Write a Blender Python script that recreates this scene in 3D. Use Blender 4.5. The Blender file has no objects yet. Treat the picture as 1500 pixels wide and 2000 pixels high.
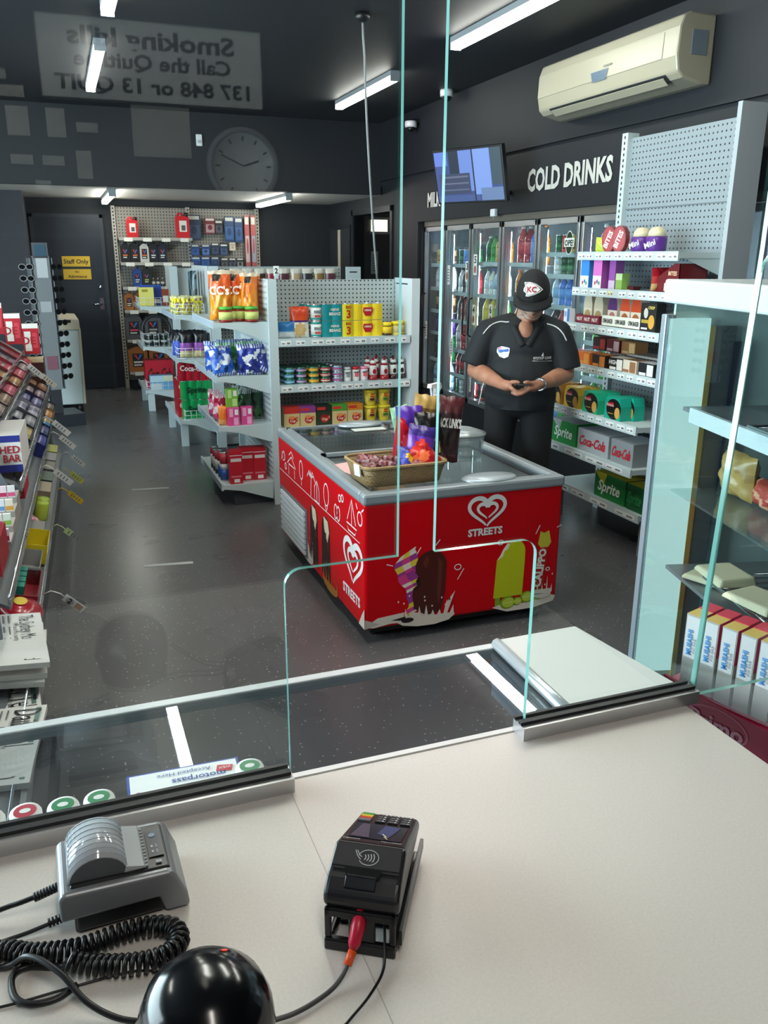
import bpy, bmesh, math, random
from mathutils import Matrix, Vector
random.seed(7)
PI = math.pi
scn = bpy.context.scene
COL = scn.collection
# ---------------------------------------------------------------- camera
H = 1.63
YAW, PITCH, ROLL, FPX = 0.3632, 0.2982, 0.0043, 1625.0
fwd0 = Vector((math.sin(YAW), math.cos(YAW), 0)); rt0 = Vector((math.cos(YAW), -math.sin(YAW), 0)); up0 = Vector((0, 0, 1))
cf = fwd0*math.cos(PITCH) - up0*math.sin(PITCH)
cu = up0*math.cos(PITCH) + fwd0*math.sin(PITCH)
cr = rt0*math.cos(ROLL) + cu*math.sin(ROLL)
cu = cu*math.cos(ROLL) - rt0*math.sin(ROLL)
cam = bpy.data.cameras.new('camera'); camo = bpy.data.objects.new('camera', cam); COL.objects.link(camo)
camo.matrix_world = Matrix(((cr.x, cu.x, -cf.x, 0), (cr.y, cu.y, -cf.y, 0), (cr.z, cu.z, -cf.z, H), (0, 0, 0, 1)))
cam.sensor_fit = 'VERTICAL'; cam.sensor_height = 36.0; cam.lens = FPX/2000*36.0
cam.clip_start = 0.02; cam.clip_end = 60
scn.camera = camo
# ---------------------------------------------------------------- light and exposure
vs = scn.view_settings
vs.view_transform = 'Standard'; vs.look = 'None'; vs.gamma = 1.0; vs.use_curve_mapping = False
vs.exposure = 0.15
TUBE = 31.0            # brightness of the fluorescent diffusers
w = bpy.data.worlds.new('sky'); scn.world = w; w.use_nodes = True
bg = w.node_tree.nodes['Background']; bg.inputs[0].default_value = (0.55, 0.7, 1.0, 1); bg.inputs[1].default_value = 0.6
def area(name, loc, rot, sx, sy, power, col):
    l = bpy.data.lights.new(name, 'AREA'); l.shape = 'RECTANGLE'; l.size = sx; l.size_y = sy; l.energy = power; l.color = col
    o = bpy.data.objects.new(name, l); o.location = loc; o.rotation_euler = rot; COL.objects.link(o); return o
# daylight coming in through the shop windows in the left wall and behind the left aisle
area('daylight_front', (-2.5, 4.0, 1.45), (0, -PI/2, 0), 1.9, 5.6, 480, (0.78, 0.92, 1.0))
scn.cycles.max_bounces = 8; scn.cycles.transparent_max_bounces = 24; scn.cycles.glossy_bounces = 4
scn.cycles.diffuse_bounces = 4; scn.cycles.use_denoising = True
try: scn.cycles.sample_clamp_indirect = 6.0
except Exception: pass
scn.cycles.caustics_reflective = False; scn.cycles.caustics_refractive = False
# ---------------------------------------------------------------- materials
def lin(c): c /= 255.0; return c/12.92 if c <= 0.04045 else ((c+0.055)/1.055)**2.4
MATS = {}
def C(hexs, rough=0.5, metal=0.0, spec=0.5, coat=0.0, name=None):
    key = (hexs, rough, metal, spec, coat)
    if key in MATS: return MATS[key]
    m = bpy.data.materials.new(name or 'paint_'+hexs); m.use_nodes = True
    b = m.node_tree.nodes['Principled BSDF']
    r, g, bl = (lin(int(hexs[i:i+2], 16)) for i in (0, 2, 4))
    b.inputs['Base Color'].default_value = (r, g, bl, 1); b.inputs['Roughness'].default_value = rough
    b.inputs['Metallic'].default_value = metal; b.inputs['Specular IOR Level'].default_value = spec
    b.inputs['Coat Weight'].default_value = coat
    MATS[key] = m; return m
def emit(hexs, strength, name='glow'):
    key = ('e', hexs, strength)
    if key in MATS: return MATS[key]
    m = bpy.data.materials.new(name); m.use_nodes = True
    b = m.node_tree.nodes['Principled BSDF']
    r, g, bl = (lin(int(hexs[i:i+2], 16)) for i in (0, 2, 4))
    b.inputs['Base Color'].default_value = (r*.5, g*.5, bl*.5, 1); b.inputs['Emission Color'].default_value = (r, g, bl, 1)
    b.inputs['Emission Strength'].default_value = strength
    MATS[key] = m; return m
def nodes(m): return m.node_tree.nodes, m.node_tree.links
def base(m): return m.node_tree.nodes['Principled BSDF']
def clone(hexs, name, **k):
    m = C(hexs, **k).copy(); m.name = name; return m
def glass(name, tint=(1, 1, 1), ior=1.45, rough=0.0, diff=0.0, diffcol=(0.7, 0.8, 0.8)):
    m = bpy.data.materials.new(name); m.use_nodes = True
    N, L = nodes(m); N.clear()
    out = N.new('ShaderNodeOutputMaterial'); mix = N.new('ShaderNodeMixShader'); tr = N.new('ShaderNodeBsdfTransparent'); gl = N.new('ShaderNodeBsdfGlossy')
    geo = N.new('ShaderNodeNewGeometry'); mm = N.new('ShaderNodeMapRange'); fr = N.new('ShaderNodeFresnel')
    mm.inputs['To Min'].default_value = ior; mm.inputs['To Max'].default_value = 1/ior
    L.new(geo.outputs['Backfacing'], mm.inputs['Value']); L.new(mm.outputs[0], fr.inputs['IOR'])
    tr.inputs[0].default_value = (*tint, 1); gl.inputs['Roughness'].default_value = rough
    L.new(fr.outputs[0], mix.inputs[0]); L.new(tr.outputs[0], mix.inputs[1]); L.new(gl.outputs[0], mix.inputs[2])
    last = mix
    if diff > 0:
        d = N.new('ShaderNodeBsdfDiffuse'); d.inputs[0].default_value = (*diffcol, 1)
        m2 = N.new('ShaderNodeMixShader'); m2.inputs[0].default_value = diff
        L.new(mix.outputs[0], m2.inputs[1]); L.new(d.outputs[0], m2.inputs[2]); last = m2
    L.new(last.outputs[0], out.inputs[0]); return m
def noise_bump(m, scale, strength, dist=0.001, detail=2):
    N, L = nodes(m); tc = N.new('ShaderNodeTexCoord'); n = N.new('ShaderNodeTexNoise'); b = N.new('ShaderNodeBump')
    n.inputs['Scale'].default_value = scale; n.inputs['Detail'].default_value = detail
    b.inputs['Strength'].default_value = strength; b.inputs['Distance'].default_value = dist
    L.new(tc.outputs['Object'], n.inputs['Vector']); L.new(n.outputs[0], b.inputs['Height']); L.new(b.outputs[0], base(m).inputs['Normal']); return m
def mottled(m, scale, c0, c1, lo=.4, hi=.6, detail=3):
    N, L = nodes(m); tc = N.new('ShaderNodeTexCoord'); n = N.new('ShaderNodeTexNoise'); r = N.new('ShaderNodeValToRGB')
    n.inputs['Scale'].default_value = scale; n.inputs['Detail'].default_value = detail
    f = lambda h: (*[lin(int(h[i:i+2], 16)) for i in (0, 2, 4)], 1)
    r.color_ramp.elements[0].position = lo; r.color_ramp.elements[0].color = f(c0)
    r.color_ramp.elements[1].position = hi; r.color_ramp.elements[1].color = f(c1)
    L.new(tc.outputs['Object'], n.inputs['Vector']); L.new(n.outputs[0], r.inputs[0]); L.new(r.outputs[0], base(m).inputs['Base Color']); return m
def pegboard(name, hexs, ax, pitch=0.03, hole='20262a', rad=0.2):
    m = clone(hexs, name, rough=0.45)
    N, L = nodes(m); tc = N.new('ShaderNodeTexCoord'); sp = N.new('ShaderNodeSeparateXYZ'); L.new(tc.outputs['Object'], sp.inputs[0])
    parts = []
    for a in ax:
        d = N.new('ShaderNodeMath'); d.operation = 'DIVIDE'; d.inputs[1].default_value = pitch; L.new(sp.outputs[a], d.inputs[0])
        fr = N.new('ShaderNodeMath'); fr.operation = 'FRACT'; L.new(d.outputs[0], fr.inputs[0])
        s = N.new('ShaderNodeMath'); s.operation = 'SUBTRACT'; s.inputs[1].default_value = .5; L.new(fr.outputs[0], s.inputs[0])
        q = N.new('ShaderNodeMath'); q.operation = 'POWER'; q.inputs[1].default_value = 2; 
        ab = N.new('ShaderNodeMath'); ab.operation = 'ABSOLUTE'; L.new(s.outputs[0], ab.inputs[0]); L.new(ab.outputs[0], q.inputs[0]); parts.append(q)
    ad = N.new('ShaderNodeMath'); L.new(parts[0].outputs[0], ad.inputs[0]); L.new(parts[1].outputs[0], ad.inputs[1])
    lt = N.new('ShaderNodeMath'); lt.operation = 'LESS_THAN'; lt.inputs[1].default_value = rad*rad; L.new(ad.outputs[0], lt.inputs[0])
    mx = N.new('ShaderNodeMix'); mx.data_type = 'RGBA'; L.new(lt.outputs[0], mx.inputs[0])
    f = lambda h: (*[lin(int(h[i:i+2], 16)) for i in (0, 2, 4)], 1)
    mx.inputs[6].default_value = f(hexs); mx.inputs[7].default_value = f(hole)
    L.new(mx.outputs[2], base(m).inputs['Base Color']); return m
def ribbed(name, hexs, axis, pitch=0.05, depth=0.006, rough=.4):
    m = clone(hexs, name, rough=rough)
    N, L = nodes(m); tc = N.new('ShaderNodeTexCoord'); sp = N.new('ShaderNodeSeparateXYZ'); L.new(tc.outputs['Object'], sp.inputs[0])
    mu = N.new('ShaderNodeMath'); mu.operation = 'MULTIPLY'; mu.inputs[1].default_value = 2*PI/pitch; L.new(sp.outputs[axis], mu.inputs[0])
    s = N.new('ShaderNodeMath'); s.operation = 'SINE'; L.new(mu.outputs[0], s.inputs[0])
    b = N.new('ShaderNodeBump'); b.inputs['Distance'].default_value = depth; L.new(s.outputs[0], b.inputs['Height']); L.new(b.outputs[0], base(m).inputs['Normal']); return m
# ---------------------------------------------------------------- mesh building
_txt = {}
def text_geo(s, bold=0.0):
    k = (s, bold)
    if k in _txt: return _txt[k]
    cu_ = bpy.data.curves.new('t', 'FONT'); cu_.body = s; cu_.size = 1.0; cu_.resolution_u = 2; cu_.offset = bold
    o = bpy.data.objects.new('t', cu_); me = bpy.data.meshes.new_from_object(o)
    V = [tuple(v.co) for v in me.vertices]; F = [tuple(p.vertices) for p in me.polygons]
    bpy.data.meshes.remove(me); bpy.data.objects.remove(o); bpy.data.curves.remove(cu_)
    if V:
        x0 = min(v[0] for v in V); x1 = max(v[0] for v in V); y0 = min(v[1] for v in V); y1 = max(v[1] for v in V)
    else: x0 = x1 = y0 = y1 = 0
    _txt[k] = (V, F, x0, x1, y0, y1); return _txt[k]
def frame(o, u, v):
    u = Vector(u).normalized(); v = Vector(v).normalized(); n = u.cross(v)
    return Matrix(((u.x, v.x, n.x, o[0]), (u.y, v.y, n.y, o[1]), (u.z, v.z, n.z, o[2]), (0, 0, 0, 1)))
FRONT = lambda o: frame(o, (1, 0, 0), (0, 0, 1))        # seen from -y
class MB:
    def __init__(s): s.v = []; s.f = []; s.fm = []; s.fs = []; s.mats = []; s.M = Matrix()
    def mi(s, m):
        if m not in s.mats: s.mats.append(m)
        return s.mats.index(m)
    def add(s, V, F, m, smooth=False):
        b = len(s.v); s.v += [s.M @ Vector(p) for p in V]
        for i, f in enumerate(F):
            s.f.append(tuple(b+j for j in f)); s.fm.append(s.mi(m[i] if isinstance(m, list) else m)); s.fs.append(smooth)
        return s
    def box(s, x0, x1, y0, y1, z0, z1, m):
        V = [(x0,y0,z0),(x1,y0,z0),(x1,y1,z0),(x0,y1,z0),(x0,y0,z1),(x1,y0,z1),(x1,y1,z1),(x0,y1,z1)]
        return s.add(V, [(3,2,1,0),(4,5,6,7),(0,1,5,4),(1,2,6,5),(2,3,7,6),(3,0,4,7)], m)
    def hexa(s, V, m): return s.add(V, [(3,2,1,0),(4,5,6,7),(0,1,5,4),(1,2,6,5),(2,3,7,6),(3,0,4,7)], m)
    def lathe(s, prof, m, at=(0,0,0), seg=16, smooth=True, sx=1, sy=1):
        V = []; F = []; mm = []
        n = len(prof)
        for r, z in prof:
            for k in range(seg): a = 2*PI*k/seg; V.append((at[0]+r*math.cos(a)*sx, at[1]+r*math.sin(a)*sy, at[2]+z))
        for i in range(n-1):
            for k in range(seg):
                k2 = (k+1) % seg; F.append((i*seg+k, i*seg+k2, (i+1)*seg+k2, (i+1)*seg+k)); mm.append(m[i] if isinstance(m, list) else m)
        s.add(V, F, mm, smooth)
        b = len(s.v)-n*seg
        m0 = m[0] if isinstance(m, list) else m; m1 = m[-1] if isinstance(m, list) else m
        if prof[0][0] > 1e-5: s.f.append(tuple(b+k for k in reversed(range(seg)))); s.fm.append(s.mi(m0)); s.fs.append(False)
        if prof[-1][0] > 1e-5: s.f.append(tuple(b+(n-1)*seg+k for k in range(seg))); s.fm.append(s.mi(m1)); s.fs.append(False)
        return s
    def tube(s, pts, r, m, seg=8, closed=False, smooth=True):
        P = [Vector(p) for p in pts]; n = len(P); V = []; F = []
        prev = None
        for i in range(n):
            a = P[i-1] if (i > 0 or closed) else P[i]; b = P[(i+1) % n] if (i < n-1 or closed) else P[i]
            t = (b-a).normalized() if (b-a).length > 1e-9 else Vector((0,0,1))
            if prev is None:
                prev = t.cross(Vector((0,0,1)));
                if prev.length < 1e-3: prev = t.cross(Vector((1,0,0)))
            prev = (prev - t*prev.dot(t));
            if prev.length < 1e-6: prev = t.orthogonal()
            prev.normalize(); q = t.cross(prev); rr = r[i] if isinstance(r, (list, tuple)) else r
            for k in range(seg): an = 2*PI*k/seg; V.append(P[i]+prev*math.cos(an)*rr+q*math.sin(an)*rr)
        rng = n if closed else n-1
        for i in range(rng):
            j = (i+1) % n
            for k in range(seg): k2 = (k+1) % seg; F.append((i*seg+k, i*seg+k2, j*seg+k2, j*seg+k))
        if not closed: F.append(tuple(reversed(range(seg)))); F.append(tuple((n-1)*seg+k for k in range(seg)))
        return s.add([tuple(v) for v in V], F, m, smooth)
    def prism(s, poly, a0, a1, m, axis='y', smooth=False):
        n = len(poly)
        put = {'y': lambda p, a: (p[0], a, p[1]), 'x': lambda p, a: (a, p[0], p[1]), 'z': lambda p, a: (p[0], p[1], a)}[axis]
        V = [put(p, a0) for p in poly]+[put(p, a1) for p in poly]
        F = [tuple(range(n)), tuple(reversed(range(n, 2*n)))]+[(i, i+n, (i+1) % n+n, (i+1) % n) for i in range(n)]
        return s.add(V, F, m, smooth)
    def poly(s, fr, pts, m, n=0.0008):
        V = [fr @ Vector((p[0], p[1], n)) for p in pts]; return s.add(V, [tuple(range(len(pts)))], m)
    def rect(s, fr, x0, y0, x1, y1, m, n=0.0008): return s.poly(fr, [(x0,y0),(x1,y0),(x1,y1),(x0,y1)], m, n)
    def ell(s, fr, cx, cy, rx, ry, m, n=0.0008, seg=16, rot=0):
        c, q = math.cos(rot), math.sin(rot)
        return s.poly(fr, [(cx+rx*math.cos(2*PI*k/seg)*c-ry*math.sin(2*PI*k/seg)*q, cy+rx*math.cos(2*PI*k/seg)*q+ry*math.sin(2*PI*k/seg)*c) for k in range(seg)], m, n)
    def stroke(s, fr, pts, w, m, n=0.001, closed=False):
        k = len(pts); V = []; F = []
        for i in range(k):
            a = pts[i-1] if (i or closed) else pts[i]; b = pts[(i+1) % k] if (i < k-1 or closed) else pts[i]
            t = Vector((b[0]-a[0], b[1]-a[1]));
            t = t.normalized() if t.length > 1e-9 else Vector((1, 0)); ww = (w[i] if isinstance(w, (list, tuple)) else w)/2
            V.append(fr @ Vector((pts[i][0]-t.y*ww, pts[i][1]+t.x*ww, n))); V.append(fr @ Vector((pts[i][0]+t.y*ww, pts[i][1]-t.x*ww, n)))
        for i in range(k if closed else k-1): j = (i+1) % k; F.append((2*i+1, 2*j+1, 2*j, 2*i))
        return s.add(V, F, m)
    def text(s, fr, txt, h, m, cx=0, cy=0, n=0.0012, bold=0.0, maxw=None, slant=0.0, capw=1.0):
        V, F, x0, x1, y0, y1 = text_geo(txt, bold)
        if not V: return s
        cap = 0.7 ; k = h/cap; kx = k*capw
        if maxw and (x1-x0)*kx > maxw: kx = maxw/(x1-x0)
        return s.add([fr @ Vector((cx+(p[0]-(x0+x1)/2)*kx+slant*(p[1]-.35)*k, cy+(p[1]-0.35)*k, n)) for p in V], F, m)
    def build(s, name, parent=None, loc=(0,0,0), rz=0, bevel=0, bseg=2, subd=0, rot=None):
        me = bpy.data.meshes.new(name); me.from_pydata([tuple(v) for v in s.v], [], s.f)
        for m in s.mats: me.materials.append(m)
        me.polygons.foreach_set('material_index', s.fm); me.polygons.foreach_set('use_smooth', s.fs)
        me.update()
        o = bpy.data.objects.new(name, me); COL.objects.link(o)
        o.location = loc; o.rotation_euler = rot or (0, 0, rz)
        if parent: o.parent = parent
        if bevel:
            b = o.modifiers.new('bevel', 'BEVEL'); b.width = bevel; b.segments = bseg; b.limit_method = 'ANGLE'; b.angle_limit = .6
        if subd:
            b = o.modifiers.new('sub', 'SUBSURF'); b.levels = subd; b.render_levels = subd
        return o
def tag(o, label, cat, group=None):
    o['label'] = label; o['category'] = cat
    if group: o['group'] = group
    return o
def thing(name, label, cat, loc=(0,0,0), rz=0, group=None, rot=None):
    o = bpy.data.objects.new(name, None); o.empty_display_size = .05; COL.objects.link(o)
    o.location = loc; o.rotation_euler = rot or (0, 0, rz); return tag(o, label, cat, group)
def structure(o): o['kind'] = 'structure'; return o
def dup(root, loc=None, rz=None, label=None, group=None, rot=None):
    r = root.copy(); COL.objects.link(r)
    if loc is not None: r.location = loc
    if rz is not None: r.rotation_euler = (0, 0, rz)
    if rot is not None: r.rotation_euler = rot
    if label: r['label'] = label
    if group: r['group'] = group
    for ch in list(root.children):
        c = ch.copy(); COL.objects.link(c); c.parent = r
        for g in list(ch.children):
            d = g.copy(); COL.objects.link(d); d.parent = c
    return r
ORD = ['first','second','third','fourth','fifth','sixth','seventh','eighth','ninth','tenth','eleventh','twelfth']
# palette
WHITE = C('eceeee', .4); SHELFW = C('c6d4d6', .38); GREYM = C('9aa0a3', .35, .6); ALU = C('b9bec2', .28, .9); BLACK = C('0d0d0f', .4)
INK = C('16181c', .5); DWALL = C('2b2f36', .55); DARK = C('23262c', .5); CHROME = C('d0d4d8', .12, 1.0); PAPERW = C('e6e6e2', .7)
RED = C('c8102a', .35); YEL = C('f0cf1c', .4); GRN = C('0f8a46', .4); BLU = C('1f4fb4', .4); NAVY = C('1c2454', .4); ORG = C('ee7a1c', .4)
PUR = C('6a2a86', .4); TEAL = C('0b8a86', .4); PINK = C('e25a92', .4); BRN = C('4a2a1a', .45); GOLD = C('c8a24a', .35, .3); TAN = C('c9a878', .7)
CARD = C('a8835a', .8)
# ================================================================ the room
floor_m = clone('4a4a4c', 'speckled_vinyl', rough=0.3)
def floor_nodes(m):
    N, L = nodes(m); tc = N.new('ShaderNodeTexCoord'); b = base(m)
    v = N.new('ShaderNodeTexVoronoi'); v.inputs['Scale'].default_value = 55; L.new(tc.outputs['Object'], v.inputs['Vector'])
    r = N.new('ShaderNodeMath'); r.operation = 'LESS_THAN'; r.inputs[1].default_value = 0.17; L.new(v.outputs['Distance'], r.inputs[0])
    wn = N.new('ShaderNodeSeparateColor'); L.new(v.outputs['Color'], wn.inputs[0])
    g = N.new('ShaderNodeMath'); g.operation = 'GREATER_THAN'; g.inputs[1].default_value = .62; L.new(wn.outputs[0], g.inputs[0])
    mu = N.new('ShaderNodeMath'); mu.operation = 'MULTIPLY'; L.new(r.outputs[0], mu.inputs[0]); L.new(g.outputs[0], mu.inputs[1])
    n = N.new('ShaderNodeTexNoise'); n.inputs['Scale'].default_value = 2.2; n.inputs['Detail'].default_value = 2; L.new(tc.outputs['Object'], n.inputs['Vector'])
    cr_ = N.new('ShaderNodeValToRGB'); cr_.color_ramp.elements[0].color = (.080, .080, .083, 1); cr_.color_ramp.elements[1].color = (.098, .097, .099, 1)
    L.new(n.outputs[0], cr_.inputs[0])
    mx = N.new('ShaderNodeMix'); mx.data_type = 'RGBA'; L.new(mu.outputs[0], mx.inputs[0]); L.new(cr_.outputs[0], mx.inputs[6]); mx.inputs[7].default_value = (.42, .41, .39, 1)
    L.new(mx.outputs[2], b.inputs['Base Color'])
    rr = N.new('ShaderNodeMapRange'); rr.inputs['To Min'].default_value = .25; rr.inputs['To Max'].default_value = .31; L.new(n.outputs[0], rr.inputs[0]); L.new(rr.outputs[0], b.inputs['Roughness'])
floor_nodes(floor_m)
wall_m = noise_bump(clone('12161d', 'charcoal_wall_paint', rough=.6), 60, .15, .002)
ceil_m = noise_bump(clone('13171e', 'charcoal_ceiling_paint', rough=.6), 40, .15, .002)
white_ceil = C('dedcd8', .7)
def room(name, boxes, m):
    b = MB()
    for q in boxes: b.box(*q, m)
    return structure(b.build(name))
room('floor', [(-2.7, 6.2, -1.4, 14.2, -.1, 0)], floor_m)
room('ceiling', [(-2.7, 3.6, -1.4, 9.2, 3.0, 3.1)], ceil_m)
rc = MB(); rc.box(-2.7, 3.6, 9.3, 11.3, 2.28, 2.38, white_ceil); structure(rc.build('ceiling_rear'))
bk = MB(); bk.box(-2.7, 3.44, 9.2, 9.3, 2.28, 3.0, wall_m); structure(bk.build('wall_bulkhead'))
room('wall_back', [(-2.7, 3.6, 11.25, 11.35, 0, 2.28)], wall_m)
# right wall: upper face, fascia over the cool room doors, pieces beside the doorway
room('wall_right', [(3.44, 3.6, -1.4, 9.3, 2.42, 3.0), (3.47, 3.6, -1.4, 8.94, 1.965, 2.42), (3.47, 3.6, 8.2, 8.94, 0, 1.965), (3.47, 3.6, 8.94, 10.2, 2.1, 2.42),
     (3.47, 3.6, 10.2, 11.25, 0, 2.28), (3.47, 3.6, -1.4, 3.35, 0, 1.965), (3.54, 3.62, 3.35, 8.2, 0, .3)], wall_m)
room('wall_left', [(-2.7, -2.6, -1.4, -.1, 0, 3.0), (-2.7, -2.6, 7.0, 11.3, 0, 3.0), (-2.7, -2.6, -.1, 7.0, 2.45, 3.0), (-2.7, -2.6, -.1, 7.0, 0, .45)], wall_m)
room('wall_pillar', [(-1.6, -.26, 10.15, 11.25, 0, 2.28)], C('33343c', .6))
room('wall_behind', [(-2.7, 3.6, -1.5, -1.4, 0, 3.0)], C('34373d', .6))
wf = MB()
for y in (-.1, 1.7, 3.4, 5.2, 6.96): wf.box(-2.68, -2.62, y, y+.05, .45, 2.45, ALU)
wf.box(-2.68, -2.62, -.1, 7.0, .45, .5, ALU); wf.box(-2.68, -2.62, -.1, 7.0, 2.4, 2.45, ALU)
structure(wf.build('window_1'))
pane = glass('window_glass', (.97, .99, 1)); wp = MB(); wp.box(-2.655, -2.648, -.05, 6.96, .5, 2.4, pane); structure(wp.build('window_2'))
tr = MB(); tr.box(.7, 3.47, 11.23, 11.25, 0, .1, C('1a1c20')); tr.box(-2.6, -.26, 10.13, 10.15, 0, .1, C('1a1c20')); structure(tr.build('baseboard_back'))
# staff door in the back wall
d = MB(); dm = C('1d2430', .35); d.box(-.2, .55, 11.20, 11.245, .01, 2.06, dm)
d.box(-.24, -.2, 11.2, 11.25, 0, 2.1, C('2b303a', .5)); d.box(.55, .59, 11.2, 11.25, 0, 2.1, C('2b303a', .5)); d.box(-.24, .59, 11.2, 11.25, 2.06, 2.1, C('2b303a', .5))
door = structure(d.build('door_1'))  # lit look of the white end wall put in as emission, no lamp
h = MB(); h.box(.47, .52, 11.185, 11.2, .98, 1.12, CHROME); h.tube([(.495, 11.18, 1.05), (.495, 11.14, 1.05), (.38, 11.13, 1.05)], .011, CHROME)
h.lathe([(.022, 0), (.022, .012)], CHROME); h.build('door_handle', door)
lk = MB(); lk.M = Matrix.Translation((.495, 11.2, 1.25)) @ Matrix.Rotation(PI/2, 4, 'X'); lk.lathe([(.028, 0), (.024, .014), (0, .014)], CHROME, seg=12); lk.build('deadlock', door)
for nm, z, tx, lab in (('staff_sign', 1.555, ['Staff Only'], 'yellow sign reading Staff Only on the dark back door'), ('admittance_sign', 1.405, ['No', 'Admittance'], 'yellow sign reading No Admittance, lower sign on the back door')):
    b = MB(); b.box(.08, .40, 11.19, 11.198, z-.06, z+.06, C('e0b428', .5)); fr = FRONT((.24, 11.19, z))
    if len(tx) == 1: b.text(fr, tx[0], .05, INK, bold=.02)
    else: b.text(fr, tx[0], .025, INK, cy=.03, bold=.02); b.text(fr, tx[1], .032, INK, cy=-.025, bold=.02)
    tag(b.build(nm), lab, 'sign')
# doorway through the right wall to a back room with daylight
room('wall_backroom', [(6.0, 6.1, 8.6, 14.1, 0, 2.6), (3.6, 6.1, 14.0, 14.1, 0, 2.6), (3.6, 6.1, 8.5, 8.6, 0, 2.6), (3.6, 6.1, 8.5, 14.1, 2.6, 2.7)], C('4a4844', .7))
fr_ = MB(); fm = C('1b1d22', .4)
fr_.box(3.45, 3.6, 8.88, 8.94, 0, 2.16, fm); fr_.box(3.45, 3.6, 10.2, 10.26, 0, 2.16, fm); fr_.box(3.45, 3.6, 8.88, 10.26, 2.1, 2.16, fm); structure(fr_.build('door_2'))
wn = MB(); day = emit('fff6dd', 1.6, 'daylit_pane')
wn.box(5.06, 5.35, 13.97, 13.99, 2.03, 2.22, day); wn.box(5.03, 5.38, 13.96, 13.995, 2.22, 2.26, ALU); wn.box(5.03, 5.38, 13.96, 13.995, 1.99, 2.03, ALU); structure(wn.build('window_3'))
b = MB(); b.box(5.06, 5.18, 13.97, 13.99, 1.34, 1.71, C('f2f0e6', .7)); 
for k in range(7): b.rect(FRONT((5.12, 13.97, 1.36)), -.04, .03+k*.04, .04, .045+k*.04, C('8a8a86'))
tag(b.build('notice_sheet'), 'white paper notice on the far wall of the back room', 'notice')
area('backroom_daylight', (5.2, 13.7, 2.1), (-PI/2, 0, 0), .5, .3, 25, (1, .95, .85))
d3 = MB(); d3.box(3.452, 3.468, 10.34, 11.16, 0, 1.96, C('23262b', .5)); d3.box(3.445, 3.468, 10.7, 10.79, 0, 1.95, C('b9ae98', .6)); d3.box(3.445, 3.468, 10.3, 10.34, 0, 2.0, fm); d3.box(3.445, 3.468, 10.34, 11.2, 1.96, 2.0, fm)
structure(d3.build('door_3'))
# ================================================================ lamps on the ceilings
HOUS = C('8f9498', .5); TUBEM = emit('fff8ee', TUBE, 'fluorescent_diffuser')
def batten(x, y0, y1, z, label, rot=0, w=.075):
    L = y1-y0; t = thing('ceiling_light', label, 'light', (x, y0, z), 0, None)
    b = MB(); b.box(-w/2, w/2, 0, L, -.035, 0, HOUS); b.box(-w/2, w/2, -.012, .0, -.075, 0, HOUS); b.box(-w/2, w/2, L, L+.012, -.075, 0, HOUS); b.build('housing', t)
    q = MB(); q.prism([(-w/2+.004, -.035), (-w/2+.004, -.062), (-w/2+.014, -.075), (w/2-.014, -.075), (w/2-.004, -.062), (w/2-.004, -.035)], 0.002, L-.002, TUBEM); q.build('diffuser', t)
    return t
batten(.42, 4.1, 5.55, 3.0, 'fluorescent ceiling light on the left, nearest one, cut by the top edge')
batten(.42, 6.45, 8.0, 3.0, 'fluorescent ceiling light on the left, hazy behind the mirrored sign reflection')
batten(2.6, 4.1, 5.55, 3.0, 'long fluorescent ceiling light on the right, beside the air conditioner')
batten(2.6, 6.65, 8.05, 3.0, 'fluorescent ceiling light at right, farther one, between glass edge and bulkhead')
batten(.62, 9.55, 10.95, 2.28, 'small fluorescent light under low white ceiling, above the oil shelf left end')
batten(2.45, 9.4, 10.9, 2.28, 'small fluorescent light under low white ceiling, right of the oil shelf')
batten(.42, 2.2, 3.6, 3.0, 'added unseen fluorescent ceiling light just in front of the counter, on the left', w=.14)  # extra batten out of view, added to brighten gondola end and freezer
batten(2.2, 2.2, 3.6, 3.0, 'added unseen fluorescent ceiling light above the glass display cabinet', w=.14)  # also added out of view, lifts the light in the shop
batten(1.3, 2.2, 3.6, 3.0, 'added unseen fluorescent ceiling light above the red freezer front', w=.14)  # invented centre row, unseen, throws light on freezer front and gondola end
batten(.2, -1.05, .3, 3.0, 'added unseen fluorescent ceiling light above the service counter', w=.12)  # unseen, added to light the counter and the mirrored sign
batten(-1.6, 2.6, 4.0, 3.0, 'fluorescent ceiling light above the left window bay', w=.12)
# ================================================================ air conditioner on the right wall
t = thing('air_conditioner', 'cream split air conditioner high on the dark right wall', 'air conditioner', (3.44, 0, 0))
ac = clone('a39d8a', 'cream_plastic', rough=.3); Y0, Y1 = 4.07, 5.5
prof = [(0, 2.87), (-.17, 2.875), (-.215, 2.855), (-.235, 2.8), (-.24, 2.66), (-.225, 2.585), (-.19, 2.555), (-.175, 2.553), (-.06, 2.53), (0, 2.53)]
b = MB(); n = len(prof)
for a, bb in ((Y0, Y1),): b.prism([(p[0], p[1]) for p in prof], a, bb, ac)
b.build('casing', t, bevel=.012)
b = MB(); b.prism([(-.232, 2.79), (-.2375, 2.66), (-.2445, 2.66), (-.239, 2.795)], Y0+.12, Y1-.01, ac); b.build('front_panel', t, bevel=.003)
b = MB(); b.prism([(-.226, 2.582), (-.191, 2.5505), (-.176, 2.548), (-.222, 2.576)], Y0+.1, Y1-.14, C('22252a', .5)); b.build('air_outlet', t)
b = MB(); b.prism([(-.222, 2.566), (-.186, 2.535), (-.183, 2.538), (-.219, 2.570)], Y0+.12, Y1-.16, ac); b.build('louvre', t)
fr = frame((-.2455, Y0+.7, 2.68), (0, -1, 0), (0, 0, 1)); b = MB(); b.poly(fr, [(-.09, .028), (.09, .028), (.07, -.028), (-.07, -.028)], C('5f6f80', .2), .001); b.build('display_window', t)
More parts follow.
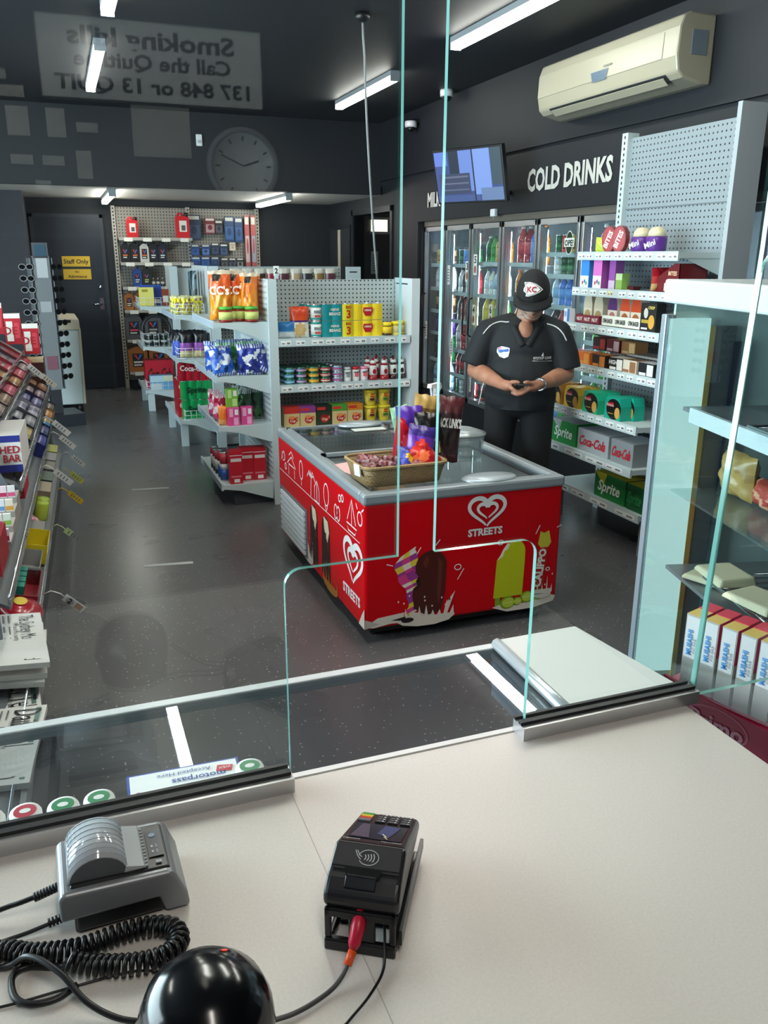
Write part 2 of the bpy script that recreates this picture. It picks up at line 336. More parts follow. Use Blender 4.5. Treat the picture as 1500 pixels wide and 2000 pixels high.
b = MB(); b.rect(frame((-.2465, Y0+.62, 2.725), (0, -1, 0), (0, 0, 1)), -.04, -.005, .04, .005, C('77766c'), .001); b.build('badge', t)
b = MB(); b.box(-.15, -.05, Y0-.004, Y0, 2.67, 2.79, C('6f7a86', .3)); b.build('side_sticker', t)
# ================================================================ sign lettering on the right wall
LT = C('c9c7c0', .6)
for s, y, z, hh, lab, x in (('COLD DRINKS', 5.49, 2.19, .15, 'pale letters COLD DRINKS on the fascia above the fridge doors', 3.468), ('MILK', 7.8, 2.155, .125, 'pale letters MILK on the fascia, partly behind the screen', 3.468)):
    b = MB(); b.text(frame((x, y, z), (0, -1, 0), (0, 0, 1)), s, hh, LT, bold=.035, capw=.78, n=.003, maxw=1.12 if s[0] == 'C' else .48); tag(b.build('wall_lettering'), lab, 'sign')
# ================================================================ screen showing the shop camera
TL, TR, BR, BL = Vector((2.8734, 6.5316, 2.4232)), Vector((3.1419, 5.8852, 2.4192)), Vector((3.2295, 5.9239, 2.0308)), Vector((2.9609, 6.5704, 2.0349))
u = (TR-TL).normalized(); v = (TL-BL).normalized(); v = (v-u*v.dot(u)).normalized(); ctr = (TL+TR+BR+BL)/4
t = thing('television', 'tilted wall screen showing bluish camera view above the fridges', 'television'); t.matrix_world = frame(ctr, u, v)
b = MB(); b.box(-.352, .352, -.202, .202, -.045, 0, BLACK); b.build('casing', t, bevel=.006)
b = MB(); I = Matrix()
def sc(x0, y0, x1, y1, h, n): b.rect(I, x0*.335, y0*.186, x1*.335, y1*.186, emit(h, .62, 'screen_glow'), n)
sc(-1, -1, 1, 1, '3a4a86', .001); sc(-.55, .1, -.25, 1, '20283c', .0015); sc(-1, .45, -.6, 1, '5f78c8', .0015); sc(-.25, -.6, .15, 1, '7088cf', .0015); sc(.18, -.75, .68, 1, '7f98dc', .0015); sc(.7, -.4, 1, 1, '3c4c58', .0015)
sc(-.9, -.7, .05, .12, '3b3f5c', .002); sc(-.8, -.05, 0, .02, '666a80', .0025); sc(-.8, -.3, 0, -.24, '666a80', .0025); sc(-.8, -.55, 0, -.5, '606680', .0025); sc(.35, -1, 1, -.5, '6a7ea8', .002); sc(.15, -1, .19, 1, '1c2236', .0025); sc(-1, -1, .3, -.75, '46568c', .002)
b.build('screen', t)
b = MB(); b.box(-.05, .05, -.05, .05, -.09, -.045, BLACK); b.build('mount_plate', t)
b = MB(); c = t.matrix_world.inverted(); p0 = Vector((0, 0, -.08)); p1 = c @ Vector((3.465, 6.3, 2.12)); b.tube([p0, (p0+p1)/2+Vector((0, -.05, 0)), p1], .018, BLACK); b.build('wall_bracket', t)
# ================================================================ small things on walls and ceilings
def dome(loc, label):
    t = thing('security_camera', label, 'camera', loc)
    b = MB(); b.lathe([(.058, 0), (.06, -.02), (.058, -.055)], C('c8cacc', .4)); b.build('base', t)
    b = MB(); b.lathe([(.04, -.055), (.036, -.075), (.02, -.09), (0, -.094)], BLACK); b.build('lens', t)
dome((3.36, 8.15, 2.88), 'white dome camera by the left glass edge above the screen')
b = MB(); b.box(3.36, 3.44, 8.12, 8.18, 2.87, 2.9, BLACK); tag(b.build('camera_bracket'), 'small dark bracket joining the farther dome camera to wall', 'bracket')
dome((3.3, 7.2, 3.0), 'white dome camera on the ceiling behind the right glass edge')
t = thing('motion_sensor', 'small white sensor box on the dark bulkhead', 'sensor', (1.48, 9.2, 2.74)); b = MB(); b.box(-.03, .03, -.035, 0, -.055, .055, WHITE); b.build('body', t, bevel=.008); b = MB(); b.box(-.018, .018, -.04, -.034, -.03, 0, C('b8bcc0')); b.build('lens', t)
t = thing('wall_sensor', 'small white switch box above the middle fridge door', 'sensor', (3.47, 6.55, 1.98)); b = MB(); b.box(-.03, 0, -.04, .04, -.03, .03, WHITE); b.build('body', t, bevel=.006); b = MB(); b.tube([(-.015, 0, -.03), (-.015, 0, -.055)], .006, C('8a8e92')); b.build('stub', t)
t = thing('hanging_cable', 'thin twisted power cable hanging from ceiling to the front shelf unit', 'cable', (1.84, 5.235, 3.0))
b = MB(); pts = [(0, 0, 0), (.015, .03, -.12)]
for k in range(1, 15): q = k/14; pts.append((.02+.215*q**1.2, .02+.36*q, -.12-1.40*q))
b.tube(pts, .007, C('8b8d8f', .5), seg=6); b.build('cord', t)
b = MB(); b.lathe([(.045, 0), (.045, -.03), (.02, -.05)], BLACK); b.build('ceiling_plug', t)
# ================================================================ floor marking tapes
tp = C('b9bcbe', .6)
for (x0, y0, x1, y1), lab in (((.357, 6.09, .615, 6.06), 'white tape strip on the aisle floor, the farther of two'), ((.288, 4.46, .549, 4.425), 'white tape strip on the aisle floor, the nearer of two')):
    b = MB(); dx, dy = x1-x0, y1-y0; b.hexa([(x0, y0-.018, .0), (x1, y1-.018, .0), (x1, y1+.018, .0), (x0, y0+.018, .0), (x0, y0-.018, .002), (x1, y1-.018, .002), (x1, y1+.018, .002), (x0, y0+.018, .002)], tp)
    tag(b.build('floor_tape'), lab, 'tape')
# ================================================================ behind the counter (seen mirrored in the glass)
BY = -1.4
def sheet(name, x, z, wd, ht, label, cat, col='e4e2dc', lines=(), y=BY):
    b = MB(); b.box(-wd/2, wd/2, 0, .006, -ht/2, ht/2, C(col, .6)); fr = frame((0, .006, 0), (-1, 0, 0), (0, 0, 1))
    for s, hh, cy in lines: b.text(fr, s, hh, INK, cy=cy, maxw=wd*.9)
    o = b.build(name, None, (x, y, z)); tag(o, label, cat); return o
t = thing('smoking_sign', 'framed white sign Smoking kills Call the Quitline, behind the counter, seen mirrored', 'sign', (.39, BY, 2.265))
b = MB(); b.box(-.375, .375, 0, .01, -.125, .125, C('f0efe9', .6)); fr = frame((0, .01, 0), (-1, 0, 0), (0, 0, 1))
b.text(fr, 'Smoking kills', .056, INK, cy=.07, maxw=.62, capw=1.35, bold=.03); b.text(fr, 'Call the Quitline', .046, INK, cy=0, maxw=.58, capw=1.2, bold=.03); b.text(fr, '137 848 or 13 QUIT', .046, INK, cy=-.075, maxw=.66, capw=1.3, bold=.03); b.build('panel', t)
b = MB()
for q in ((-.38, .38, 0, .016, .125, .135), (-.38, .38, 0, .016, -.135, -.125), (-.385, -.375, 0, .016, -.135, .135), (.375, .385, 0, .016, -.135, .135)): b.box(*q, C('3a3c40', .4))
b.build('frame', t)
sheet('price_notice', .4, 2.06, .2, .19, 'white notice sheet under the smoking sign, seen mirrored', 'notice', 'bdbab0', [('- - - - - - -', .006, .03), ('- - - - - - - -', .006, 0), ('- - - - -', .006, -.03)])
t = thing('wall_clock', 'round white wall clock behind the counter, seen mirrored in the glass', 'clock', (.685, BY, 1.945)); t.rotation_euler = (-PI/2, 0, 0)
b = MB(); b.lathe([(.0, 0), (.128, 0), (.135, .012), (.13, .03), (.115, .03), (.113, .018), (0, .018)], [C('9a9da0', .4)]*4+[C('9a9da0', .4), C('e8e8e4', .5)], seg=40); fr = Matrix.Translation((0, 0, .019))
for k in range(12):
    a = k*PI/6; b.stroke(fr, [(.085*math.sin(a), .085*math.cos(a)), (.102*math.sin(a), .102*math.cos(a))], .006, INK)
b.build('case', t)
b = MB(); b.stroke(fr, [(0, 0), (.06*math.sin(1.9), .06*math.cos(1.9))], .007, INK, .003); b.stroke(fr, [(0, 0), (.09*math.sin(4.3), .09*math.cos(4.3))], .005, INK, .004); b.build('hands', t)
cards = [(-.03, 2.15, .08, .035), (-.02, 2.06, .07, .09), (.1, 2.06, .06, .09), (.2, 2.05, .07, .03), (-.02, 1.94, .07, .03), (.08, 1.94, .07, .03), (.18, 1.93, .05, .09), (.04, 1.86, .05, .03), (-.08, 2.2, .08, .03)]
cb = MB(); cbm = C('1d2026', .3)
for k in range(7): cb.box(-1.1, 1.0, 0, .03, 1.0+k*.115, 1.012+k*.115, C('3b3f46', .3))
cb.box(-1.1, 1.0, -.0, .02, .1, 1.8, cbm); tag(cb.build('cabinet', None, (-.5, BY+.002, 0)), 'dark closed cabinet on the wall behind the counter', 'cabinet')
for i, (x, z, a, c_) in enumerate(cards): sheet('price_card', x-.05, z, a, c_, 'small pale price card on the wall behind the counter, seen mirrored', 'card', 'c9c6bc')['group'] = 'price cards behind the counter'
# ================================================================ goods: one builder per kind, then copies
class Kind:
    """keeps one finished thing and hands out copies of it"""
    def __init__(s, name, cat, build): s.name, s.cat, s.build, s.o = name, cat, build, None
    def put(s, loc, rz, label, group=None, rot=None):
        if s.o is None:
            s.o = s.build(s.name); s.o.location = loc; s.o.rotation_euler = rot or (0, 0, rz); tag(s.o, label, s.cat, group); return s.o
        r = dup(s.o, loc, rz, label, group, rot)
        if not group and 'group' in r: del r['group']
        return r
def one(fn):                       # fn(mb) fills a mesh -> builder of a one-mesh thing
    if getattr(fn, 'done', False): return fn
    def f(name): b = MB(); fn(b); return b.build(name)
    f.done = True; return f
def bottle(r, h, liquid, cap, label, lz=(.28, .58), seg=12, neck=.38, clear=None):
    lm = C(liquid, .18, coat=.3); km = C(cap, .4); bm = C(label, .45)
    def fn(b):
        b.lathe([(r*.85, 0), (r, h*.04), (r, h*lz[0])], lm, seg=seg); b.lathe([(r*1.01, h*lz[0]), (r*1.01, h*lz[1])], bm, seg=seg)
        b.lathe([(r, h*lz[1]), (r*.98, h*.66), (r*.7, h*.78), (r*neck, h*.88), (r*neck, h*.93)], lm, seg=seg)
        b.lathe([(r*neck*1.15, h*.92), (r*neck*1.15, h), (0, h)], km, seg=seg)
    return one(fn)
def can(r, h, body, band=None, band_z=(.3, .7), band2=None, top='c8ccd0', seg=14):
    def fn(b):
        tm = C(top, .25, .9); bm = C(body, .35)
        b.lathe([(r*.9, 0), (r*.93, .003), (r, .008)], tm, seg=seg)
        zs = [(.0, band_z[0], bm), (band_z[0], band_z[1], C(band, .35) if band else bm), (band_z[1], 1, C(band2, .35) if band2 else bm)]
        for a, c, m in zs: b.lathe([(r*.985, .008+(h-.016)*a), (r*.985, .008+(h-.016)*c)], m, seg=seg)
        b.lathe([(r*.985, h-.009), (r, h-.006), (r, h), (r*.9, h), (r*.88, h-.004), (0, h-.004)], tm, seg=seg)
    return fn
def cstack(fns, gap=0):
    return fns
def carton(w, d, h, col, decals=(), texts=(), side=None, top=None, rough=.45):
    """cuboid pack standing on z=0, front towards -y; decals in front fractions (x0,y0,x1,y1,colour); texts (string, height, cx, cy, colour)"""
    def fn(b):
        m = C(col, rough); ms = C(side or col, rough); mt = C(top or col, rough)
        V = [(-w/2,-d/2,0),(w/2,-d/2,0),(w/2,d/2,0),(-w/2,d/2,0),(-w/2,-d/2,h),(w/2,-d/2,h),(w/2,d/2,h),(-w/2,d/2,h)]
        b.add(V, [(3,2,1,0),(4,5,6,7),(0,1,5,4),(1,2,6,5),(2,3,7,6),(3,0,4,7)], [m, mt, m, ms, m, ms])
        fr = FRONT((-w/2, -d/2, 0))
        for i, q in enumerate(decals):
            if q[0] == 'e': b.ell(fr, q[1]*w, q[2]*h, q[3]*w, q[4]*h, C(q[5], rough), .0008+.0003*i)
            else: b.rect(fr, q[0]*w, q[1]*h, q[2]*w, q[3]*h, C(q[4], rough), .0006+.0003*i)
        for s, hh, cx, cy, c_ in texts: b.text(fr, s, hh*h, C(c_, .5), cx=cx*w, cy=cy*h, maxw=w*.86, bold=.02, n=.003)
    return fn
def bag(w, d, h, colf, nx=12, nz=16, crinkle=.12, seed=0, taper=.0, slump=0.0):
    """pillow pack; colf(u, v) -> colour; crimped top and bottom edges"""
    rnd = random.Random(seed)
    ph = [rnd.uniform(0, 6.28) for _ in range(8)]
    def fn(b):
        V = []; F = []; mm = []
        for side in (-1, 1):
            for j in range(nz+1):
                for i in range(nx+1):
                    u, v = i/nx, j/nz
                    t = (max(0, 1-abs(2*u-1)**2.6)**.6)*(max(0, 1-abs(2*v-1)**3.2)**.55)
                    wv = math.sin(7*u*2+ph[0]+5*v)*math.sin(9*v+ph[1])+.6*math.sin(19*u+ph[2])*math.sin(15*v+ph[3])
                    edge = abs(2*v-1)**6
                    x = (u-.5)*w*(1-taper*v)*(1-.07*(1-abs(2*v-1)**2))
                    z = v*h+.012*h*math.sin(14*u+ph[4])*edge
                    y = side*d/2*t*(1+crinkle*wv)+.018*d*math.sin(25*u+ph[5])*edge+slump*v*v*h
                    V.append((x, y, z))
        st = (nx+1)*(nz+1)
        for side in (0, 1):
            for j in range(nz):
                for i in range(nx):
                    a = side*st+j*(nx+1)+i; q = (a, a+1, a+nx+2, a+nx+1)
                    F.append(q if side == 0 else q[::-1]); mm.append(C(colf((i+.5)/nx, (j+.5)/nz), .28))
        b.add(V, F, mm, True)
    return fn
def bar(L, w, t, c1, c2, seed=0):   # a wrapped bar lying along x
    def fn(b):
        n = 10; V = []; F = []; mm = []
        for i in range(n+1):
            u = i/n; k = max(.12, 1-abs(2*u-1)**6)
            for a in range(8):
                an = 2*PI*a/8; V.append(((u-.5)*L, math.cos(an)*w/2*(.85+.15*k), t/2+math.sin(an)*t/2*k))
        for i in range(n):
            for a in range(8):
                F.append((i*8+a, i*8+(a+1) % 8, (i+1)*8+(a+1) % 8, (i+1)*8+a)); mm.append(C(c2 if .3 < (i+.5)/n < .7 else c1, .3))
        F += [tuple(range(8)), tuple(n*8+a for a in reversed(range(8)))]; mm += [C(c1, .3)]*2
        b.add(V, F, mm, True)
    return fn
def tub(r0, r1, h, body, lid, decal, lidh=.018, seg=18):
    def fn(b):
        b.lathe([(r0*.96, 0), (r0, .003), (r1, h-lidh)], C(body, .4), seg=seg); b.lathe([(r1*1.06, h-lidh), (r1*1.06, h-.003), (r1*.98, h), (0, h)], C(lid, .4), seg=seg)
        for k in range(3):          # printed oval wrapped on the front
            pass
        n = 5; V = []; F = []
        for i in range(n+1):
            a = -PI/2+(i/n-.5)*1.5
            for z in (.25, .68): rr = r0+(r1-r0)*z+.0008; V.append((rr*math.cos(a), rr*math.sin(a), z*h))
        for i in range(n): F.append((2*i, 2*i+2, 2*i+3, 2*i+1))
        b.add(V, F, C(decal, .4), True)
    return fn
def jar(r, h, glass_c, lid, label, lidh=.02, seg=18):
    def fn(b):
        b.lathe([(r*.9, 0), (r, .006), (r, h*.18)], C(glass_c, .2), seg=seg); b.lathe([(r*1.01, h*.18), (r*1.01, h*.68)], C(label, .45), seg=seg)
        b.lathe([(r, h*.68), (r*.98, h-lidh-.01), (r*.86, h-lidh)], C(glass_c, .2), seg=seg); b.lathe([(r*.92, h-lidh), (r*.92, h), (0, h)], C(lid, .4), seg=seg)
    return fn
def shrink(nx, nz, r, h, fn, name_parts=None):      # tins shrink-wrapped: nx across, nz high
    def g(b):
        for k in range(nz):
            for i in range(nx):
                M0 = b.M.copy(); b.M = M0 @ Matrix.Translation(((i-(nx-1)/2)*2*r, 0, k*h)); fn(b); b.M = M0
    return g
# ================================================================ cool room doors and the drinks behind them
DY = [8.17, 7.65, 7.1, 6.53, 5.95, 5.36, 4.78, 4.2, 3.62]
DX = 3.545
inner = MB(); im = C('8a9298', .6)
inner.box(4.35, 4.37, 3.3, 8.25, 0, 2.1, im); inner.box(3.6, 4.37, 8.2, 8.25, 0, 2.1, im); inner.box(3.6, 4.37, 3.25, 3.3, 0, 2.1, im); inner.box(3.6, 4.37, 3.3, 8.25, 2.0, 2.1, im); inner.box(3.6, 4.37, 3.3, 8.25, .2, .28, im)
structure(inner.build('wall_coolroom'))
fas = MB(); fas.box(3.53, 3.56, 3.3, 8.2, 1.915, 1.985, C('6e675c', .5)); fas.box(3.5, 3.6, 8.17, 8.2, .3, 1.97, C('16181c')); structure(fas.build('trim_1'))
cglass = glass('cooler_glass', (.9, .95, .96), diff=.02)
stripm = emit('eaf4ff', 40.0, 'cooler_strip_light')
stickers = {1: [(.86, 1.5, '3'), (.1, 1.46, ''), (.3, .78, '')], 2: [(.12, 1.56, '5'), (.12, 1.12, '4'), (.72, 1.14, '6'), (.05, .5, '')], 0: [(.1, .9, '')]}
DN = ['leftmost', 'second from the left', 'third from the left', 'fourth from the left', 'fifth from the left', 'sixth from the left', 'seventh from the left', 'eighth from the left']
for i in range(8):
    y1, y0 = DY[i]-.012, DY[i+1]+.012; W = y1-y0
    t = thing('fridge_door', 'aluminium framed glass fridge door of the cool room, '+DN[i], 'fridge door', (DX, (y0+y1)/2, .3), -PI/2)
    f = MB(); w2 = W/2
    for q in ((-w2, -w2+.032), (w2-.032, w2)): f.box(q[0], q[1], -.02, .02, 0, 1.61, ALU)
    f.box(-w2, w2, -.02, .02, 1.565, 1.61, ALU); f.box(-w2, w2, -.02, .02, 0, .05, ALU); f.build('frame', t, bevel=.003)
    g = MB(); g.box(-w2+.03, w2-.03, -.004, .004, .05, 1.565, cglass); g.build('glass_pane', t)
    hd = MB(); hx = w2-.05 if i % 2 else -w2+.05
    hd.tube([(hx, -.02, .62), (hx, -.05, .64), (hx, -.05, .95), (hx, -.02, .97)], .008, BLACK); hd.build('handle', t)
    for (sx, sz, s) in stickers.get(i, []):
        k = MB(); fr = FRONT((-w2+sx*W, -.006, sz-.3)); k.rect(fr, -.032, -.09, .032, .09, C('f0f0ec', .5))
        if s: k.text(fr, '$'+s if 0 else s, .06, INK, cy=.045, bold=.03); k.ell(fr, 0, -.04, .02, .035, C('a06048'), .0016)
        else:
            for q in range(5): k.rect(fr, -.018, -.06+q*.026, .018, -.05+q*.026, C('70747a'), .0016)
        k.build('price_sticker', t)
    if i == 4:
        k = MB(); fr = FRONT((w2-.14, -.006, 1.43)); k.ell(fr, 0, 0, .05, .085, C('dfe6d8'), .001); k.ell(fr, 0, 0, .044, .078, C('18301c'), .0014); k.rect(fr, -.066, -.028, .066, .034, C('e8ece6'), .0018)
        k.text(fr, 'OPE!', .04, C('12261a'), bold=.03, n=.003, maxw=.115); k.build('round_sticker', t)
    # light strip on the mullion between two doors, inside
    if i < 7:
        t2 = thing('cooler_light', 'white light strip inside the cool room behind the %s door post' % ORD[i], 'light', (3.595, DY[i+1], .35), 0)
        k = MB(); k.box(-.015, .015, -.018, .018, 0, 1.5, C('c0c6ca', .4)); k.build('channel', t2)
        k = MB(); k.box(.015, .023, -.012, .012, .02, 1.48, stripm); k.build('diffuser', t2)
# shelves and drinks
sod = dict(cola=('2a0c08', 'c01020', 'c8102a'), lime=('3aa83a', '1c7a34', '2f9a3e'), yellow=('f2d41a', 'f2d41a', 'f6e23a'), orange=('f08a1c', 'ee7a1c', 'f0a030'), water=('c8e0ee', '1f6fc8', '9cc8ea'),
           milk=('ece6d8', '1f4fb4', 'dfe6f0'), choc=('5a3420', '7a1a1a', 'c8a070'), blue=('2a78d8', '1844a0', '58a0ec'), pink=('e86a9a', 'c81e5a', 'f0a0c0'), green=('1d7a3c', 'e8e8e0', '0f5a30'), red=('b01426', 'f0e6e0', 'd83040'), black=('141416', 'b81020', '2a2a2e'), white=('f0f0ee', '30343a', 'e8f0f6'), gold=('b8862e', '1a1a1a', 'd8b860'), purple=('4a2a7a', 'e8e8e8', '6a4aa0'))
KB = {k: Kind('drink_bottle', 'bottle', bottle(.038, .24, *v)) for k, v in sod.items()}
KL = {k: Kind('large_drink_bottle', 'bottle', bottle(.049, .31, *v)) for k, v in sod.items()}
KC = {k: Kind('drink_can', 'can', one(can(.034, .15, v[2], v[0], (.25, .6)))) for k, v in sod.items()}
CN = dict(cola='dark cola', lime='lime green', yellow='bright yellow', orange='orange', water='clear water', milk='white milk', choc='brown milk', blue='blue', pink='pink', green='dark green', red='red', black='black', white='white', gold='golden', purple='purple')
plan = [ # one list per door (left to right): shelf top z -> (kind, colours left to right)
 [(1.56, KC, 'gold choc gold gold choc'), (1.33, KB, 'white blue milk milk white'), (1.11, KB, 'choc orange choc milk choc'), (.89, KB, 'purple blue white blue purple'), (.62, KL, 'black green black green'), (.33, KL, 'water milk water water')],
 [(1.56, KC, 'green blue blue black green'), (1.30, KB, 'white black white red red'), (1.04, KB, 'black red black choc black'), (.76, KL, 'white red red red'), (.52, KB, 'red cola white cola red'), (.33, KC, 'green white black white red')],
 [(1.58, KB, 'green lime gold lime orange'), (1.30, KB, 'white milk water green white'), (1.0, KL, 'yellow yellow lime lime'), (.74, KB, 'white yellow water lime white'), (.52, KB, 'red orange red white orange'), (.33, KC, 'cola red blue cola black')],
 [(1.58, KL, 'red red blue orange'), (1.30, KB, 'orange red white red orange'), (1.02, KB, 'orange white orange orange red'), (.76, KB, 'white pink blue white pink'), (.52, KB, 'water water blue water water'), (.33, KC, 'red cola red blue red')],
 [(1.66, KC, 'green red gold green red'), (1.50, KC, 'white green green white green'), (1.27, KB, 'water blue blue blue water'), (.98, KL, 'cola red lime green'), (.76, KB, 'lime green white green lime'), (.33, KB, 'lime blue lime lime white')],
 [(1.56, KL, 'purple gold gold purple'), (1.30, KB, 'blue black blue black blue'), (1.04, KB, 'lime white lime green lime'), (.78, KB, 'water lime water white water'), (.54, KB, 'lime lime white lime green'), (.33, KB, 'white water white water white')],
]
wire_shelf = C('9fa8ad', .35, .6)
for i, lev in enumerate(plan):
    yl = DY[i]-.06; yr = DY[i+1]+.06
    for j, (z, K, cs) in enumerate(lev):
        b = MB(); b.box(3.615, 4.2, yr-.04, yl+.04, z-.022, z-.014, wire_shelf); b.box(3.605, 3.615, yr-.04, yl+.04, z-.03, z+.005, SHELFW)
        tag(b.build('cooler_shelf'), 'wire shelf behind the %s fridge door, %s from the top' % (ORD[i], ORD[j]), 'shelf')
        cs = cs.split(); n = len(cs)
        for k, c_ in enumerate(cs):
            y = yl-(k+.5)*(yl-yr)/n
            nm = {'KB': 'bottle', 'KL': 'large bottle', 'KC': 'can'}['KB' if K is KB else 'KL' if K is KL else 'KC']
            K[c_].put((3.665+random.uniform(0, .01), y, z-.014), random.uniform(0, 6), '%s %s, %s from left on the %s shelf behind the %s fridge door' % (CN[c_], nm, ORD[k], ORD[j], ORD[i]), '%s %ss, shelf %s of fridge door %s' % (c_, nm, ORD[j], ORD[i]))
# ================================================================ shelf unit against the right wall
def lip_labels(b, fr, L, zc, hh, n, seed=1, yellow=()):
    r = random.Random(seed)
    for k in range(n):
        x0 = k*L/n+r.uniform(.0, .2)*L/n; ww = L/n*r.uniform(.55, .85)
        b.rect(fr, x0, zc-hh/2, x0+ww, zc+hh/2, C('f4f4f0' if k not in yellow else 'e9dfae', .5), .0015)
        b.rect(fr, x0+ww*.1, zc-hh*.25, x0+ww*.4, zc-hh*.05, C('585c62', .5), .002)
        b.rect(fr, x0+ww*.6, zc-hh*.3, x0+ww*.9, zc+hh*.1, C('787c84', .5), .002)
    return b
peg_right = pegboard('pegboard_right', 'c3ccd0', (1, 2), .032, rad=.17)
RU = thing('wall_shelf_unit', 'tall grey pegboard shelf unit along the right wall', 'shelving', (3.3, 4.08, 0), -PI/2)
# local frame: x runs to the right as seen from the aisle (towards the camera), -y is the front
b = MB()
m_ = b
b.box(-.47, .46, 0, .02, .1, 2.31, peg_right)
o = b.build('back_panel', RU)
# object coordinates of the panel are local, so the dots use x and z
o.data.materials[0] = pegboard('pegboard_right_x', '8f9aa0', (0, 2), .032, rad=.17)
for x0 in (-.51, .455):
    b = MB(); b.box(x0, x0+.055, -.03, .05, 0, 2.34, SHELFW)
    for k in range(70): b.rect(FRONT((x0+.0275, -.03, .1+k*.032)), -.006, 0, .006, .016, BLACK, .001)
    b.build('upright', RU)
b = MB(); b.box(.51, .54, -.1, .06, 0, 2.36, C('aab2b8', .4)); b.build('end_panel', RU)
b = MB(); b.box(-.47, .46, -.004, 0, 1.905, 1.912, C('6e777c')); b.build('panel_joint', RU)
SH = [(1.655, .31, 's'), (1.45, .33, 's'), (1.245, .38, 's'), (1.005, .36, 's'), (.755, .47, 's'), (.52, .48, 's'), (.25, .40, 'b')]
RY = lambda i: SH[i][0]
for i, (z, dp, kind_) in enumerate(SH):
    s = MB(); s.box(-.46, .455, -dp, 0, z-.028, z, SHELFW); s.box(-.46, .455, -dp-.012, -dp, z-.042, z+.006, SHELFW)
    s.prism([(-.001, z-.03), (-dp*.9, z-.03), (-dp*.5, z-.05), (-.02, z-.11), (-.001, z-.11)], .452, .456, SHELFW, axis='x') if 0 else None
    for xx in (-.462, .452): s.add([(xx, 0, z-.028), (xx, -dp*.9, z-.028), (xx, -.03, z-.12), (xx, 0, z-.12)], [(0, 1, 2, 3)], SHELFW)
    lip_labels(s, FRONT((-.46, -dp-.012, z-.018)), .915, 0, .026, 10 if i < 5 else 4, i, (4,) if i == 1 else ())
    s.build('shelf', RU)
for xx in (-.45, .42):
    b = MB(); b.box(xx, xx+.035, -.37, -.33, 0, .24, C('8d959a', .4)); b.build('leg', RU)
def R(x, y, z): return RU.matrix_basis @ Vector((x, y, z)) if 0 else Vector((3.3+y, 4.08-x, z))   # unit-local to world
def rput(K, x, i, label, depth=None, group=None, rz=0, dz=0):
    z, dp, _ = SH[i]; p = R(x, -dp+(depth if depth is not None else .07), z+.0005+dz); return K.put(p, -PI/2+rz, label, group)
def oval_pack(c1, c2, txt):
    def fn(b):
        for k, (cc, n) in enumerate(((c1, 0), (c2, .004))): pass
        pts = [(.05*math.cos(a)*(1.0), .075+.075*math.sin(a)) for a in [2*PI*k/20 for k in range(20)]]
        b.prism(pts, -.018, .018, C(c1, .3)); fr = FRONT((0, -.018, .075)); b.ell(fr, 0, 0, .042, .064, C(c2, .3)); b.M = b.M
        b.text(frame((0, -.018, .075), (.42, 0, .9), (-.9, 0, .42)), txt, .03, C('f4f0e8'), n=.003, bold=.03, maxw=.11)
    return fn
K = Kind('oval_snack_pack', 'snack pack', one(oval_pack('8c1a20', 'a8262c', 'BITES')))
for x, l in ((-.28, 'left one'), (-.18, 'right one')): rput(K, x, 0, 'dark red oval snack pack on the top right-hand shelf, %s of the pair' % l, .09, rz=.25)
def dipcup(b):
    b.lathe([(.048, 0), (.055, .01), (.058, .075), (.05, .085)], C('5a2a86', .3), seg=16); b.lathe([(.05, .085), (.045, .11), (.03, .13), (0, .135)], C('e2d6b0', .5), seg=12)
    b.text(frame((0, -.057, .045), (.9, 0, .35), (-.35, 0, .9)), 'Mini', .03, C('ece6f4'), n=.004, bold=.02)
K = Kind('snack_tub', 'snack pack', one(dipcup))
rput(K, .0, 0, 'purple snack tub on the top right-hand shelf, beside the red oval packs', .1, rz=.2); rput(K, .13, 0, 'purple snack tub at the end of the top right-hand shelf', .1, rz=.3)
K = Kind('crumpled_bag', 'bag', one(bag(.1, .05, .09, lambda u, v: 'b8cc3c' if (u*5+v*7) % 2 > .6 else 'd8e070', seed=4))); rput(K, -.4, 0, 'small lime green bag slumped at the left end of the top right-hand shelf', .12, rz=.3)
K = Kind('tissue_box', 'box', one(carton(.085, .06, .16, '3f8fe0', [(0, 0, 1, .45, 'e6eef8'), ('e', .3, .2, .1, .07, 'c04848'), ('e', .55, .25, .1, .07, '3f70c0'), ('e', .75, .18, .1, .07, '48a060')], [('', .12, .5, .78, 'f4f8ff')]))); rput(K, -.4, 1, 'blue and white tall carton on the second right-hand shelf', .06)
K = Kind('tissue_box', 'box', one(carton(.085, .06, .165, 'e37ccf', [(0, 0, 1, .45, 'f4e6f0'), ('e', .3, .2, .1, .07, 'c04848'), ('e', .55, .25, .1, .07, '8050a0'), ('e', .78, .2, .1, .07, '48a060')], [('', .12, .5, .78, 'fff4fc')], side='9a4a98'))); rput(K, -.27, 1, 'pink tall carton on the second right-hand shelf', .06)
K = Kind('purple_carton', 'box', one(carton(.06, .06, .165, 'a25ab0', [(0, .0, 1, .3, 'd8c0dc')], [('', .1, .5, .8, 'fff4fc')]))); rput(K, -.18, 1, 'purple carton beside the pink one on the second right-hand shelf', .1)
K = Kind('green_pack', 'bag', one(carton(.06, .05, .09, '8cb45a', [(0, .6, 1, 1, 'c0d8a0')]))); rput(K, -.09, 1, 'pale green short pack on the second right-hand shelf', .08)
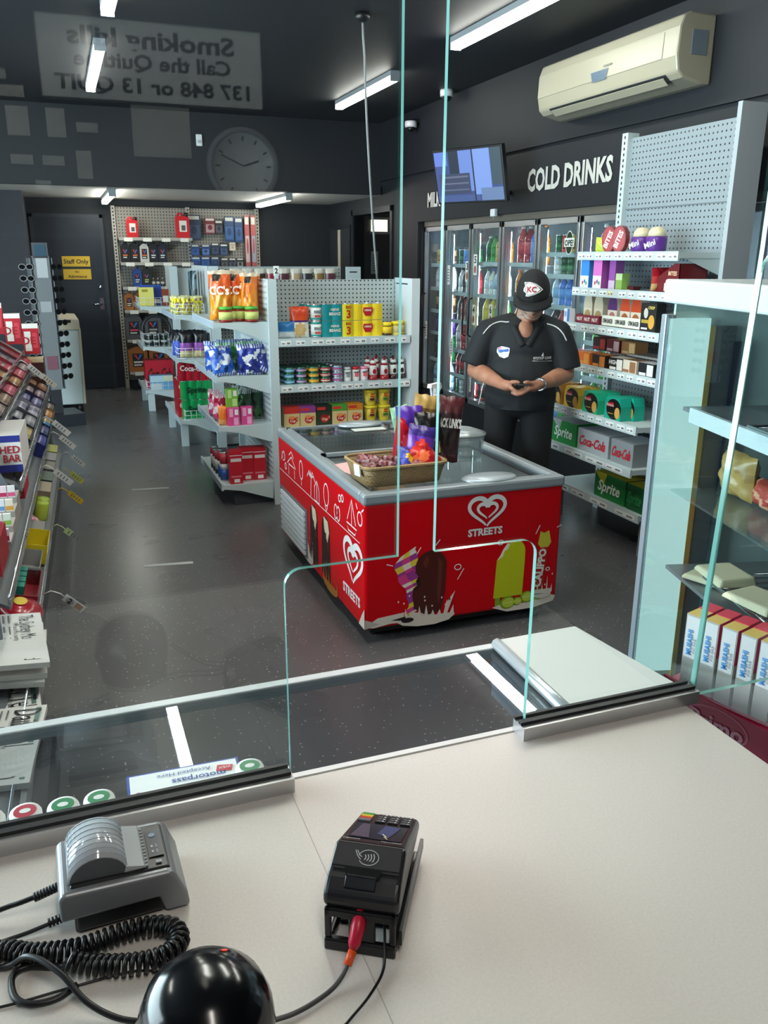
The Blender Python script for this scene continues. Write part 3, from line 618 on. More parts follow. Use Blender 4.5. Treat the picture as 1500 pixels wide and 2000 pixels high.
# tray of wrapped bars on the right of the second shelf
tw = thing('bar_display_box', 'dark maroon open box of biscuit packs right on the second right-hand shelf', 'box', R(.3, -.2, 1.4505), -PI/2)
b = MB(); mm = C('6a1018', .4); b.prism([(-.08, 0), (.14, 0), (.14, .15), (.1, .15), (-.08, .05)], -.09, -.086, mm); b.prism([(-.08, 0), (.14, 0), (.14, .15), (.1, .15), (-.08, .05)], .086, .09, mm)
b.box(-.08, -.077, -.09, .09, 0, .05, mm); b.box(.137, .14, -.09, .09, 0, .15, mm); b.box(-.08, .14, -.09, .09, 0, .004, mm)
b.text(FRONT((.09, -.09, .1)), 'BITES', .02, C('e8c0a0'), bold=.03, n=.002); b.rect(FRONT((.08, -.09, 0)), -.05, .01, .05, .05, C('e8e4da')); b.build('box', tw)
K = Kind('biscuit_pack', 'snack pack', one(bag(.13, .035, .12, lambda u, v: 'b01a2a' if v > .6 else ('d8b078' if v < .3 else 'c24040'), seed=5)))
for k in range(4): K.put(R(.255+.001*k, -.26+.033*k, 1.458), -PI/2-.15, 'red and tan biscuit pack in the maroon open box, %s from front' % ORD[k], rot=(0, 0, -PI+.1))
# third shelf: snack cartons
def gable(c1, c2, band, txt):
    def fn(b):
        b.prism([(-.045, 0), (.045, 0), (.045, .11), (.03, .16), (-.03, .16), (-.045, .11)], -.03, .03, C(c1, .4)); fr = FRONT((0, -.03, 0))
        b.rect(fr, -.045, .085, .045, .11, C(c2, .4)); b.poly(fr, [(-.045, .11), (.045, .11), (.03, .16), (-.03, .16)], C(c2, .4)); b.ell(fr, 0, .045, .03, .03, C(band, .4), .0012); b.text(fr, txt, .014, C('401010'), cy=.07, n=.003)
    return fn
K1 = Kind('nut_pack', 'snack pack', one(gable('e4dac4', 'd2c8b0', 'b89a6a', '')))
for k in range(2): rput(K1, -.37+.11*k, 2, 'cream snack packs, %s, in the maroon tray on the third right-hand shelf' % ('left' if k == 0 else 'right'), .13, dz=.004)
K2 = Kind('nut_pack', 'snack pack', one(gable('ece2d0', '5a2a70', 'c07a7a', ''))); rput(K2, -.12, 2, 'white and purple snack pack in the white tray on the third right-hand shelf', .13, dz=.004)
K3 = Kind('nut_pack', 'snack pack', one(gable('efe4d4', 'd8502a', 'b8683a', '')))
for k in range(2): rput(K3, .0+.1*k, 2, 'white and orange snack pack in the white tray, %s one' % ('left' if k == 0 else 'right'), .13, dz=.004)
def open_tray(w, d, h, col, txt=None, tc='202020'):
    def fn(b):
        m = C(col, .5); b.box(-w/2, w/2, -d/2, -d/2+.003, 0, h, m); b.box(-w/2, w/2, d/2-.003, d/2, 0, h*1.3, m); b.box(-w/2, w/2, -d/2, d/2, 0, .003, m)
        for s in (-1, 1): b.box(s*w/2-.0015, s*w/2+.0015, -d/2, d/2, 0, h, m)
        if txt:
            for k in range(3): b.text(FRONT((-w/2+(k+.5)*w/3, -d/2, h/2)), txt, h*.4, C(tc), n=.002, bold=.03, maxw=w/3*.8)
    return fn
rput(Kind('display_tray', 'tray', one(open_tray(.24, .12, .05, '7a1830', 'NUT', 'f0e0d8'))), -.31, 2, 'maroon cardboard tray on the third right-hand shelf', .12)
rput(Kind('display_tray', 'tray', one(open_tray(.36, .12, .06, 'e8e6da', 'OFM BAKER', '303030'))), .02, 2, 'white cardboard tray on the third right-hand shelf', .12)
rput(Kind('snack_carton', 'box', one(carton(.13, .06, .15, '1c1a18', [('e', .72, .35, .2, .25, 'd8a040'), (.08, .3, .55, .42, 'b09a3a'), ('e', .35, .65, .14, .18, 'c8c8c0'), (.1, .08, .5, .14, 'e8e8e8')], [('CRISP', .1, .7, .85, 'e8d060')]))), .3, 2, 'black carton with golden snack picture, right end of third right-hand shelf', .06)
rput(Kind('snack_box', 'box', one(carton(.11, .05, .06, '5a1420', [(.1, .3, .9, .7, '8a2030')], [('BITE', .4, .5, .5, 'f0e0e0')]))), -.06, 2, 'maroon snack box laid on top of the packs, third right-hand shelf', .17, dz=.165)
rput(Kind('small_box', 'box', one(carton(.06, .04, .08, 'dfe4ee', [(.6, 0, 1, 1, '3f6fb8'), (.1, .4, .5, .8, '88a8d8')]))), -.46, 2, 'small white and blue box at the left end of the third right-hand shelf', .03)
# fourth shelf: biscuits in two tiers
for k, (c1, c2, tx, x, dpt, dz) in enumerate([('d0305a', 'e87090', '', -.4, .05, 0), ('f0781c', 'f8a850', '', -.27, .05, 0), ('2a1a14', 'e08a3a', '', -.11, .05, 0), ('1c1614', 'e8e0d8', 'HIGH', .06, .05, 0), ('e0d4c0', '9a6a48', '', .18, .05, 0), ('16161a', 'e8e8e8', '', .33, .05, 0), ('3a1a18', 'c03a30', '', -.33, .2, .075), ('7a1426', 'f0d0d0', '', -.19, .2, .075), ('b07a48', 'e8c088', '', -.04, .2, .075)]):
    rput(Kind('biscuit_box', 'biscuits', one(carton(.13, .09, .075, c1, [(.55, .1, .95, .9, c2), (.05, .1, .5, .3, c2)], [(tx, .3, .3, .65, 'f0e8e0')], top=c2))), x, 3, ['pink', 'orange', 'black and orange', 'black and white', 'cream', 'black', 'dark brown', 'dark red', 'tan'][k]+' biscuit box on the fourth right-hand shelf'+(', upper tier' if dz else ', lower tier'), dpt, dz=dz)
b = MB(); b.box(-.18, .18, -.07, .07, 0, .012, C('9a948c', .6)); rk = b.build('cardboard_lid', None, R(.17, -.16, 1.082), -PI/2); tag(rk, 'grey cardboard lid lying over the biscuits on the fourth right-hand shelf', 'cardboard')
t_ = Kind('balloon_toy', 'toy', one(lambda b: b.lathe([(.0, 0), (.035, .01), (.045, .04), (.035, .075), (0, .09)], C('c8d48c', .3)))); t_.put(R(-.2, -.12, 1.1485), 0, 'pale green round item behind the biscuits on the fourth right-hand shelf')
# fifth shelf: dip boxes with black oval windows
def cracker(c1):
    def fn(b):
        b.prism([(-.075, 0), (.075, 0), (.075, .08), (.06, .125), (-.06, .125), (-.075, .08)], -.035, .035, C(c1, .35)); fr = FRONT((0, -.035, .062))
        b.ell(fr, .01, -.002, .068, .058, C('15120f', .35), .001); b.ell(fr, .045, -.02, .024, .032, C('d8a452', .5), .0016); b.M = b.M; b.text(fr, 'Arnotts', .015, C('f4e8e8'), cx=-.02, cy=.02, n=.0036); b.poly(fr, [(-.048, .008), (.008, .012), (.008, .035), (-.048, .03)], C('c01c28'), .0024)
        b.rect(fr, -.04, -.03, .01, -.026, C('c8a050'), .0022)
    return fn
for k, (c1, cn, x) in enumerate([('b8863a', 'brown', -.41), ('d8b23a', 'yellow', -.22), ('1fae86', 'teal green', -.02), ('18a890', 'teal', .2)]):
    for q, dd in ((0, .05), (1, .125)):
        rput(Kind('cracker_box', 'crackers', one(cracker(c1))), x+.02*q, 4, '%s cracker box with black oval front on the fifth right-hand shelf, %s' % (cn, 'front' if q == 0 else 'behind'), dd)
# drink cartons lower down
def can_case(col, tc, txt, w=.26, d=.2, h=.13, cut=None, top='b8bcc0'):
    def fn(b):
        carton(w, d, h, col, [] , [], top=top)(b); fr = FRONT((0, -d/2, h/2))
        if cut: b.poly(fr, [(-w/2, h/2), (-w*.1, h/2), (-w*.2, 0), (-w*.5, h*.1)][:3], C(cut), .0008)
        b.text(fr, txt, h*.42, C(tc), slant=.25, bold=.025, maxw=w*.85, n=.003)
    return fn
rput(Kind('soft_drink_case', 'drink case', one(can_case('108a3c', 'e8f4ec', 'Sprite', .27, .2, .14, 'a8b0b0'))), -.28, 5, 'green soft drink case on the sixth right-hand shelf', .13)
rput(Kind('soft_drink_case', 'drink case', one(can_case('a9aeb2', 'c81428', 'Coca-Cola', .31, .2, .13))), .03, 5, 'silver soft drink case with red lettering on the sixth right-hand shelf', .13)
rput(Kind('soft_drink_case', 'drink case', one(can_case('8f9498', 'c81428', 'Coca-Cola', .2, .2, .13))), .31, 5, 'grey soft drink case, right end of sixth right-hand shelf', .13)
rput(Kind('snack_carton', 'box', one(carton(.08, .06, .09, 'c8803a', [(0, .5, 1, 1, 'e8e0d0')]))), -.44, 5, 'tan and white small box behind the man, left end of the sixth shelf', .2)
rput(Kind('soft_drink_case', 'drink case', one(can_case('0f7a34', 'f0f8e8', 'Sprite', .3, .24, .15, 'd8d020', 'd8c820'))), .12, 6, 'green and yellow soft drink case on the lowest right-hand shelf', .15)
rput(Kind('soft_drink_case', 'drink case', one(can_case('0d5a2c', '2f9a52', 'Sprite', .15, .24, .15, None, 'd8c820'))), .36, 6, 'dark green soft drink case end, right on the lowest right-hand shelf', .15)
# ================================================================ front gondola: end bay towards the counter, shelves on its left side
peg_end = pegboard('pegboard_end', 'b9c2c4', (0, 2), .0285, rad=.19)
rib_side = ribbed('ribbed_side_panel', 'c6ced0', 2, .036, .004)
def wire_basket(name, x0, x1, y0, y1, z0, z1, label, nx=5, nz=3, group=None, sides=True):
    """white wire basket front standing on a shelf; built in world axes"""
    t = thing(name, label, 'basket', ((x0+x1)/2, (y0+y1)/2, z0), 0, group); w, d, h = (x1-x0)/2, (y1-y0)/2, z1-z0
    b = MB(); wm = C('e6eaea', .35)
    for k in range(nz+1):
        z = .003+h*k/nz; b.tube([(-w, d, z), (-w, -d, z), (w, -d, z), (w, d, z)], .0028, wm, seg=5)
    for k in range(nx+1):
        x = -w+2*w*k/nx; b.tube([(x, -d, 0), (x, -d, h)], .0022, wm, seg=5)
    for k in range(1, 4):
        for s in (-1, 1): b.tube([(s*w, -d+2*d*k/4, 0), (s*w, -d+2*d*k/4, h)], .0022, wm, seg=5)
    b.build('wire_mesh', t); return t
def side_shelf(parent, x0, x1, y0, y1, z, name='shelf', lip=.045):
    b = MB(); b.box(x0, x1, y0, y1, z-.028, z, SHELFW); b.box(x0-.012, x0, y0, y1, z-.036, z+.01, SHELFW)
    for yy in (y0-.003, y1): b.add([(x1, yy, z-.02), (x0+.02, yy, z-.028), (x0+.12, yy, z-.045), (x1-.06, yy, z-.10), (x1, yy, z-.12)], [(0, 1, 2, 3, 4)], SHELFW); b.add([(x1, yy+.003, z-.02), (x0+.02, yy+.003, z-.028), (x0+.12, yy+.003, z-.045), (x1-.06, yy+.003, z-.10), (x1, yy+.003, z-.12)], [(4, 3, 2, 1, 0)], SHELFW)
    fr = frame((x0-.012, y1, z-.013), (0, -1, 0), (0, 0, 1)); b.rect(fr, .02, -.016, (y1-y0)-.02, .016, C('b9c8d8', .3), .0015)
    return b.build(name, parent)
GA = thing('gondola_shelf', 'grey pegboard gondola shelf nearest the counter, behind the red freezer', 'shelving', (0, 0, 0))
b = MB(); b.box(1.30, 2.235, 5.69, 5.72, .05, 1.475, peg_end); b.build('back_panel', GA)
for xa, xb in ((1.245, 1.303), (2.237, 2.295)):
    b = MB(); b.box(xa, xb, 5.37, 5.40, 0, 1.487, SHELFW); b.box(xb-.012 if xa < 2 else xa, xb if xa < 2 else xa+.012, 5.4, 5.7, 0, 1.487, SHELFW)
    fr = FRONT(((xa+xb)/2, 5.37, 0)); b.build('upright', GA)
b = MB()
for k in range(44): b.box(2.2355, 2.2372, 5.685, 5.688, .1+k*.032, .115+k*.032, BLACK)
for k in range(38): b.box(1.2475, 1.2485, 5.385, 5.392, .1+k*.036, .118+k*.036, BLACK)
b.box(2.2355, 2.2372, 5.45, 5.66, 1.445, 1.453, BLACK); b.build('slots', GA)
for i, z in enumerate((1.11, .81, .522, .24)):
    s = MB(); s.box(1.305, 2.235, 5.385, 5.69, z-.03, z, SHELFW); s.box(1.305, 2.225, 5.365, 5.385, z-.047, z+.004, SHELFW)
    lip_labels(s, FRONT((1.305, 5.365, z-.022)), .92, 0, .03, 9, 10+i); s.build('shelf', GA)
# left side of the gondola
b = MB(); b.box(1.243, 1.247, 5.40, 6.33, .1, 1.487, rib_side); b.box(1.2, 1.243, 6.30, 6.34, 0, 1.487, SHELFW); b.build('side_panel', GA)
for z in (1.222, .878, .553, .155): side_shelf(GA, .905, 1.243, 5.41, 6.30, z)
b = MB(); b.box(.98, 1.24, 5.45, 6.3, 0, .1, C('30343a')); b.box(1.3, 2.23, 5.5, 5.7, 0, .18, C('9aa2a6')); b.build('plinth', GA)
def ga(K, x, z, label, group=None, y=5.46, rz=0, dz=0): return K.put((x, y, z+.0005+dz), rz, label, group)
# --- top end shelf
Z1, Z2, Z3, Z4 = 1.11, .81, .522, .24
ga(Kind('rice_box', 'box', one(bag(.115, .05, .105, lambda u, v: '2f7fc4' if v > .45 else ('dfe6ea' if v < .35 else '8fc0e4'), seed=2))), 1.38, Z1, 'blue and white rice pouch at the left end of the top end shelf')
ga(Kind('pasta_pouch', 'pouch', one(bag(.135, .055, .2, lambda u, v: 'd8451c' if v > .66 and abs(u-.5) < .45 else ('5a2a70' if .5 < v <= .58 else ('d8b47c' if (u-.5)**2+(v-.25)**2*1.6 < .09 else ('f0ece6' if v < .5 else 'e05020'))), seed=3))), 1.475, Z1, 'orange and white pasta pouch on the top end shelf', y=5.48)
tl = '0d8a90'
bk_can = can(.0375, .108, '12949a', 'f0efe8', (.35, .6), '12949a')
def teal_tins(b):
    shrink(1, 2, .0375, .108, can(.0375, .108, '1c9a94', 'e9ece8', (.12, .85), '1c9a94'))(b)
    for q in (0, 1): b.text(frame((0, -.0385, .06+q*.108), (1, 0, 0), (0, 0, 1)), 'BEANZ', .018, C('1c3a40'), n=.002, maxw=.05, bold=.03); b.rect(frame((0, -.0385, .03+q*.108), (1, 0, 0), (0, 0, 1)), -.02, -.006, .02, .008, C('c84a3a'), .002)
K = Kind('bean_tin_stack', 'tins', one(teal_tins))
K.put((1.588, 5.47, Z1), 0, 'stack of two small teal tins, front of the column on the top end shelf'); K.put((1.572, 5.555, Z1), 0, 'stack of two small teal tins, middle of the column on the top end shelf'); K.put((1.556, 5.635, Z1), 0, 'stack of two small teal tins, rear of the column on the top end shelf')
def multi(nx, nz, r, h, col, words, wc, badge=None):
    def fn(b):
        m = C(col, .22, coat=.4); W = nx*r*2
        n = nx*10; front = [(-W/2+W*k/n, -r*(.72+.28*abs(math.sin(PI*k/10)))) for k in range(n+1)]
        poly = front+[(W/2, r), (-W/2, r)]
        for q in range(nz):
            b.prism(poly, q*h, q*h+h-.004, m, axis='z', smooth=False)
        for q in range(nz):
            fr = FRONT((0, -r*1.02, q*h+h*.52))
            if badge: b.poly(fr, [(-.032, .026), (.032, .026), (.036, 0), (.02, -.03), (-.02, -.03), (-.036, 0)], C(badge, .35), .001)
            for s, hh, cx, cy in words: b.text(fr, s, hh, C(wc, .4), cx=cx, cy=cy, n=.0025, bold=.03, maxw=W*.9)
        for k in range(nx): b.lathe([(r*.92, nz*h-.004), (r*.92, nz*h+.001), (r*.8, nz*h-.002), (0, nz*h-.002)], C('c8ccd0', .25, .9), ((k-(nx-1)/2)*2*r, 0, 0), seg=14)
    return fn
Kind('bean_multipack', 'tins', one(multi(2, 2, .0365, .108, tl, [('HEINZ', .014, .016, .016), ('BEANZ', .018, .016, -.012)], 'e8e4d8'))).put((1.695, 5.475, Z1), 0, 'teal shrink-wrapped pack of bean tins on the top end shelf')
Kind('bean_multipack', 'tins', one(multi(1, 2, .04, .108, 'd8c81c', [('BIG', .018, 0, .03), ('3', .05, 0, -.015)], 'b81c1c'))).put((1.805, 5.475, Z1), 0, 'yellow pack of tins with big red 3 on the top end shelf')
Kind('soup_multipack', 'tins', one(multi(3, 2, .0355, .108, 'f0d020', [('HEINZ', .012, 0, .008)], 'f6ead0', 'b82028'))).put((1.945, 5.475, Z1), 0, 'wide yellow shrink-wrapped pack of tins with red badges on the top end shelf')
vj = Kind('spread_jar', 'jar', one(jar(.033, .088, '3a1c10', 'f0d41c', 'e8c020', .024))); vy = Kind('spread_jar', 'jar', one(jar(.033, .092, 'e8d060', 'f4d820', 'd8c884', .026)))
vj.put((2.088, 5.45, Z1), 0, 'dark jar with yellow lid on the top end shelf'); vy.put((2.155, 5.46, Z1), 0, 'pale yellow jar with yellow lid, beside the dark jar, top end shelf'); vy.put((2.215, 5.53, Z1), 0, 'yellow jar at right end of top end shelf, partly behind the glass edge')
# --- second end shelf: tuna tins and sauces
tcols = [('5fb0dc', 'b8dcf0', 'light blue'), ('7a5a9a', 'e0c8d8', 'purple and white'), ('e0a018', 'f0c848', 'yellow'), ('c02a2a', 'e8d8d0', 'red'), ('7a90c8', 'c84058', 'blue and red')]
for i, (c1, c2, nm) in enumerate(tcols):
    K = Kind('tuna_tin', 'tin', one(can(.0365, .037, c1, c2, (.25, .6), c1, top='4a8a70' if i < 4 else 'c8ccd0')))
    for r_ in range(3):
        for q in range(3): K.put((1.383+i*.084-.004*r_+random.uniform(-.002, .002), 5.43+.078*r_, Z2+.0375*q), random.uniform(-.2, .2), '%s tuna tin, %s of the %s stack, on the middle end shelf' % (nm, ['lowest', 'middle', 'top'][q], ['front', 'second', 'rear'][r_]), nm+' tuna tins')
def shaker(c, lid, txt):
    def fn(b):
        b.lathe([(.024, 0), (.027, .01), (.027, .07), (.025, .078)], C(c, .35), seg=14); b.lathe([(.026, .078), (.026, .092), (.02, .096), (0, .096)], C(lid, .4), seg=14); b.rect(FRONT((0, -.0275, .03)), -.014, 0, .014, .03, C('8a949c' if c == 'eef0ee' else 'e86a6a'), .001)
        b.text(FRONT((0, -.028, .062)), txt, .012, C('30343a'), n=.002, bold=.03)
    return fn
Kind('salt_shaker', 'shaker', one(shaker('eef0ee', 'c6d0d4', 'SAXA'))).put((1.793, 5.44, Z2), 0, 'white and grey salt shaker on the middle end shelf')
Kind('salt_shaker', 'shaker', one(shaker('f0eae6', 'c01c24', 'SAXA'))).put((1.857, 5.45, Z2), 0, 'white shaker with red lid on the middle end shelf')
Kind('salt_shaker', 'shaker', one(shaker('eedce4', 'e88aa8', 'SAXA'))).put((1.918, 5.45, Z2), 0, 'white shaker with pink lid on the middle end shelf')
def sauce(c, lab, cap):
    def fn(b):
        b.lathe([(.029, 0), (.032, .008), (.03, .035)], C(c, .2, coat=.4), seg=14); b.lathe([(.0305, .035), (.026, .085), (.025, .1)], C(lab, .4), seg=14); b.lathe([(.025, .1), (.019, .118)], C(c, .25), seg=14)
        b.lathe([(.0215, .114), (.0215, .127), (.009, .133), (.007, .15), (0, .152)], [C('ece8e2', .4), C('ece8e2', .4), C(cap, .4), C(cap, .4)], seg=12); b.ell(FRONT((0, -.0305, .06)), 0, 0, .013, .017, C(c, .4), .0005)
    return fn
KR = Kind('sauce_bottle', 'bottle', one(sauce('a01420', 'e9dedc', 'a01822'))); KW = Kind('sauce_bottle', 'bottle', one(sauce('3c140e', 'ece8e4', '6a1018')))
for x, y, k_, lab in [(1.985, 5.45, KR, 'tomato sauce bottle, leftmost of the front row on the middle end shelf'), (2.065, 5.44, KR, 'tomato sauce bottle, second in the front row on the middle end shelf'), (2.135, 5.45, KW, 'barbecue sauce bottle with white label, front row on middle end shelf'), (2.195, 5.46, KW, 'barbecue sauce bottle at the right end, behind the glass edge, middle end shelf'),
    (1.975, 5.53, KR, 'tomato sauce bottle, leftmost of the rear row on the middle end shelf'), (2.035, 5.53, KR, 'tomato sauce bottle, second of the rear row on the middle end shelf'), (2.1, 5.53, KR, 'tomato sauce bottle, third of the rear row on the middle end shelf'), (2.165, 5.54, KW, 'barbecue sauce bottle in the rear row at right, middle end shelf'), (2.07, 5.61, KR, 'tomato sauce bottle, hindmost one on the middle end shelf')]: k_.put((x, y, Z2), 0, lab)
# --- third end shelf: soup packets and noodle cups
for i, (c1, nm) in enumerate([('c8302a', 'red'), ('8a3a8a', 'purple'), ('1c2a1c', 'dark green'), ('4f9a34', 'green'), ('d8881c', 'orange')]):
    def soup(b, c1=c1, i=i):
        carton(.108, .045, .135, 'd8c088' if i != 2 else '2a3a22', [(0, .68, 1, 1, c1), (.05, .78, .6, .92, 'd03028'), ('e', .55, .34, .27, .2, 'c0281c'), ('e', .5, .48, .22, .08, 'e89050' if i != 2 else '8a2018'), ('e', .83, .4, .07, .11, 'c0281c'), ('e', .83, .4, .035, .06, 'd8c088')], [('Cup', .12, .55, .32, 'f6e8d8')], top=c1)(b)
    K = Kind('soup_box', 'soup box', one(soup))
    K.put((1.388+i*.113, 5.43, Z3), 0, '%s topped soup box with red mug picture on the third end shelf, front' % nm); K.put((1.388+i*.113, 5.485, Z3+.0005), 0, '%s topped soup box with red mug picture on the third end shelf, rear' % nm)
KN = Kind('noodle_cup', 'noodle cup', one(tub(.036, .047, .112, 'd0ba3a', 'e6d020', 'b8a02c'))); KN2 = Kind('noodle_cup', 'noodle cup', one(tub(.036, .047, .112, 'd8c63c', 'ecd826', '5a8a2c')))
def noodle(r_c, dec):
    def fn(b):
        tub(.035, .045, .11, 'd6be3a', 'ead42a', 'c8a82c')(b); fr = FRONT((0, -.0425, .068)); b.ell(fr, 0, .008, .018, .013, C('c8281c'), .003); b.text(fr, 'MAGGI', .008, YEL, cy=.008, n=.0045, bold=.03); b.rect(fr, -.018, -.028, .016, -.012, C(dec), .001)
    return fn
KA = Kind('noodle_cup', 'noodle cup', one(noodle(0, '5a1a1a'))); KB_ = Kind('noodle_cup', 'noodle cup', one(noodle(0, '2a7a2a')))
for K, x, cn in ((KA, 1.965, 'left'), (KB_, 2.065, 'right')):
    for q, ln in ((0, 'lower'), (1, 'upper')): K.put((x, 5.45, Z3+.1105*q), 0, 'yellow noodle cup, %s of the %s stack on the third end shelf' % (ln, cn))
KA.put((2.01, 5.56, Z3), 0, 'yellow noodle cup behind the two stacks, lower one, third end shelf'); KA.put((2.01, 5.56, Z3+.1105), 0, 'yellow noodle cup behind the two stacks, upper one, third end shelf')
# --- left side shelves, front bay
def chips(c1, c2, mark, txt=None, w=.19, h=.31, seed=0, d=.1):
    r = random.Random(seed); ph = [r.uniform(0, 6) for _ in range(6)]
    def col(u, v):
        q = math.sin(9*u+ph[0]+4*v)+math.sin(12*v+ph[1]-5*u)+.7*math.sin(21*u+ph[2])*math.sin(17*v+ph[3])
        if v > .93 or v < .05: return 'd8c8b0'
        if v > .8 and q > .5: return '2a2018'
        if v > .62+.05*math.sin(9*u): return c1 if q < 1.2 else 'f0c090'
        if (u-.5)**2*5+(v-.3)**2*8 < .4: return mark if q > -.5 else 'c86a18'
        return c2 if q > -1.4 else 'c8701a'
    def fn(b):
        bag(w, d, h, col, nx=20, nz=30, seed=seed, crinkle=.22)(b)
        if txt: b.text(FRONT((0, -d*.5, h*.62)), txt, .05, C('f4f2ec'), bold=.03, n=.014, maxw=w*.85)
    return fn
KO = Kind('chip_bag', 'chip bag', one(chips('e8642a', 'f0951c', 'f0b040', "CC's", .145, .315, 1, .1)))
KO2 = Kind('chip_bag', 'chip bag', one(chips('e87a2a', 'f08a10', 'e89a30', None, .115, .3, 2, .09)))
KO.put((.975, 5.56, 1.2225), -.25, 'orange corn chip bag with white lettering, leftmost on the gondola side shelf'); KO.put((1.075, 5.6, 1.2225), -.1, 'orange corn chip bag with white lettering, second on the gondola side shelf')
KO2.put((1.155, 5.52, 1.2225), -.35, 'narrow orange chip bag, third on the gondola side shelf') ; KO2.put((1.205, 5.66, 1.2225), -.3, 'narrow orange chip bag nearest the upright, gondola side shelf')
KO.put((1.07, 5.85, 1.2225), -.4, 'orange corn chip bag in the rear row, gondola side shelf')
KJ = Kind('salsa_jar', 'jar', one(jar(.045, .096, '8a1a10', '4fae3c', 'ccd478', .018)))
KJ.put((.985, 5.45, 1.2225), 0, 'salsa jar with green lid, left, in front of the orange chips'); KJ.put((1.15, 5.44, 1.2225), 0, 'salsa jar with green lid, right front, in front of the orange chips'); KJ.put((1.085, 5.52, 1.2225), 0, 'salsa jar with green lid, partly hidden behind the right jar')
def frito(c1, c2, c3, seed, w=.17, h=.2, d=.085):
    r = random.Random(seed); ph = [r.uniform(0, 6) for _ in range(6)]
    dk = '%02x%02x%02x' % tuple(int(int(c1[k:k+2], 16)*.6) for k in (0, 2, 4))
    def col(u, v):
        q = math.sin(11*u+ph[0]+4*v)+math.sin(13*v+ph[1]-5*u)+.7*math.sin(23*u+ph[2])*math.sin(19*v+ph[3])
        if v > .9 or v < .06: return 'c9cdd2' if math.sin(60*u) > 0 else c1
        if v > .72: return c1 if q < .9 else c2
        if (u-.5)**2*6+(v-.5)**2*14 < .5: return c2 if q > -.6 else c3
        return c2 if q > 1.35 else (dk if q < -1.3 else c3 if v < .45 else c1)
    return one(bag(w, d, h, col, nx=20, nz=26, seed=seed, crinkle=.24))
KBl = Kind('chip_bag', 'chip bag', frito('1f52b8', 'dfe8f2', '2a66cc', 6)); KGr = Kind('chip_bag', 'chip bag', frito('3f9a4a', '8ec47a', '2f7a3c', 8)); KNv = Kind('chip_bag', 'chip bag', frito('22339a', 'e8ecf0', '1f2f88', 9))
KBl.put((.965, 5.47, .879), .3, 'blue and white chip bag leaning at the front of the second side shelf', rot=(-.35, 0, .3)); KNv.put((1.13, 5.47, .879), 0, 'dark blue chip bag standing in the middle of the second side shelf')
KNv.put((1.235, 5.43, .885), 0, 'dark blue chip bag lying tilted by the upright, second side shelf', rot=(-.5, .9, .1)) if 0 else KNv.put((1.17, 5.45, .93), 0, 'dark blue chip bag lying tilted by the upright, second side shelf', rot=(-.9, .5, -.4))
for k, (x, y) in enumerate([(1.02, 5.62), (1.1, 5.62), (1.17, 5.6), (1.2, 5.68)]): KGr.put((x, y, .879), -.2+.1*k, 'green chip bag on the second side shelf, %s from the left' % ORD[k])
for k, (x, y) in enumerate([(.96, 5.72), (1.05, 5.8), (1.16, 5.82)]): KBl.put((x, y, .879), -.3+.3*k, 'blue and white chip bag, rear row of second side shelf, %s from left' % ORD[k])
KTw = Kind('snack_bag', 'chip bag', frito('b8a078', '8a2a20', 'e0d8cc', 12, .1, .17, .05))
for k in range(3): KTw.put((.945, 5.66+.14*k, .879), -1.2, 'brown and white snack bag along the edge of second side shelf, %s from the front' % ORD[k])
# third side shelf
pk = lambda c1, c2: one(carton(.075, .045, .12, c1, [(.12, .5, .45, .95, c2), (.5, .05, .9, .45, c2), (.6, .6, .9, .9, 'f0f0f0')]))
K = Kind('straw_box', 'box', pk('e24a92', 'f6a8cc')); K.put((1.0, 5.45, .5535), 0, 'pink box with barcode, left one, on the third side shelf'); K.put((1.09, 5.46, .5535), 0, 'pink box with barcode, right one, on the third side shelf')
Kind('straw_box', 'box', pk('7ab83c', 'c0e090')).put((1.0, 5.475, .6745), 0, 'lime green box standing on the pink box, third side shelf')
Kind('sauce_sachet', 'pouch', one(bag(.06, .04, .13, lambda u, v: 'f08030' if v > .3 else 'e8a060', seed=15))).put((.935, 5.47, .5535), -.2, 'orange narrow pouch at the front edge, third side shelf')
KL_ = Kind('lolly_bag', 'bag', frito('b01c3c', 'e8d8dc', 'd8487a', 17, .13, .19, .07)); KL_.put((.945, 5.62, .5535), -1.0, 'red and white lolly bag at the edge, third side shelf, front one'); KL_.put((.945, 5.8, .5535), -1.0, 'red and white lolly bag at the edge, third side shelf, rear one')
KDk = Kind('dark_pack', 'bag', frito('2a5a34', '16301c', '3f7a44', 19, .12, .21, .08))
for k, (x, y) in enumerate([(1.1, 5.6), (1.18, 5.64), (1.12, 5.78), (1.2, 5.85)]): KDk.put((x, y, .5535), -.5, 'dark green plastic pack at the rear of third side shelf, %s from the front' % ORD[k])
# base shelf
def tallbox(c1, bands):
    return one(carton(.085, .085, .225, c1, [(.08, .68, .92, .78, bands), (.08, .2, .9, .25, 'e88090'), (.3, .04, .75, .15, 'ece8e8'), (.0, .86, 1, .88, 'f0f0f0')], rough=.35))
K = Kind('red_tall_box', 'box', tallbox('c81e2e', 'e6dcdc'))
for k, (x, y) in enumerate([(1.0, 5.47), (1.09, 5.54), (1.175, 5.53)]): K.put((x, y, .156), 0, 'tall red box on the lowest side shelf, %s' % ['left front one', 'middle one', 'right one by the upright'][k])
KBb = Kind('can_column', 'can', one(can(.033, .2, '2a5ab0', 'e8e8ee', (.4, .6), 'c83040')))
for k, (x, y, l) in enumerate([(.945, 5.56, 'blue and red tall can at the edge of the lowest side shelf, front'), (.945, 5.65, 'blue and red tall can at the edge of the lowest side shelf, second'), (1.02, 5.64, 'blue and red tall can behind the tall red boxes, lowest side shelf')]): KBb.put((x, y, .156), k, l)
KWb = Kind('can_column', 'can', one(can(.03, .16, '303030', 'e8e4e0', (.2, .7), 'c83040')))
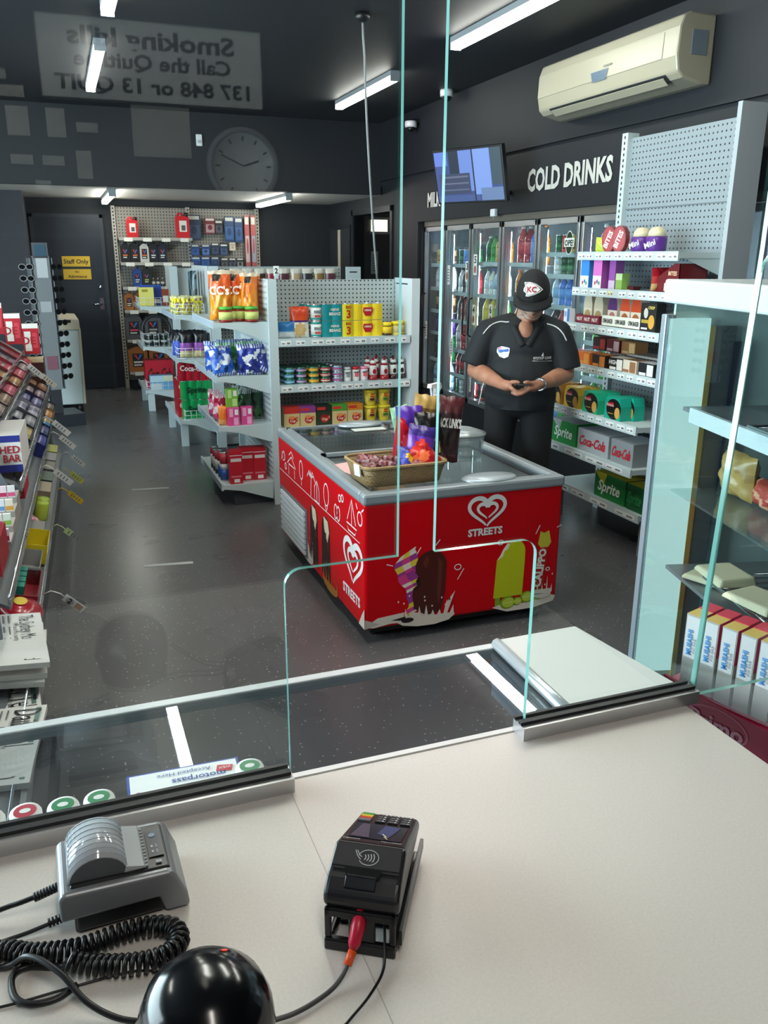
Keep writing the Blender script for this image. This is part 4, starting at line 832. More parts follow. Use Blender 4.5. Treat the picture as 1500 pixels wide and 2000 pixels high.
for k in range(3): KWb.put((.94, 5.75+.09*k, .156), k, 'dark and white can at the edge of the lowest side shelf, %s from the front' % ORD[k])
# aisle number sign above the gondola behind
# ================================================================ second gondola behind the first
GB = thing('gondola_shelf', 'second grey gondola shelf unit, just behind the front one', 'shelving', (0, 0, 0))
peg2 = pegboard('pegboard_second', 'b3bcbe', (0, 2), .03, rad=.19)
b = MB(); b.box(1.27, 2.4, 7.45, 7.47, .05, 1.54, peg2); b.build('back_panel', GB)
b = MB(); b.box(1.19, 1.27, 7.28, 7.32, 0, 1.545, SHELFW); b.build('upright', GB)
b = MB(); b.box(2.4, 2.535, 7.28, 7.3, 0, 1.54, SHELFW); b.box(2.43, 2.5, 7.278, 7.28, 1.49, 1.5, BLACK); b.build('upright', GB)
b = MB(); b.box(1.19, 1.2, 7.3, 8.25, .2, 1.545, C('c8d0d2', .4)); b.box(1.27, 2.5, 7.3, 8.2, .02, .08, C('9aa2a6')); b.box(1.27, 2.5, 8.18, 8.2, .05, 1.5, SHELFW); b.build('side_panel', GB)
b = MB(); b.box(1.178, 1.19, 7.42, 7.68, .72, 1.06, C('4c5257')); b.box(1.17, 1.19, 7.4, 7.7, .99, 1.03, SHELFW); b.build('opening', GB)
for z in (1.145, .785): side_shelf(GB, .9, 1.19, 7.32, 8.22, z)
side_shelf(GB, .89, 1.19, 7.32, 8.4, .25)
for y in (7.45, 8.36):
    b = MB(); b.box(.9, .96, y-.02, y+.02, 0, .225, SHELFW); b.build('leg', GB)
b = MB(); b.box(1.27, 2.4, 7.2, 7.45, 1.1, 1.13, SHELFW); b.build('shelf', GB)
# dark packs hanging along the top of the second gondola end
for k in range(9):
    Kind('hanging_pack', 'pack', one(bag(.1, .05, .16, lambda u, v, k=k: ['7a5a30', 'c8a860', '3a2418', '8a1c30', '50202c', 'b8a080', '2c2c30', '90703c', '5c2030'][k] if v < .75 else 'c8c4b8', seed=30+k, nx=6, nz=8))).put((1.42+k*.105, 7.3, 1.365), 0, '%s pack hanging at the top of second gondola, %s from left' % (['brown', 'gold', 'dark brown', 'crimson', 'wine red', 'beige', 'charcoal', 'bronze', 'burgundy'][k], ORD[k]))
t = thing('aisle_sign', 'small white tag with number 2 standing above the front shelf unit', 'sign', (1.335, 5.5, 1.487))
b = MB(); b.box(-.018, .018, -.003, 0, .02, .08, C('eef0ee', .5)); b.text(FRONT((0, -.003, .05)), '2', .032, INK, bold=.03); b.build('tag', t); b = MB(); b.box(-.012, .012, -.012, .012, 0, .03, SHELFW); b.build('clip', t)
wire_basket('wire_basket', .9, 1.14, 7.31, 7.75, 1.146, 1.235, 'white wire basket of yellow bags on the second gondola top shelf')
KY = Kind('yellow_bag', 'bag', frito('e8dc20', '7a5a9a', 'e2d430', 41, .085, .15, .06))
for k, (x, y) in enumerate([(.94, 7.4), (1.0, 7.38), (1.07, 7.4), (1.11, 7.44), (.93, 7.55), (1.02, 7.56), (1.1, 7.58)]): KY.put((x, y, 1.15), .4*math.sin(k*2), 'yellow and purple lolly bag in the top wire basket, %s' % ('front row, %s from left' % ORD[k] if k < 4 else 'rear row, %s from left' % ORD[k-4]))
wire_basket('wire_basket', .9, 1.15, 7.31, 7.8, .786, .87, 'white wire basket of dark purple bags on the second gondola middle shelf', 4, 2)
KP = Kind('purple_bag', 'bag', one(bag(.12, .08, .22, lambda u, v: '16161c' if v > .55 else ('9a5ab0' if v > .25 else 'd8c890'), seed=44)))
KP2 = Kind('blue_bag', 'bag', one(bag(.11, .07, .21, lambda u, v: '1a1a22' if v > .6 else '3a5ac0', seed=45)))
KP.put((.985, 7.4, .79), .1, 'black and purple snack bag in the middle basket, front left'); KP.put((1.1, 7.4, .79), -.1, 'black and purple snack bag in the middle basket, front right')
KP2.put((.93, 7.52, .79), -.5, 'blue and black snack bag in the middle basket, left side'); KP.put((1.04, 7.54, .79), .3, 'black and purple snack bag in the middle basket, second row'); KP2.put((1.12, 7.62, .79), 0, 'blue and black snack bag in the middle basket, right rear'); KP2.put((.95, 7.7, .79), -.8, 'blue and black snack bag in the middle basket, rear left')
KH = Kind('hanging_pouch', 'pouch', one(bag(.09, .03, .26, lambda u, v: ['2a3a34', '4a6a7a', '202428'][int(u*6+v*3) % 3], seed=47)))
for k in range(3): KH.put((1.08+.03*k, 7.5+.16*k, 1.24), -1.0, 'dark clear hanging pouch above the yellow bags, %s from the front' % ORD[k], rot=(0, 0, -1.0))
KS = Kind('drink_multipack', 'drink pack', one(multi(4, 1, .034, .165, '109a52', [('Sprite', .05, 0, 0)], '06331c'))); KCo = Kind('drink_multipack', 'drink pack', one(multi(4, 1, .034, .165, 'b01428', [('Coca-Cola', .045, 0, .02)], 'f0dcdc')))
KS.put((1.055, 7.44, .251), 0, 'green shrink wrapped drink pack, lower one, on the second gondola base'); KS.put((1.05, 7.442, .417), 0, 'green shrink wrapped drink pack, upper one, on the second gondola base'); KCo.put((1.035, 7.45, .583), 0, 'red cola drink pack on top of the two green packs', rot=(0, .06, 0))
for k in range(3): KCo.put((1.03, 7.54+.09*k, .251), 0, 'red cola drink pack behind the green ones on the base, %s from the front' % ORD[k]); KCo.put((1.03, 7.54+.09*k, .417), 0, 'red cola drink pack behind the green ones, upper layer, %s from the front' % ORD[k])
wire_basket('wire_basket', .93, 1.17, 7.33, 7.6, .251, .33, 'white wire basket around the green soft drink packs', 5, 2)
# ================================================================ third gondola, farthest down the aisle
GC = thing('gondola_shelf', 'third grey gondola shelf unit, farthest along the aisle', 'shelving', (0, 0, 0))
b = MB(); b.box(1.11, 1.19, 9.28, 9.32, 0, 1.52, SHELFW); b.build('upright', GC)
b = MB(); b.box(1.17, 1.19, 9.3, 10.2, .2, 1.52, C('b4bcbe', .4)); b.box(1.19, 2.4, 9.4, 9.42, .1, 1.5, SHELFW); b.build('side_panel', GC)
for z in (1.11, .69): side_shelf(GC, .80, 1.17, 9.32, 10.15, z)
side_shelf(GC, .79, 1.17, 9.32, 10.2, .225)
for y in (9.36, 10.12):
    b = MB(); b.box(.8, .87, y-.02, y+.02, 0, .2, SHELFW); b.build('leg', GC)
b = MB(); b.box(1.14, 2.4, 9.45, 10.2, .0, .06, C('9aa2a6')); b.build('plinth', GC)
wire_basket('wire_basket', .78, 1.12, 9.31, 9.75, 1.111, 1.2, 'white wire basket on the top shelf of the farthest gondola', 6, 2)
Kind('yellow_carton', 'box', one(carton(.15, .05, .19, 'e6dc74', [(.2, .75, .6, .9, 'a89a30')]))).put((.87, 9.42, 1.115), 0, 'pale yellow box in the farthest top basket')
Kind('blue_crate', 'box', one(carton(.22, .06, .21, '2350b0', [(.1, .1, .9, .3, 'e8e8e8')]))).put((.93, 9.54, 1.115), 0, 'blue box behind the yellow box in the farthest top basket')
Kind('orange_carton', 'box', one(carton(.07, .06, .17, '8a3a1a', [(.1, .2, .9, .6, 'e0d8d0')]))).put((1.07, 9.46, 1.115), 0, 'brown and white box at the right of the farthest top basket')
wire_basket('wire_basket', .8, 1.06, 9.31, 9.75, .691, .83, 'white wire basket of dark tins on the middle shelf of the farthest gondola', 5, 2)
KK = Kind('dark_tin', 'tin', one(can(.035, .12, '202a28', 'c8cccc', (.3, .5), '202a28')))
for k in range(6): KK.put((.86+.08*(k % 3), 9.42+.1*(k//3), .693), k, 'dark tin in the farthest middle basket, %s row, %s from left' % ('front' if k < 3 else 'rear', ORD[k % 3]))
def hose(b):
    for k in range(3): b.tube([(.15*math.cos(a), .03*k, .15+.15*math.sin(a)) for a in [2*PI*i/20 for i in range(20)]], .018, C('2c2e32', .4), closed=True)
Kind('coiled_hose', 'hose', one(hose)).put((.98, 9.75, .69), 0, 'dark coiled hose on the middle shelf of the farthest gondola')
Kind('soft_drink_case', 'drink case', one(can_case('c4142c', '3a0810', 'Coca-Cola', .3, .18, .3, None, 'c4142c'))).put((.96, 9.62, .226), 0, 'tall red cola carton on the base of the farthest gondola')
Kind('water_pack', 'drink case', one(carton(.24, .12, .15, '6fb0dc', [(0, .55, .6, 1, 'b8d8e8'), (.6, .6, 1, 1, 'd8dcc0'), (0, 0, .5, .45, 'd0dce4')]))).put((.96, 9.44, .226), 0, 'pale blue pack in front of the tall red cola carton')
wire_basket('wire_basket', .8, 1.13, 9.31, 9.6, .226, .32, 'white wire basket on the base of the farthest gondola', 6, 2)
# ================================================================ oil shelf on the back wall
OS = thing('oil_shelf_unit', 'grey pegboard shelf unit with motor oil on the back wall', 'shelving', (0, 0, 0))
pego = pegboard('pegboard_oil', '9b948a', (0, 2), .036, rad=.2)
b = MB(); b.box(.73, 2.47, 11.17, 11.19, .1, 2.19, pego); b.build('back_panel', OS)
for x in (.69, 1.58, 2.45):
    b = MB(); b.box(x, x+.045, 11.13, 11.2, 0, 2.2, C('b2aca2', .5))
    for k in range(52): b.rect(FRONT((x+.0225, 11.13, .12+k*.04)), -.008, 0, .008, .02, BLACK, .001)
    b.build('upright', OS)
OZ = [1.83, 1.545, 1.262, .985, .63, .235]
for i, z in enumerate(OZ):
    s = MB(); x1 = 1.6; s.box(.735, x1, 10.86, 11.17, z-.025, z, C('4a4846', .5)); s.box(.735, x1, 10.85, 10.86, z-.03, z+.004, C('a8a49c', .5))
    fr = FRONT((.735, 10.85, z-.018))
    for k in range(4): s.rect(fr, .06+k*.22, -.025, .16+k*.22, .018, C('e8e4dc', .5), .0015)
    s.build('shelf', OS)
def jug(w, d, h, col, cap, lab, spout=False, can_=False):
    def fn(b):
        m = C(col, .35); b.prism([(-w/2, 0), (w/2, 0), (w/2, h*.72), (w*.3, h*.9), (-w*.1, h*.92), (-w/2, h*.78)], -d/2, d/2, m)
        b.lathe([(w*.16, h*.9), (w*.16, h), (0, h)], C(cap, .4), (w*.12, 0, 0), seg=10); fr = FRONT((0, -d/2, 0))
        b.rect(fr, -w*.3, h*.18, w*.3, h*.66, C('16161a'), .001); b.poly(fr, [(-w*.24, h*.62), (-w*.1, h*.62), (0, h*.48), (0, h*.42)], C('d83030'), .0016); b.poly(fr, [(w*.24, h*.62), (w*.1, h*.62), (0, h*.48), (0, h*.42)], C('3a78d0'), .0018)
        b.rect(fr, -w*.24, h*.32, w*.24, h*.38, C(lab), .002); b.rect(fr, -w*.24, h*.22, w*.16, h*.27, C('d8d4cc'), .002)
    return fn
def oilkind(col, cap, lab, w=.105, h=.24): return Kind('oil_bottle', 'oil bottle', one(jug(w, .07, h, col, cap, lab)))
for i, (c1, x, nm) in enumerate([('1a1a1e', .8, 'black, leftmost'), ('1a1a1e', .915, 'black, second from the left'), ('c8c6c0', 1.025, 'silver, in the middle'), ('1a1a1e', 1.13, 'black, fourth from the left'), ('1c2030', 1.24, 'black and blue, rightmost')]):
    oilkind(c1, '202024', 'e07040' if i < 3 else 'd0d4e0').put((x, 10.95, 1.5455), 0, 'motor oil bottle, %s, on the second shelf of the oil unit' % nm)
for i, (c1, x, nm) in enumerate([('2a4a9a', .92, 'blue motor oil bottle on the third shelf of the oil unit'), ('1e2420', 1.03, 'dark motor oil bottle with green label, third shelf of the oil unit')]): oilkind(c1, c1, 'b0c060' if i else 'b0c8f0', .1, .23).put((x, 10.95, 1.2625), 0, nm)
Kt = Kind('additive_bottle', 'bottle', one(bottle(.022, .1, '28282a', 'd8d8d0', 'c8c8c0'))); 
for k in range(3): Kt.put((1.11+.055*k, 10.95, 1.2625), 0, 'tiny additive bottle on the third oil shelf, %s of three' % ['left', 'middle', 'right'][k])
oilkind('b06a2a', '9a5a20', 'e0d0c0', .1, .22).put((.8, 10.95, .9855), 0, 'copper coloured motor oil bottle, left on the fourth oil shelf'); oilkind('a86428', '9a5a20', 'e0d0c0', .1, .22).put((.91, 10.97, .9855), 0, 'copper coloured motor oil bottle, right on the fourth oil shelf')
Kind('oil_jug', 'oil bottle', one(jug(.2, .12, .33, '55555a', '3a3a3e', 'd04060'))).put((.83, 10.95, .6305), 0, 'large grey oil jug with red label on the fifth oil shelf'); Kind('oil_jug', 'oil bottle', one(jug(.2, .12, .33, '606066', '3a3a3e', 'b0b0b4'))).put((1.06, 10.96, .6305), 0, 'large grey oil jug behind the basket on the fifth oil shelf')
KJg = Kind('oil_jug', 'oil bottle', one(jug(.23, .13, .34, 'a8642c', '7a4418', 'e8e0d8')))
for k, x in enumerate((.85, 1.1, 1.34)): KJg.put((x, 10.95, .2355), 0, 'large copper coloured oil jug on the lowest oil shelf, %s from the left' % ORD[k])
def fuelcan(w, h):
    def fn(b):
        b.prism([(-w/2, 0), (w/2, 0), (w/2, h*.8), (w*.2, h*.86), (-w*.42, h*.86), (-w/2, h*.8)], -.05, .05, C('c81a24', .35)); b.tube([(-w*.32, 0, h*.84), (-w*.3, 0, h*.95), (w*.05, 0, h*.95), (w*.1, 0, h*.84)], .012, C('c81a24', .35)); b.lathe([(.025, h*.82), (.025, h*.97), (0, h*1.0)], BLACK, (w*.32, 0, 0), seg=10)
        fr = FRONT((0, -.05, 0)); b.rect(fr, -w*.25, h*.25, w*.3, h*.68, C('e0dad2'), .001); b.rect(fr, -w*.1, h*.3, w*.2, h*.5, C('505058'), .0015)
    return fn
Kind('fuel_can', 'fuel can', one(fuelcan(.13, .24))).put((.905, 10.95, 1.8305), 0, 'small red fuel can, left on the top of the oil unit'); Kind('fuel_can', 'fuel can', one(fuelcan(.16, .3))).put((1.5, 10.95, 1.8305), 0, 'larger red fuel can by the middle post of oil unit')
# hanging car accessories on the right bay
def hang(w, h, c1, c2, hook=True):
    def fn(b):
        b.box(-w/2, w/2, -.02, 0, -h, 0, C(c1, .35)); fr = FRONT((0, -.02, -h/2)); b.rect(fr, -w*.4, -h*.42, w*.4, h*.1, C(c2, .35), .001); b.rect(fr, -w*.4, h*.32, w*.4, h*.46, C('d8d4ca', .4), .0015); b.ell(fr, 0, -h*.1, w*.22, h*.16, C(c1, .35), .002)
        b.tube([(0, 0, -.01), (0, .08, -.004)], .004, CHROME, seg=5)
    return fn
hg = [(1.66, 2.11, .17, .3, '3a4660', '4a5a7a', 'blue grey cloth pack'), (1.86, 2.08, .13, .19, '7a2a34', 'b09090', 'maroon air freshener card'), (1.97, 2.05, .1, .16, '26262a', '50505a', 'black parking sign card'), (2.1, 2.1, .12, .3, '24406a', '3a6090', 'blue wiper pack, left'), (2.22, 2.09, .1, .3, '24406a', '3a5a88', 'blue wiper pack, right'),
 (2.325, 2.12, .06, .62, 'b05a5a', 'c8b0b0', 'long red and grey wiper blade pack, left'), (2.405, 2.12, .06, .62, 'b05a58', '9aa0b0', 'long red and grey wiper blade pack, right'),
 (1.66, 1.76, .1, .13, '2a4a80', '3a60a0', 'small blue accessory pack, upper row, first'), (1.79, 1.76, .1, .13, '2a4a80', '6080b0', 'small blue accessory pack, upper row, second'), (1.91, 1.78, .1, .14, '28364a', '40506a', 'small dark accessory pack, upper row, third'), (2.02, 1.77, .1, .14, '2a3a58', '4a5a7a', 'small dark blue accessory pack, upper row, fourth'), (2.13, 1.79, .08, .1, 'b0a088', 'd8d0c0', 'small beige accessory pack, upper row, fifth'),
 (1.66, 1.61, .11, .12, '3a5a98', '2a4a80', 'small blue accessory pack, lower row, first'), (1.78, 1.61, .11, .12, '2a4a88', '3a60a0', 'small blue accessory pack, lower row, second'), (1.9, 1.61, .1, .11, '34507a', '2a3a60', 'small blue accessory pack, lower row, third'), (2.02, 1.6, .09, .13, '38383c', '606068', 'small charcoal accessory pack, lower row, fourth'), (2.12, 1.6, .09, .13, '2c3038', '505868', 'small charcoal accessory pack, lower row, fifth'), (2.22, 1.6, .09, .12, '303034', '88888c', 'small charcoal accessory pack, lower row, sixth')]
for x, z, w_, h_, c1, c2, nm in hg: Kind('hanging_accessory', 'car accessory', one(hang(w_, h_, c1, c2))).put((x, 11.09, z), 0, nm+' hanging on the oil unit pegboard')
# ================================================================ red chest freezer
FX0, FX1, FY0, FY1, FH = 1.10, 2.06, 3.125, 4.62, .685
FZ = thing('chest_freezer', 'red ice cream chest freezer with glass sliding lids in front of gondola', 'freezer', (0, 0, 0))
redm = clone('d2000f', 'red_vinyl_wrap', rough=.3, spec=.3); rim = C('a3aab0', .35, .3)
b = MB(); rw = .044
P0 = [(FX0, FY0), (FX1, FY0), (FX1, FY1), (FX0, FY1)]; P1 = [(FX0+rw, FY0+rw), (FX1-rw, FY0+rw), (FX1-rw, FY1-rw), (FX0+rw, FY1-rw)]
V = [(*p, .07) for p in P0]+[(*p, FH-.045) for p in P0]+[(*p, FH-.045) for p in P1]+[(*p, .15) for p in P1]
b.add(V, [(3, 2, 1, 0)]+[(i, (i+1) % 4, 4+(i+1) % 4, 4+i) for i in range(4)]+[(4+i, 4+(i+1) % 4, 8+(i+1) % 4, 8+i) for i in range(4)]+[(8+i, 8+(i+1) % 4, 12+(i+1) % 4, 12+i) for i in range(4)]+[(12, 13, 14, 15)], redm); b.build('body', FZ, bevel=.012)
b = MB(); b.box(FX0+.04, FX1-.04, FY0+.04, FY1-.04, .035, .07, BLACK); b.build('plinth', FZ)
for x in (FX0+.08, FX1-.08):
    for y in (FY0+.1, FY1-.1):
        b = MB(); b.M = Matrix.Translation((x, y, .025)) @ Matrix.Rotation(PI/2, 4, 'Y'); b.lathe([(.025, -.012), (.025, .012)], BLACK); b.build('castor', FZ)
# rim: four rails around the opening
b = MB(); rz0, rz1 = FH-.05, FH
b.box(FX0-.006, FX1+.006, FY0-.006, FY0+.05, rz0, rz1, rim); b.box(FX0-.006, FX1+.006, FY1-.05, FY1+.006, rz0, rz1, rim); b.box(FX0-.006, FX0+.05, FY0+.05, FY1-.05, rz0, rz1, rim); b.box(FX1-.05, FX1+.006, FY0+.05, FY1-.05, rz0, rz1, rim)
b.build('rim', FZ, bevel=.012)
b = MB(); iw = C('c9ccca', .5); b.box(FX0+.05, FX1-.05, FY0+.05, FY1-.05, .2, .21, iw); 
b.box(FX0+.045, FX0+.05, FY0+.05, FY1-.05, .2, FH-.05, iw); b.box(FX1-.05, FX1-.045, FY0+.05, FY1-.05, .2, FH-.05, iw); b.box(FX0+.05, FX1-.05, FY0+.045, FY0+.05, .2, FH-.05, iw); b.box(FX0+.05, FX1-.05, FY1-.05, FY1-.045, .2, FH-.05, iw); b.build('liner', FZ)
lidg = glass('lid_glass', (.9, .93, .95), ior=1.6)
def lid(y0, y1, z, nm):
    t = MB(); x0, x1 = FX0+.04, FX1-.04; t.box(x0, x1, y0, y0+.028, z, z+.016, rim); t.box(x0, x1, y1-.028, y1, z, z+.016, rim); t.box(x0, x0+.02, y0, y1, z, z+.016, rim); t.box(x1-.02, x1, y0, y1, z, z+.016, rim); o = t.build('lid_frame', FZ)
    g = MB(); g.box(x0+.02, x1-.02, y0+.028, y1-.028, z+.005, z+.010, lidg); g.build('lid_glass', o)
    return o
lid(FY0+.045, 3.92, FH-.024, 0); lid(3.86, FY1-.045, FH-.008, 1)
for x, y, zz, n in ((1.56, 4.5, FH+.008, 0), (1.72, 3.2, FH-.005, 1)):
    h = MB(); h.lathe([(.0, 0), (.13, 0), (.135, .006), (.125, .014), (.05, .02), (0, .02)], C('b9c1c8', .3, .3), (x, y, zz), seg=24, sy=.55); h.build('lid_handle', FZ)
h = MB(); h.box(1.47, 1.66, 4.33, 4.40, FH+.009, FH+.011, C('e4e6e2', .5)); h.build('lid_label', FZ)
# freezer contents
for k in range(4):
    for j in range(4):
        x, y = 1.28+k*.19, 3.32+j*.3
        Kind('ice_cream_carton', 'ice cream', one(carton(.17, .26, .12+.02*((k+j) % 3), ['b08a5a', '8a6a48', 'c8b090', '6a4a34', 'b8b4ac'][(k*2+j) % 5], [], [], top=['c8a070', '9a7a50', 'd8c8b0', '7a5a44', 'c8c4bc'][(k+j) % 5]))).put((x, y, .2105), 0, 'ice cream carton inside the red freezer, %s row from the front, %s from left' % (ORD[j], ORD[k]), 'ice cream cartons in the freezer')
# vent on the left side
b = MB(); gm = C('6a6e72', .5); b.box(FX0-.004, FX0+.002, 4.02, 4.58, .09, .36, gm)
for k in range(8): b.box(FX0-.014, FX0-.003, 4.05, 4.55, .105+k*.031, .125+k*.031, C('e6e8ea', .4))
b.build('vent_grille', FZ)
# printed artwork -------------------------------------------------
WH = C('f2efec', .4)
def heart(t, k=1.0): return (k*16*math.sin(t)**3/16, k*(13*math.cos(t)-5*math.cos(2*t)-2*math.cos(3*t)-math.cos(4*t))/16)
def logo2(fr, cx, cy, s, nm='heart_logo'):
    b = MB()      # two curls, each drawn as a left and a right half that meet in the dip
    for k, a_of, w0, w1, ox, oz in ((1.0, lambda q: PI-(.04+q*.90)*2*PI, .09, .17, 0, 0), (.54, lambda q: PI+(.06+q*.86)*2*PI, .06, .15, .02, -.02)):
        qc = (.5-.04)/.90 if k == 1.0 else (.5-.06)/.86
        for q0, q1 in ((0, qc-.002), (qc+.002, 1)):
            pts = []; ww = []
            for i in range(31):
                q = q0+(q1-q0)*i/30; hx, hy = heart(a_of(q), k); pts.append((cx+(hx+ox)*s, cy+hy*s*.86+oz*s)); ww.append(s*(w0+w1*math.sin(PI*q)))
            b.stroke(fr, pts, ww, WH, .0016+(.0005 if q0 else 0)+(.001 if k < 1 else 0))
    return b.build(nm, FZ)
FF = FRONT((FX0, FY0, 0)); FL = frame((FX0, FY1, 0), (0, -1, 0), (0, 0, 1))      # front and left faces
logo2(FF, .575, .562, .088); b = MB(); b.text(FF, 'STREETS', .032, WH, cx=.57, cy=.462, bold=.04, n=.0016); b.build('lettering', FZ)
logo2(FL, 1.345, .345, .125); b = MB(); b.text(FL, 'STREETS', .045, WH, cx=1.32, cy=.175, bold=.04, n=.0016); b.build('lettering', FZ)
# line icons along the left side
b = MB(); sw = .007
def S(pts, closed=False): b.stroke(FL, pts, sw, WH, .0014, closed)
def at(x, z, pts): return [(x+p[0], z+p[1]) for p in pts]
b.stroke(FL, [(.03, .455), (1.44, .455)], .004, WH, .0014)
S(at(.30, .47, [(-.06, 0), (-.06, .06), (.06, .06), (.06, 0)])); S(at(.30, .53, [(-.09, 0), (0, .05), (.09, 0)])); S(at(.30, .58, [(-.05, 0), (0, .03), (.05, 0)]))
circ = lambda r, n=14, ry=None: [(r*math.cos(2*PI*k/n), (ry or r)*math.sin(2*PI*k/n)) for k in range(n)]
S(at(.13, .55, circ(.025)), True); S(at(.17, .5, circ(.018)), True); S(at(.08, .52, [(0, 0), (.02, .05), (.04, 0)]))
S(at(.50, .555, circ(.035, 14, .05)), True); S(at(.50, .505, [(0, 0), (0, -.035)]))
S(at(.68, .46, [(0, 0), (.01, .1)])); 
for a in (.3, 1.0, 1.7, 2.4, 2.9): S(at(.69, .56, [(0, 0), (.05*math.cos(a), .03*math.sin(a)+.01), (.075*math.cos(a), .03*math.sin(a)-.015)]))
S(at(.79, .46, [(-.04, 0), (-.04, .07), (0, .11), (.04, .07), (.04, 0)], ), True); S(at(.79, .46, [(0, 0), (0, .11)]))
S(at(.95, .54, circ(.04, 14, .055)), True); S(at(.95, .485, [(-.02, 0), (0, -.03), (.02, 0)]))
S(at(1.1, .5, circ(.022, 12, .035)), True); S(at(1.14, .5, circ(.022, 12, .035)), True); S(at(1.16, .58, circ(.016)), True); S(at(1.2, .59, circ(.016)), True)
S(at(1.33, .47, [(-.07, .03), (.07, .03), (.045, 0), (-.045, 0)]), True); S(at(1.33, .5, [(0, 0), (0, .12), (-.06, .015)])); S(at(1.33, .5, [(0, .12), (.055, .015)])); S(at(1.44, .565, circ(.03)), True); S(at(1.44, .6, [(-.03, 0), (-.05, .02)])); S(at(1.46, .6, [(0, 0), (.03, .02)]))
b.build('line_icons', FZ)
def blob(cx, cy, rx, ry, n, seed, amp): 
    r = random.Random(seed); return [(cx+rx*(1+amp*r.uniform(-1, 1))*math.cos(2*PI*k/n), cy+ry*(1+amp*r.uniform(-1, 1))*math.sin(2*PI*k/n)) for k in range(n)]
CREAM = C('e9ddce', .4)
def splash(b, fr, cx, cy, wd, n0, seed, m=CREAM, pts=9):
    r = random.Random(seed); P = [(cx-wd, cy)]
    for k in range(pts):
        x = cx-wd*.9+2*wd*.9*k/(pts-1); P += [(x-wd*.07, cy+.012), (x+wd*.06*(k-pts/2)/pts*2, cy+r.uniform(.035, .085)), (x+wd*.07, cy+.012)]
    P += [(cx+wd, cy), (cx+wd*.8, cy-.022), (cx+wd*.3, cy-.034), (cx-wd*.3, cy-.032), (cx-wd*.8, cy-.018)]
    b.poly(fr, P, m, n0)
    for k in range(8): b.ell(fr, cx+r.uniform(-1.1, 1.1)*wd, cy+r.uniform(.03, .12), .004, .005, m, n0+.0002, 8)
# front: swirl bar and chocolate bar
b = MB()
b.poly(FF, [(.0, .085), (.06, .12), (.2, .13), (.33, .1), (.3, .075), (.12, .085), (.04, .075)], CREAM, .0006)
b.poly(FF, [(-.0, .075), (.07, .09), (.0, .12)], C('c8bdb0'), .0007)
pc = [C('e0408a', .35), C('e8d040', .35), C('a03a90', .35), C('f0e2d0', .35)]
def pp(z): q = (z-.12)/.27; return (.225+.035*math.sin(q*5), .06*(1-.25*abs(2*q-1)**2)+.006*math.sin(q*22))
zs = [.12+.29*k/22 for k in range(23)]
for k in range(22):
    (c0, w0), (c1, w1) = pp(zs[k]), pp(zs[k+1]); sl = .02
    for q in range(3):
        a, d = -1+q*2/3, -1+(q+1)*2/3
        b.poly(FF, [(c0+a*w0, zs[k]+sl*a), (c0+d*w0, zs[k]+sl*d), (c1+d*w1, zs[k+1]+sl*d), (c1+a*w1, zs[k+1]+sl*a)], pc[(k//3+q*2+(1 if k % 5 == 0 else 0)) % 4], .001)
b.build('swirl_ice_cream_picture', FZ)
b = MB(); mb_ = C('4e1a12', .3); ml = C('6a2a1c', .3)
rec = [(.31+.075*math.cos(a), .33+.075*math.sin(a)) for a in [PI*k/14 for k in range(15)]]
rec += [(.235, .31), (.25, .29), (.238, .27), (.245, .25), (.225, .235), (.222, .2), (.232, .14), (.29, .1), (.36, .11), (.378, .2)]
b.poly(FF, rec, mb_, .0016)
b.poly(FF, [(.345, .37), (.365, .34), (.36, .2), (.35, .14), (.34, .2), (.343, .3)], ml, .002); b.poly(FF, [(.27, .35), (.29, .385), (.3, .36), (.285, .32)], ml, .002); b.poly(FF, [(.25, .29), (.238, .27), (.245, .25), (.225, .235), (.24, .225), (.262, .25), (.258, .275)], C('2e0e0a', .3), .002)
b.build('chocolate_ice_cream_picture', FZ)
b = MB(); splash(b, FF, .29, .085, .14, .0024, 3); b.ell(FF, .2, .09, .03, .012, C('1c0c0a'), .003); b.poly(FF, [(.38, .14), (.43, .2), (.405, .13), (.39, .09)], CREAM, .0026); b.poly(FF, [(.12, .1), (.19, .11), (.19, .09)], C('1c0c0a'), .0028); b.build('cream_splash_print', FZ)
# front: lime bar with bite, tube pack, lime slices
b = MB(); lm = C('c4cc18', .35)
bar_ = [(.625, .13), (.775, .13), (.78, .29)]+[(.72+.06*math.cos(a), .345+.06*math.sin(a)) for a in [PI*k/12*.62 for k in range(13)]]+[(.7, .39), (.69, .365), (.672, .355), (.665, .33), (.635, .315)]
b.poly(FF, bar_, lm, .0012); b.poly(FF, [(.7, .39), (.69, .365), (.672, .355), (.665, .33), (.635, .315), (.65, .335), (.665, .365), (.685, .392)], C('eef0c8', .35), .0016); b.rect(FF, .635, .09, .66, .13, C('7fb024'), .0012); b.build('lime_ice_cream_picture', FZ)
b = MB(); b.poly(FF, [(.845, .37), (.855, .43), (.875, .42), (.9, .43), (.915, .37), (.9, .35), (.86, .35)], C('d8c840', .35), .0012); b.poly(FF, [(.86, .35), (.9, .35), (.885, .15), (.83, .15)], C('c81e22', .3), .0014); b.build('tube_ice_cream_picture', FZ)
b = MB(); b.text(frame((FX0+.862, FY0, .25), (.12, 0, 1), (-1, 0, .12)), 'CALIPPO', .036, C('f4efe2'), bold=.05, n=.0022, maxw=.19); b.build('lettering', FZ)
b = MB()
for x, z, r_ in ((.7, .1, .04), (.8, .115, .036), (.86, .12, .035), (.75, .1, .026)): b.ell(FF, x, z, r_, r_*.8, C('7fa81c', .35), .0018); b.ell(FF, x+.004, z, r_*.8, r_*.62, C('c6d648', .35), .0022); b.stroke(FF, [(x-r_*.6, z), (x+r_*.6, z)], .003, C('e8eea0'), .0026)
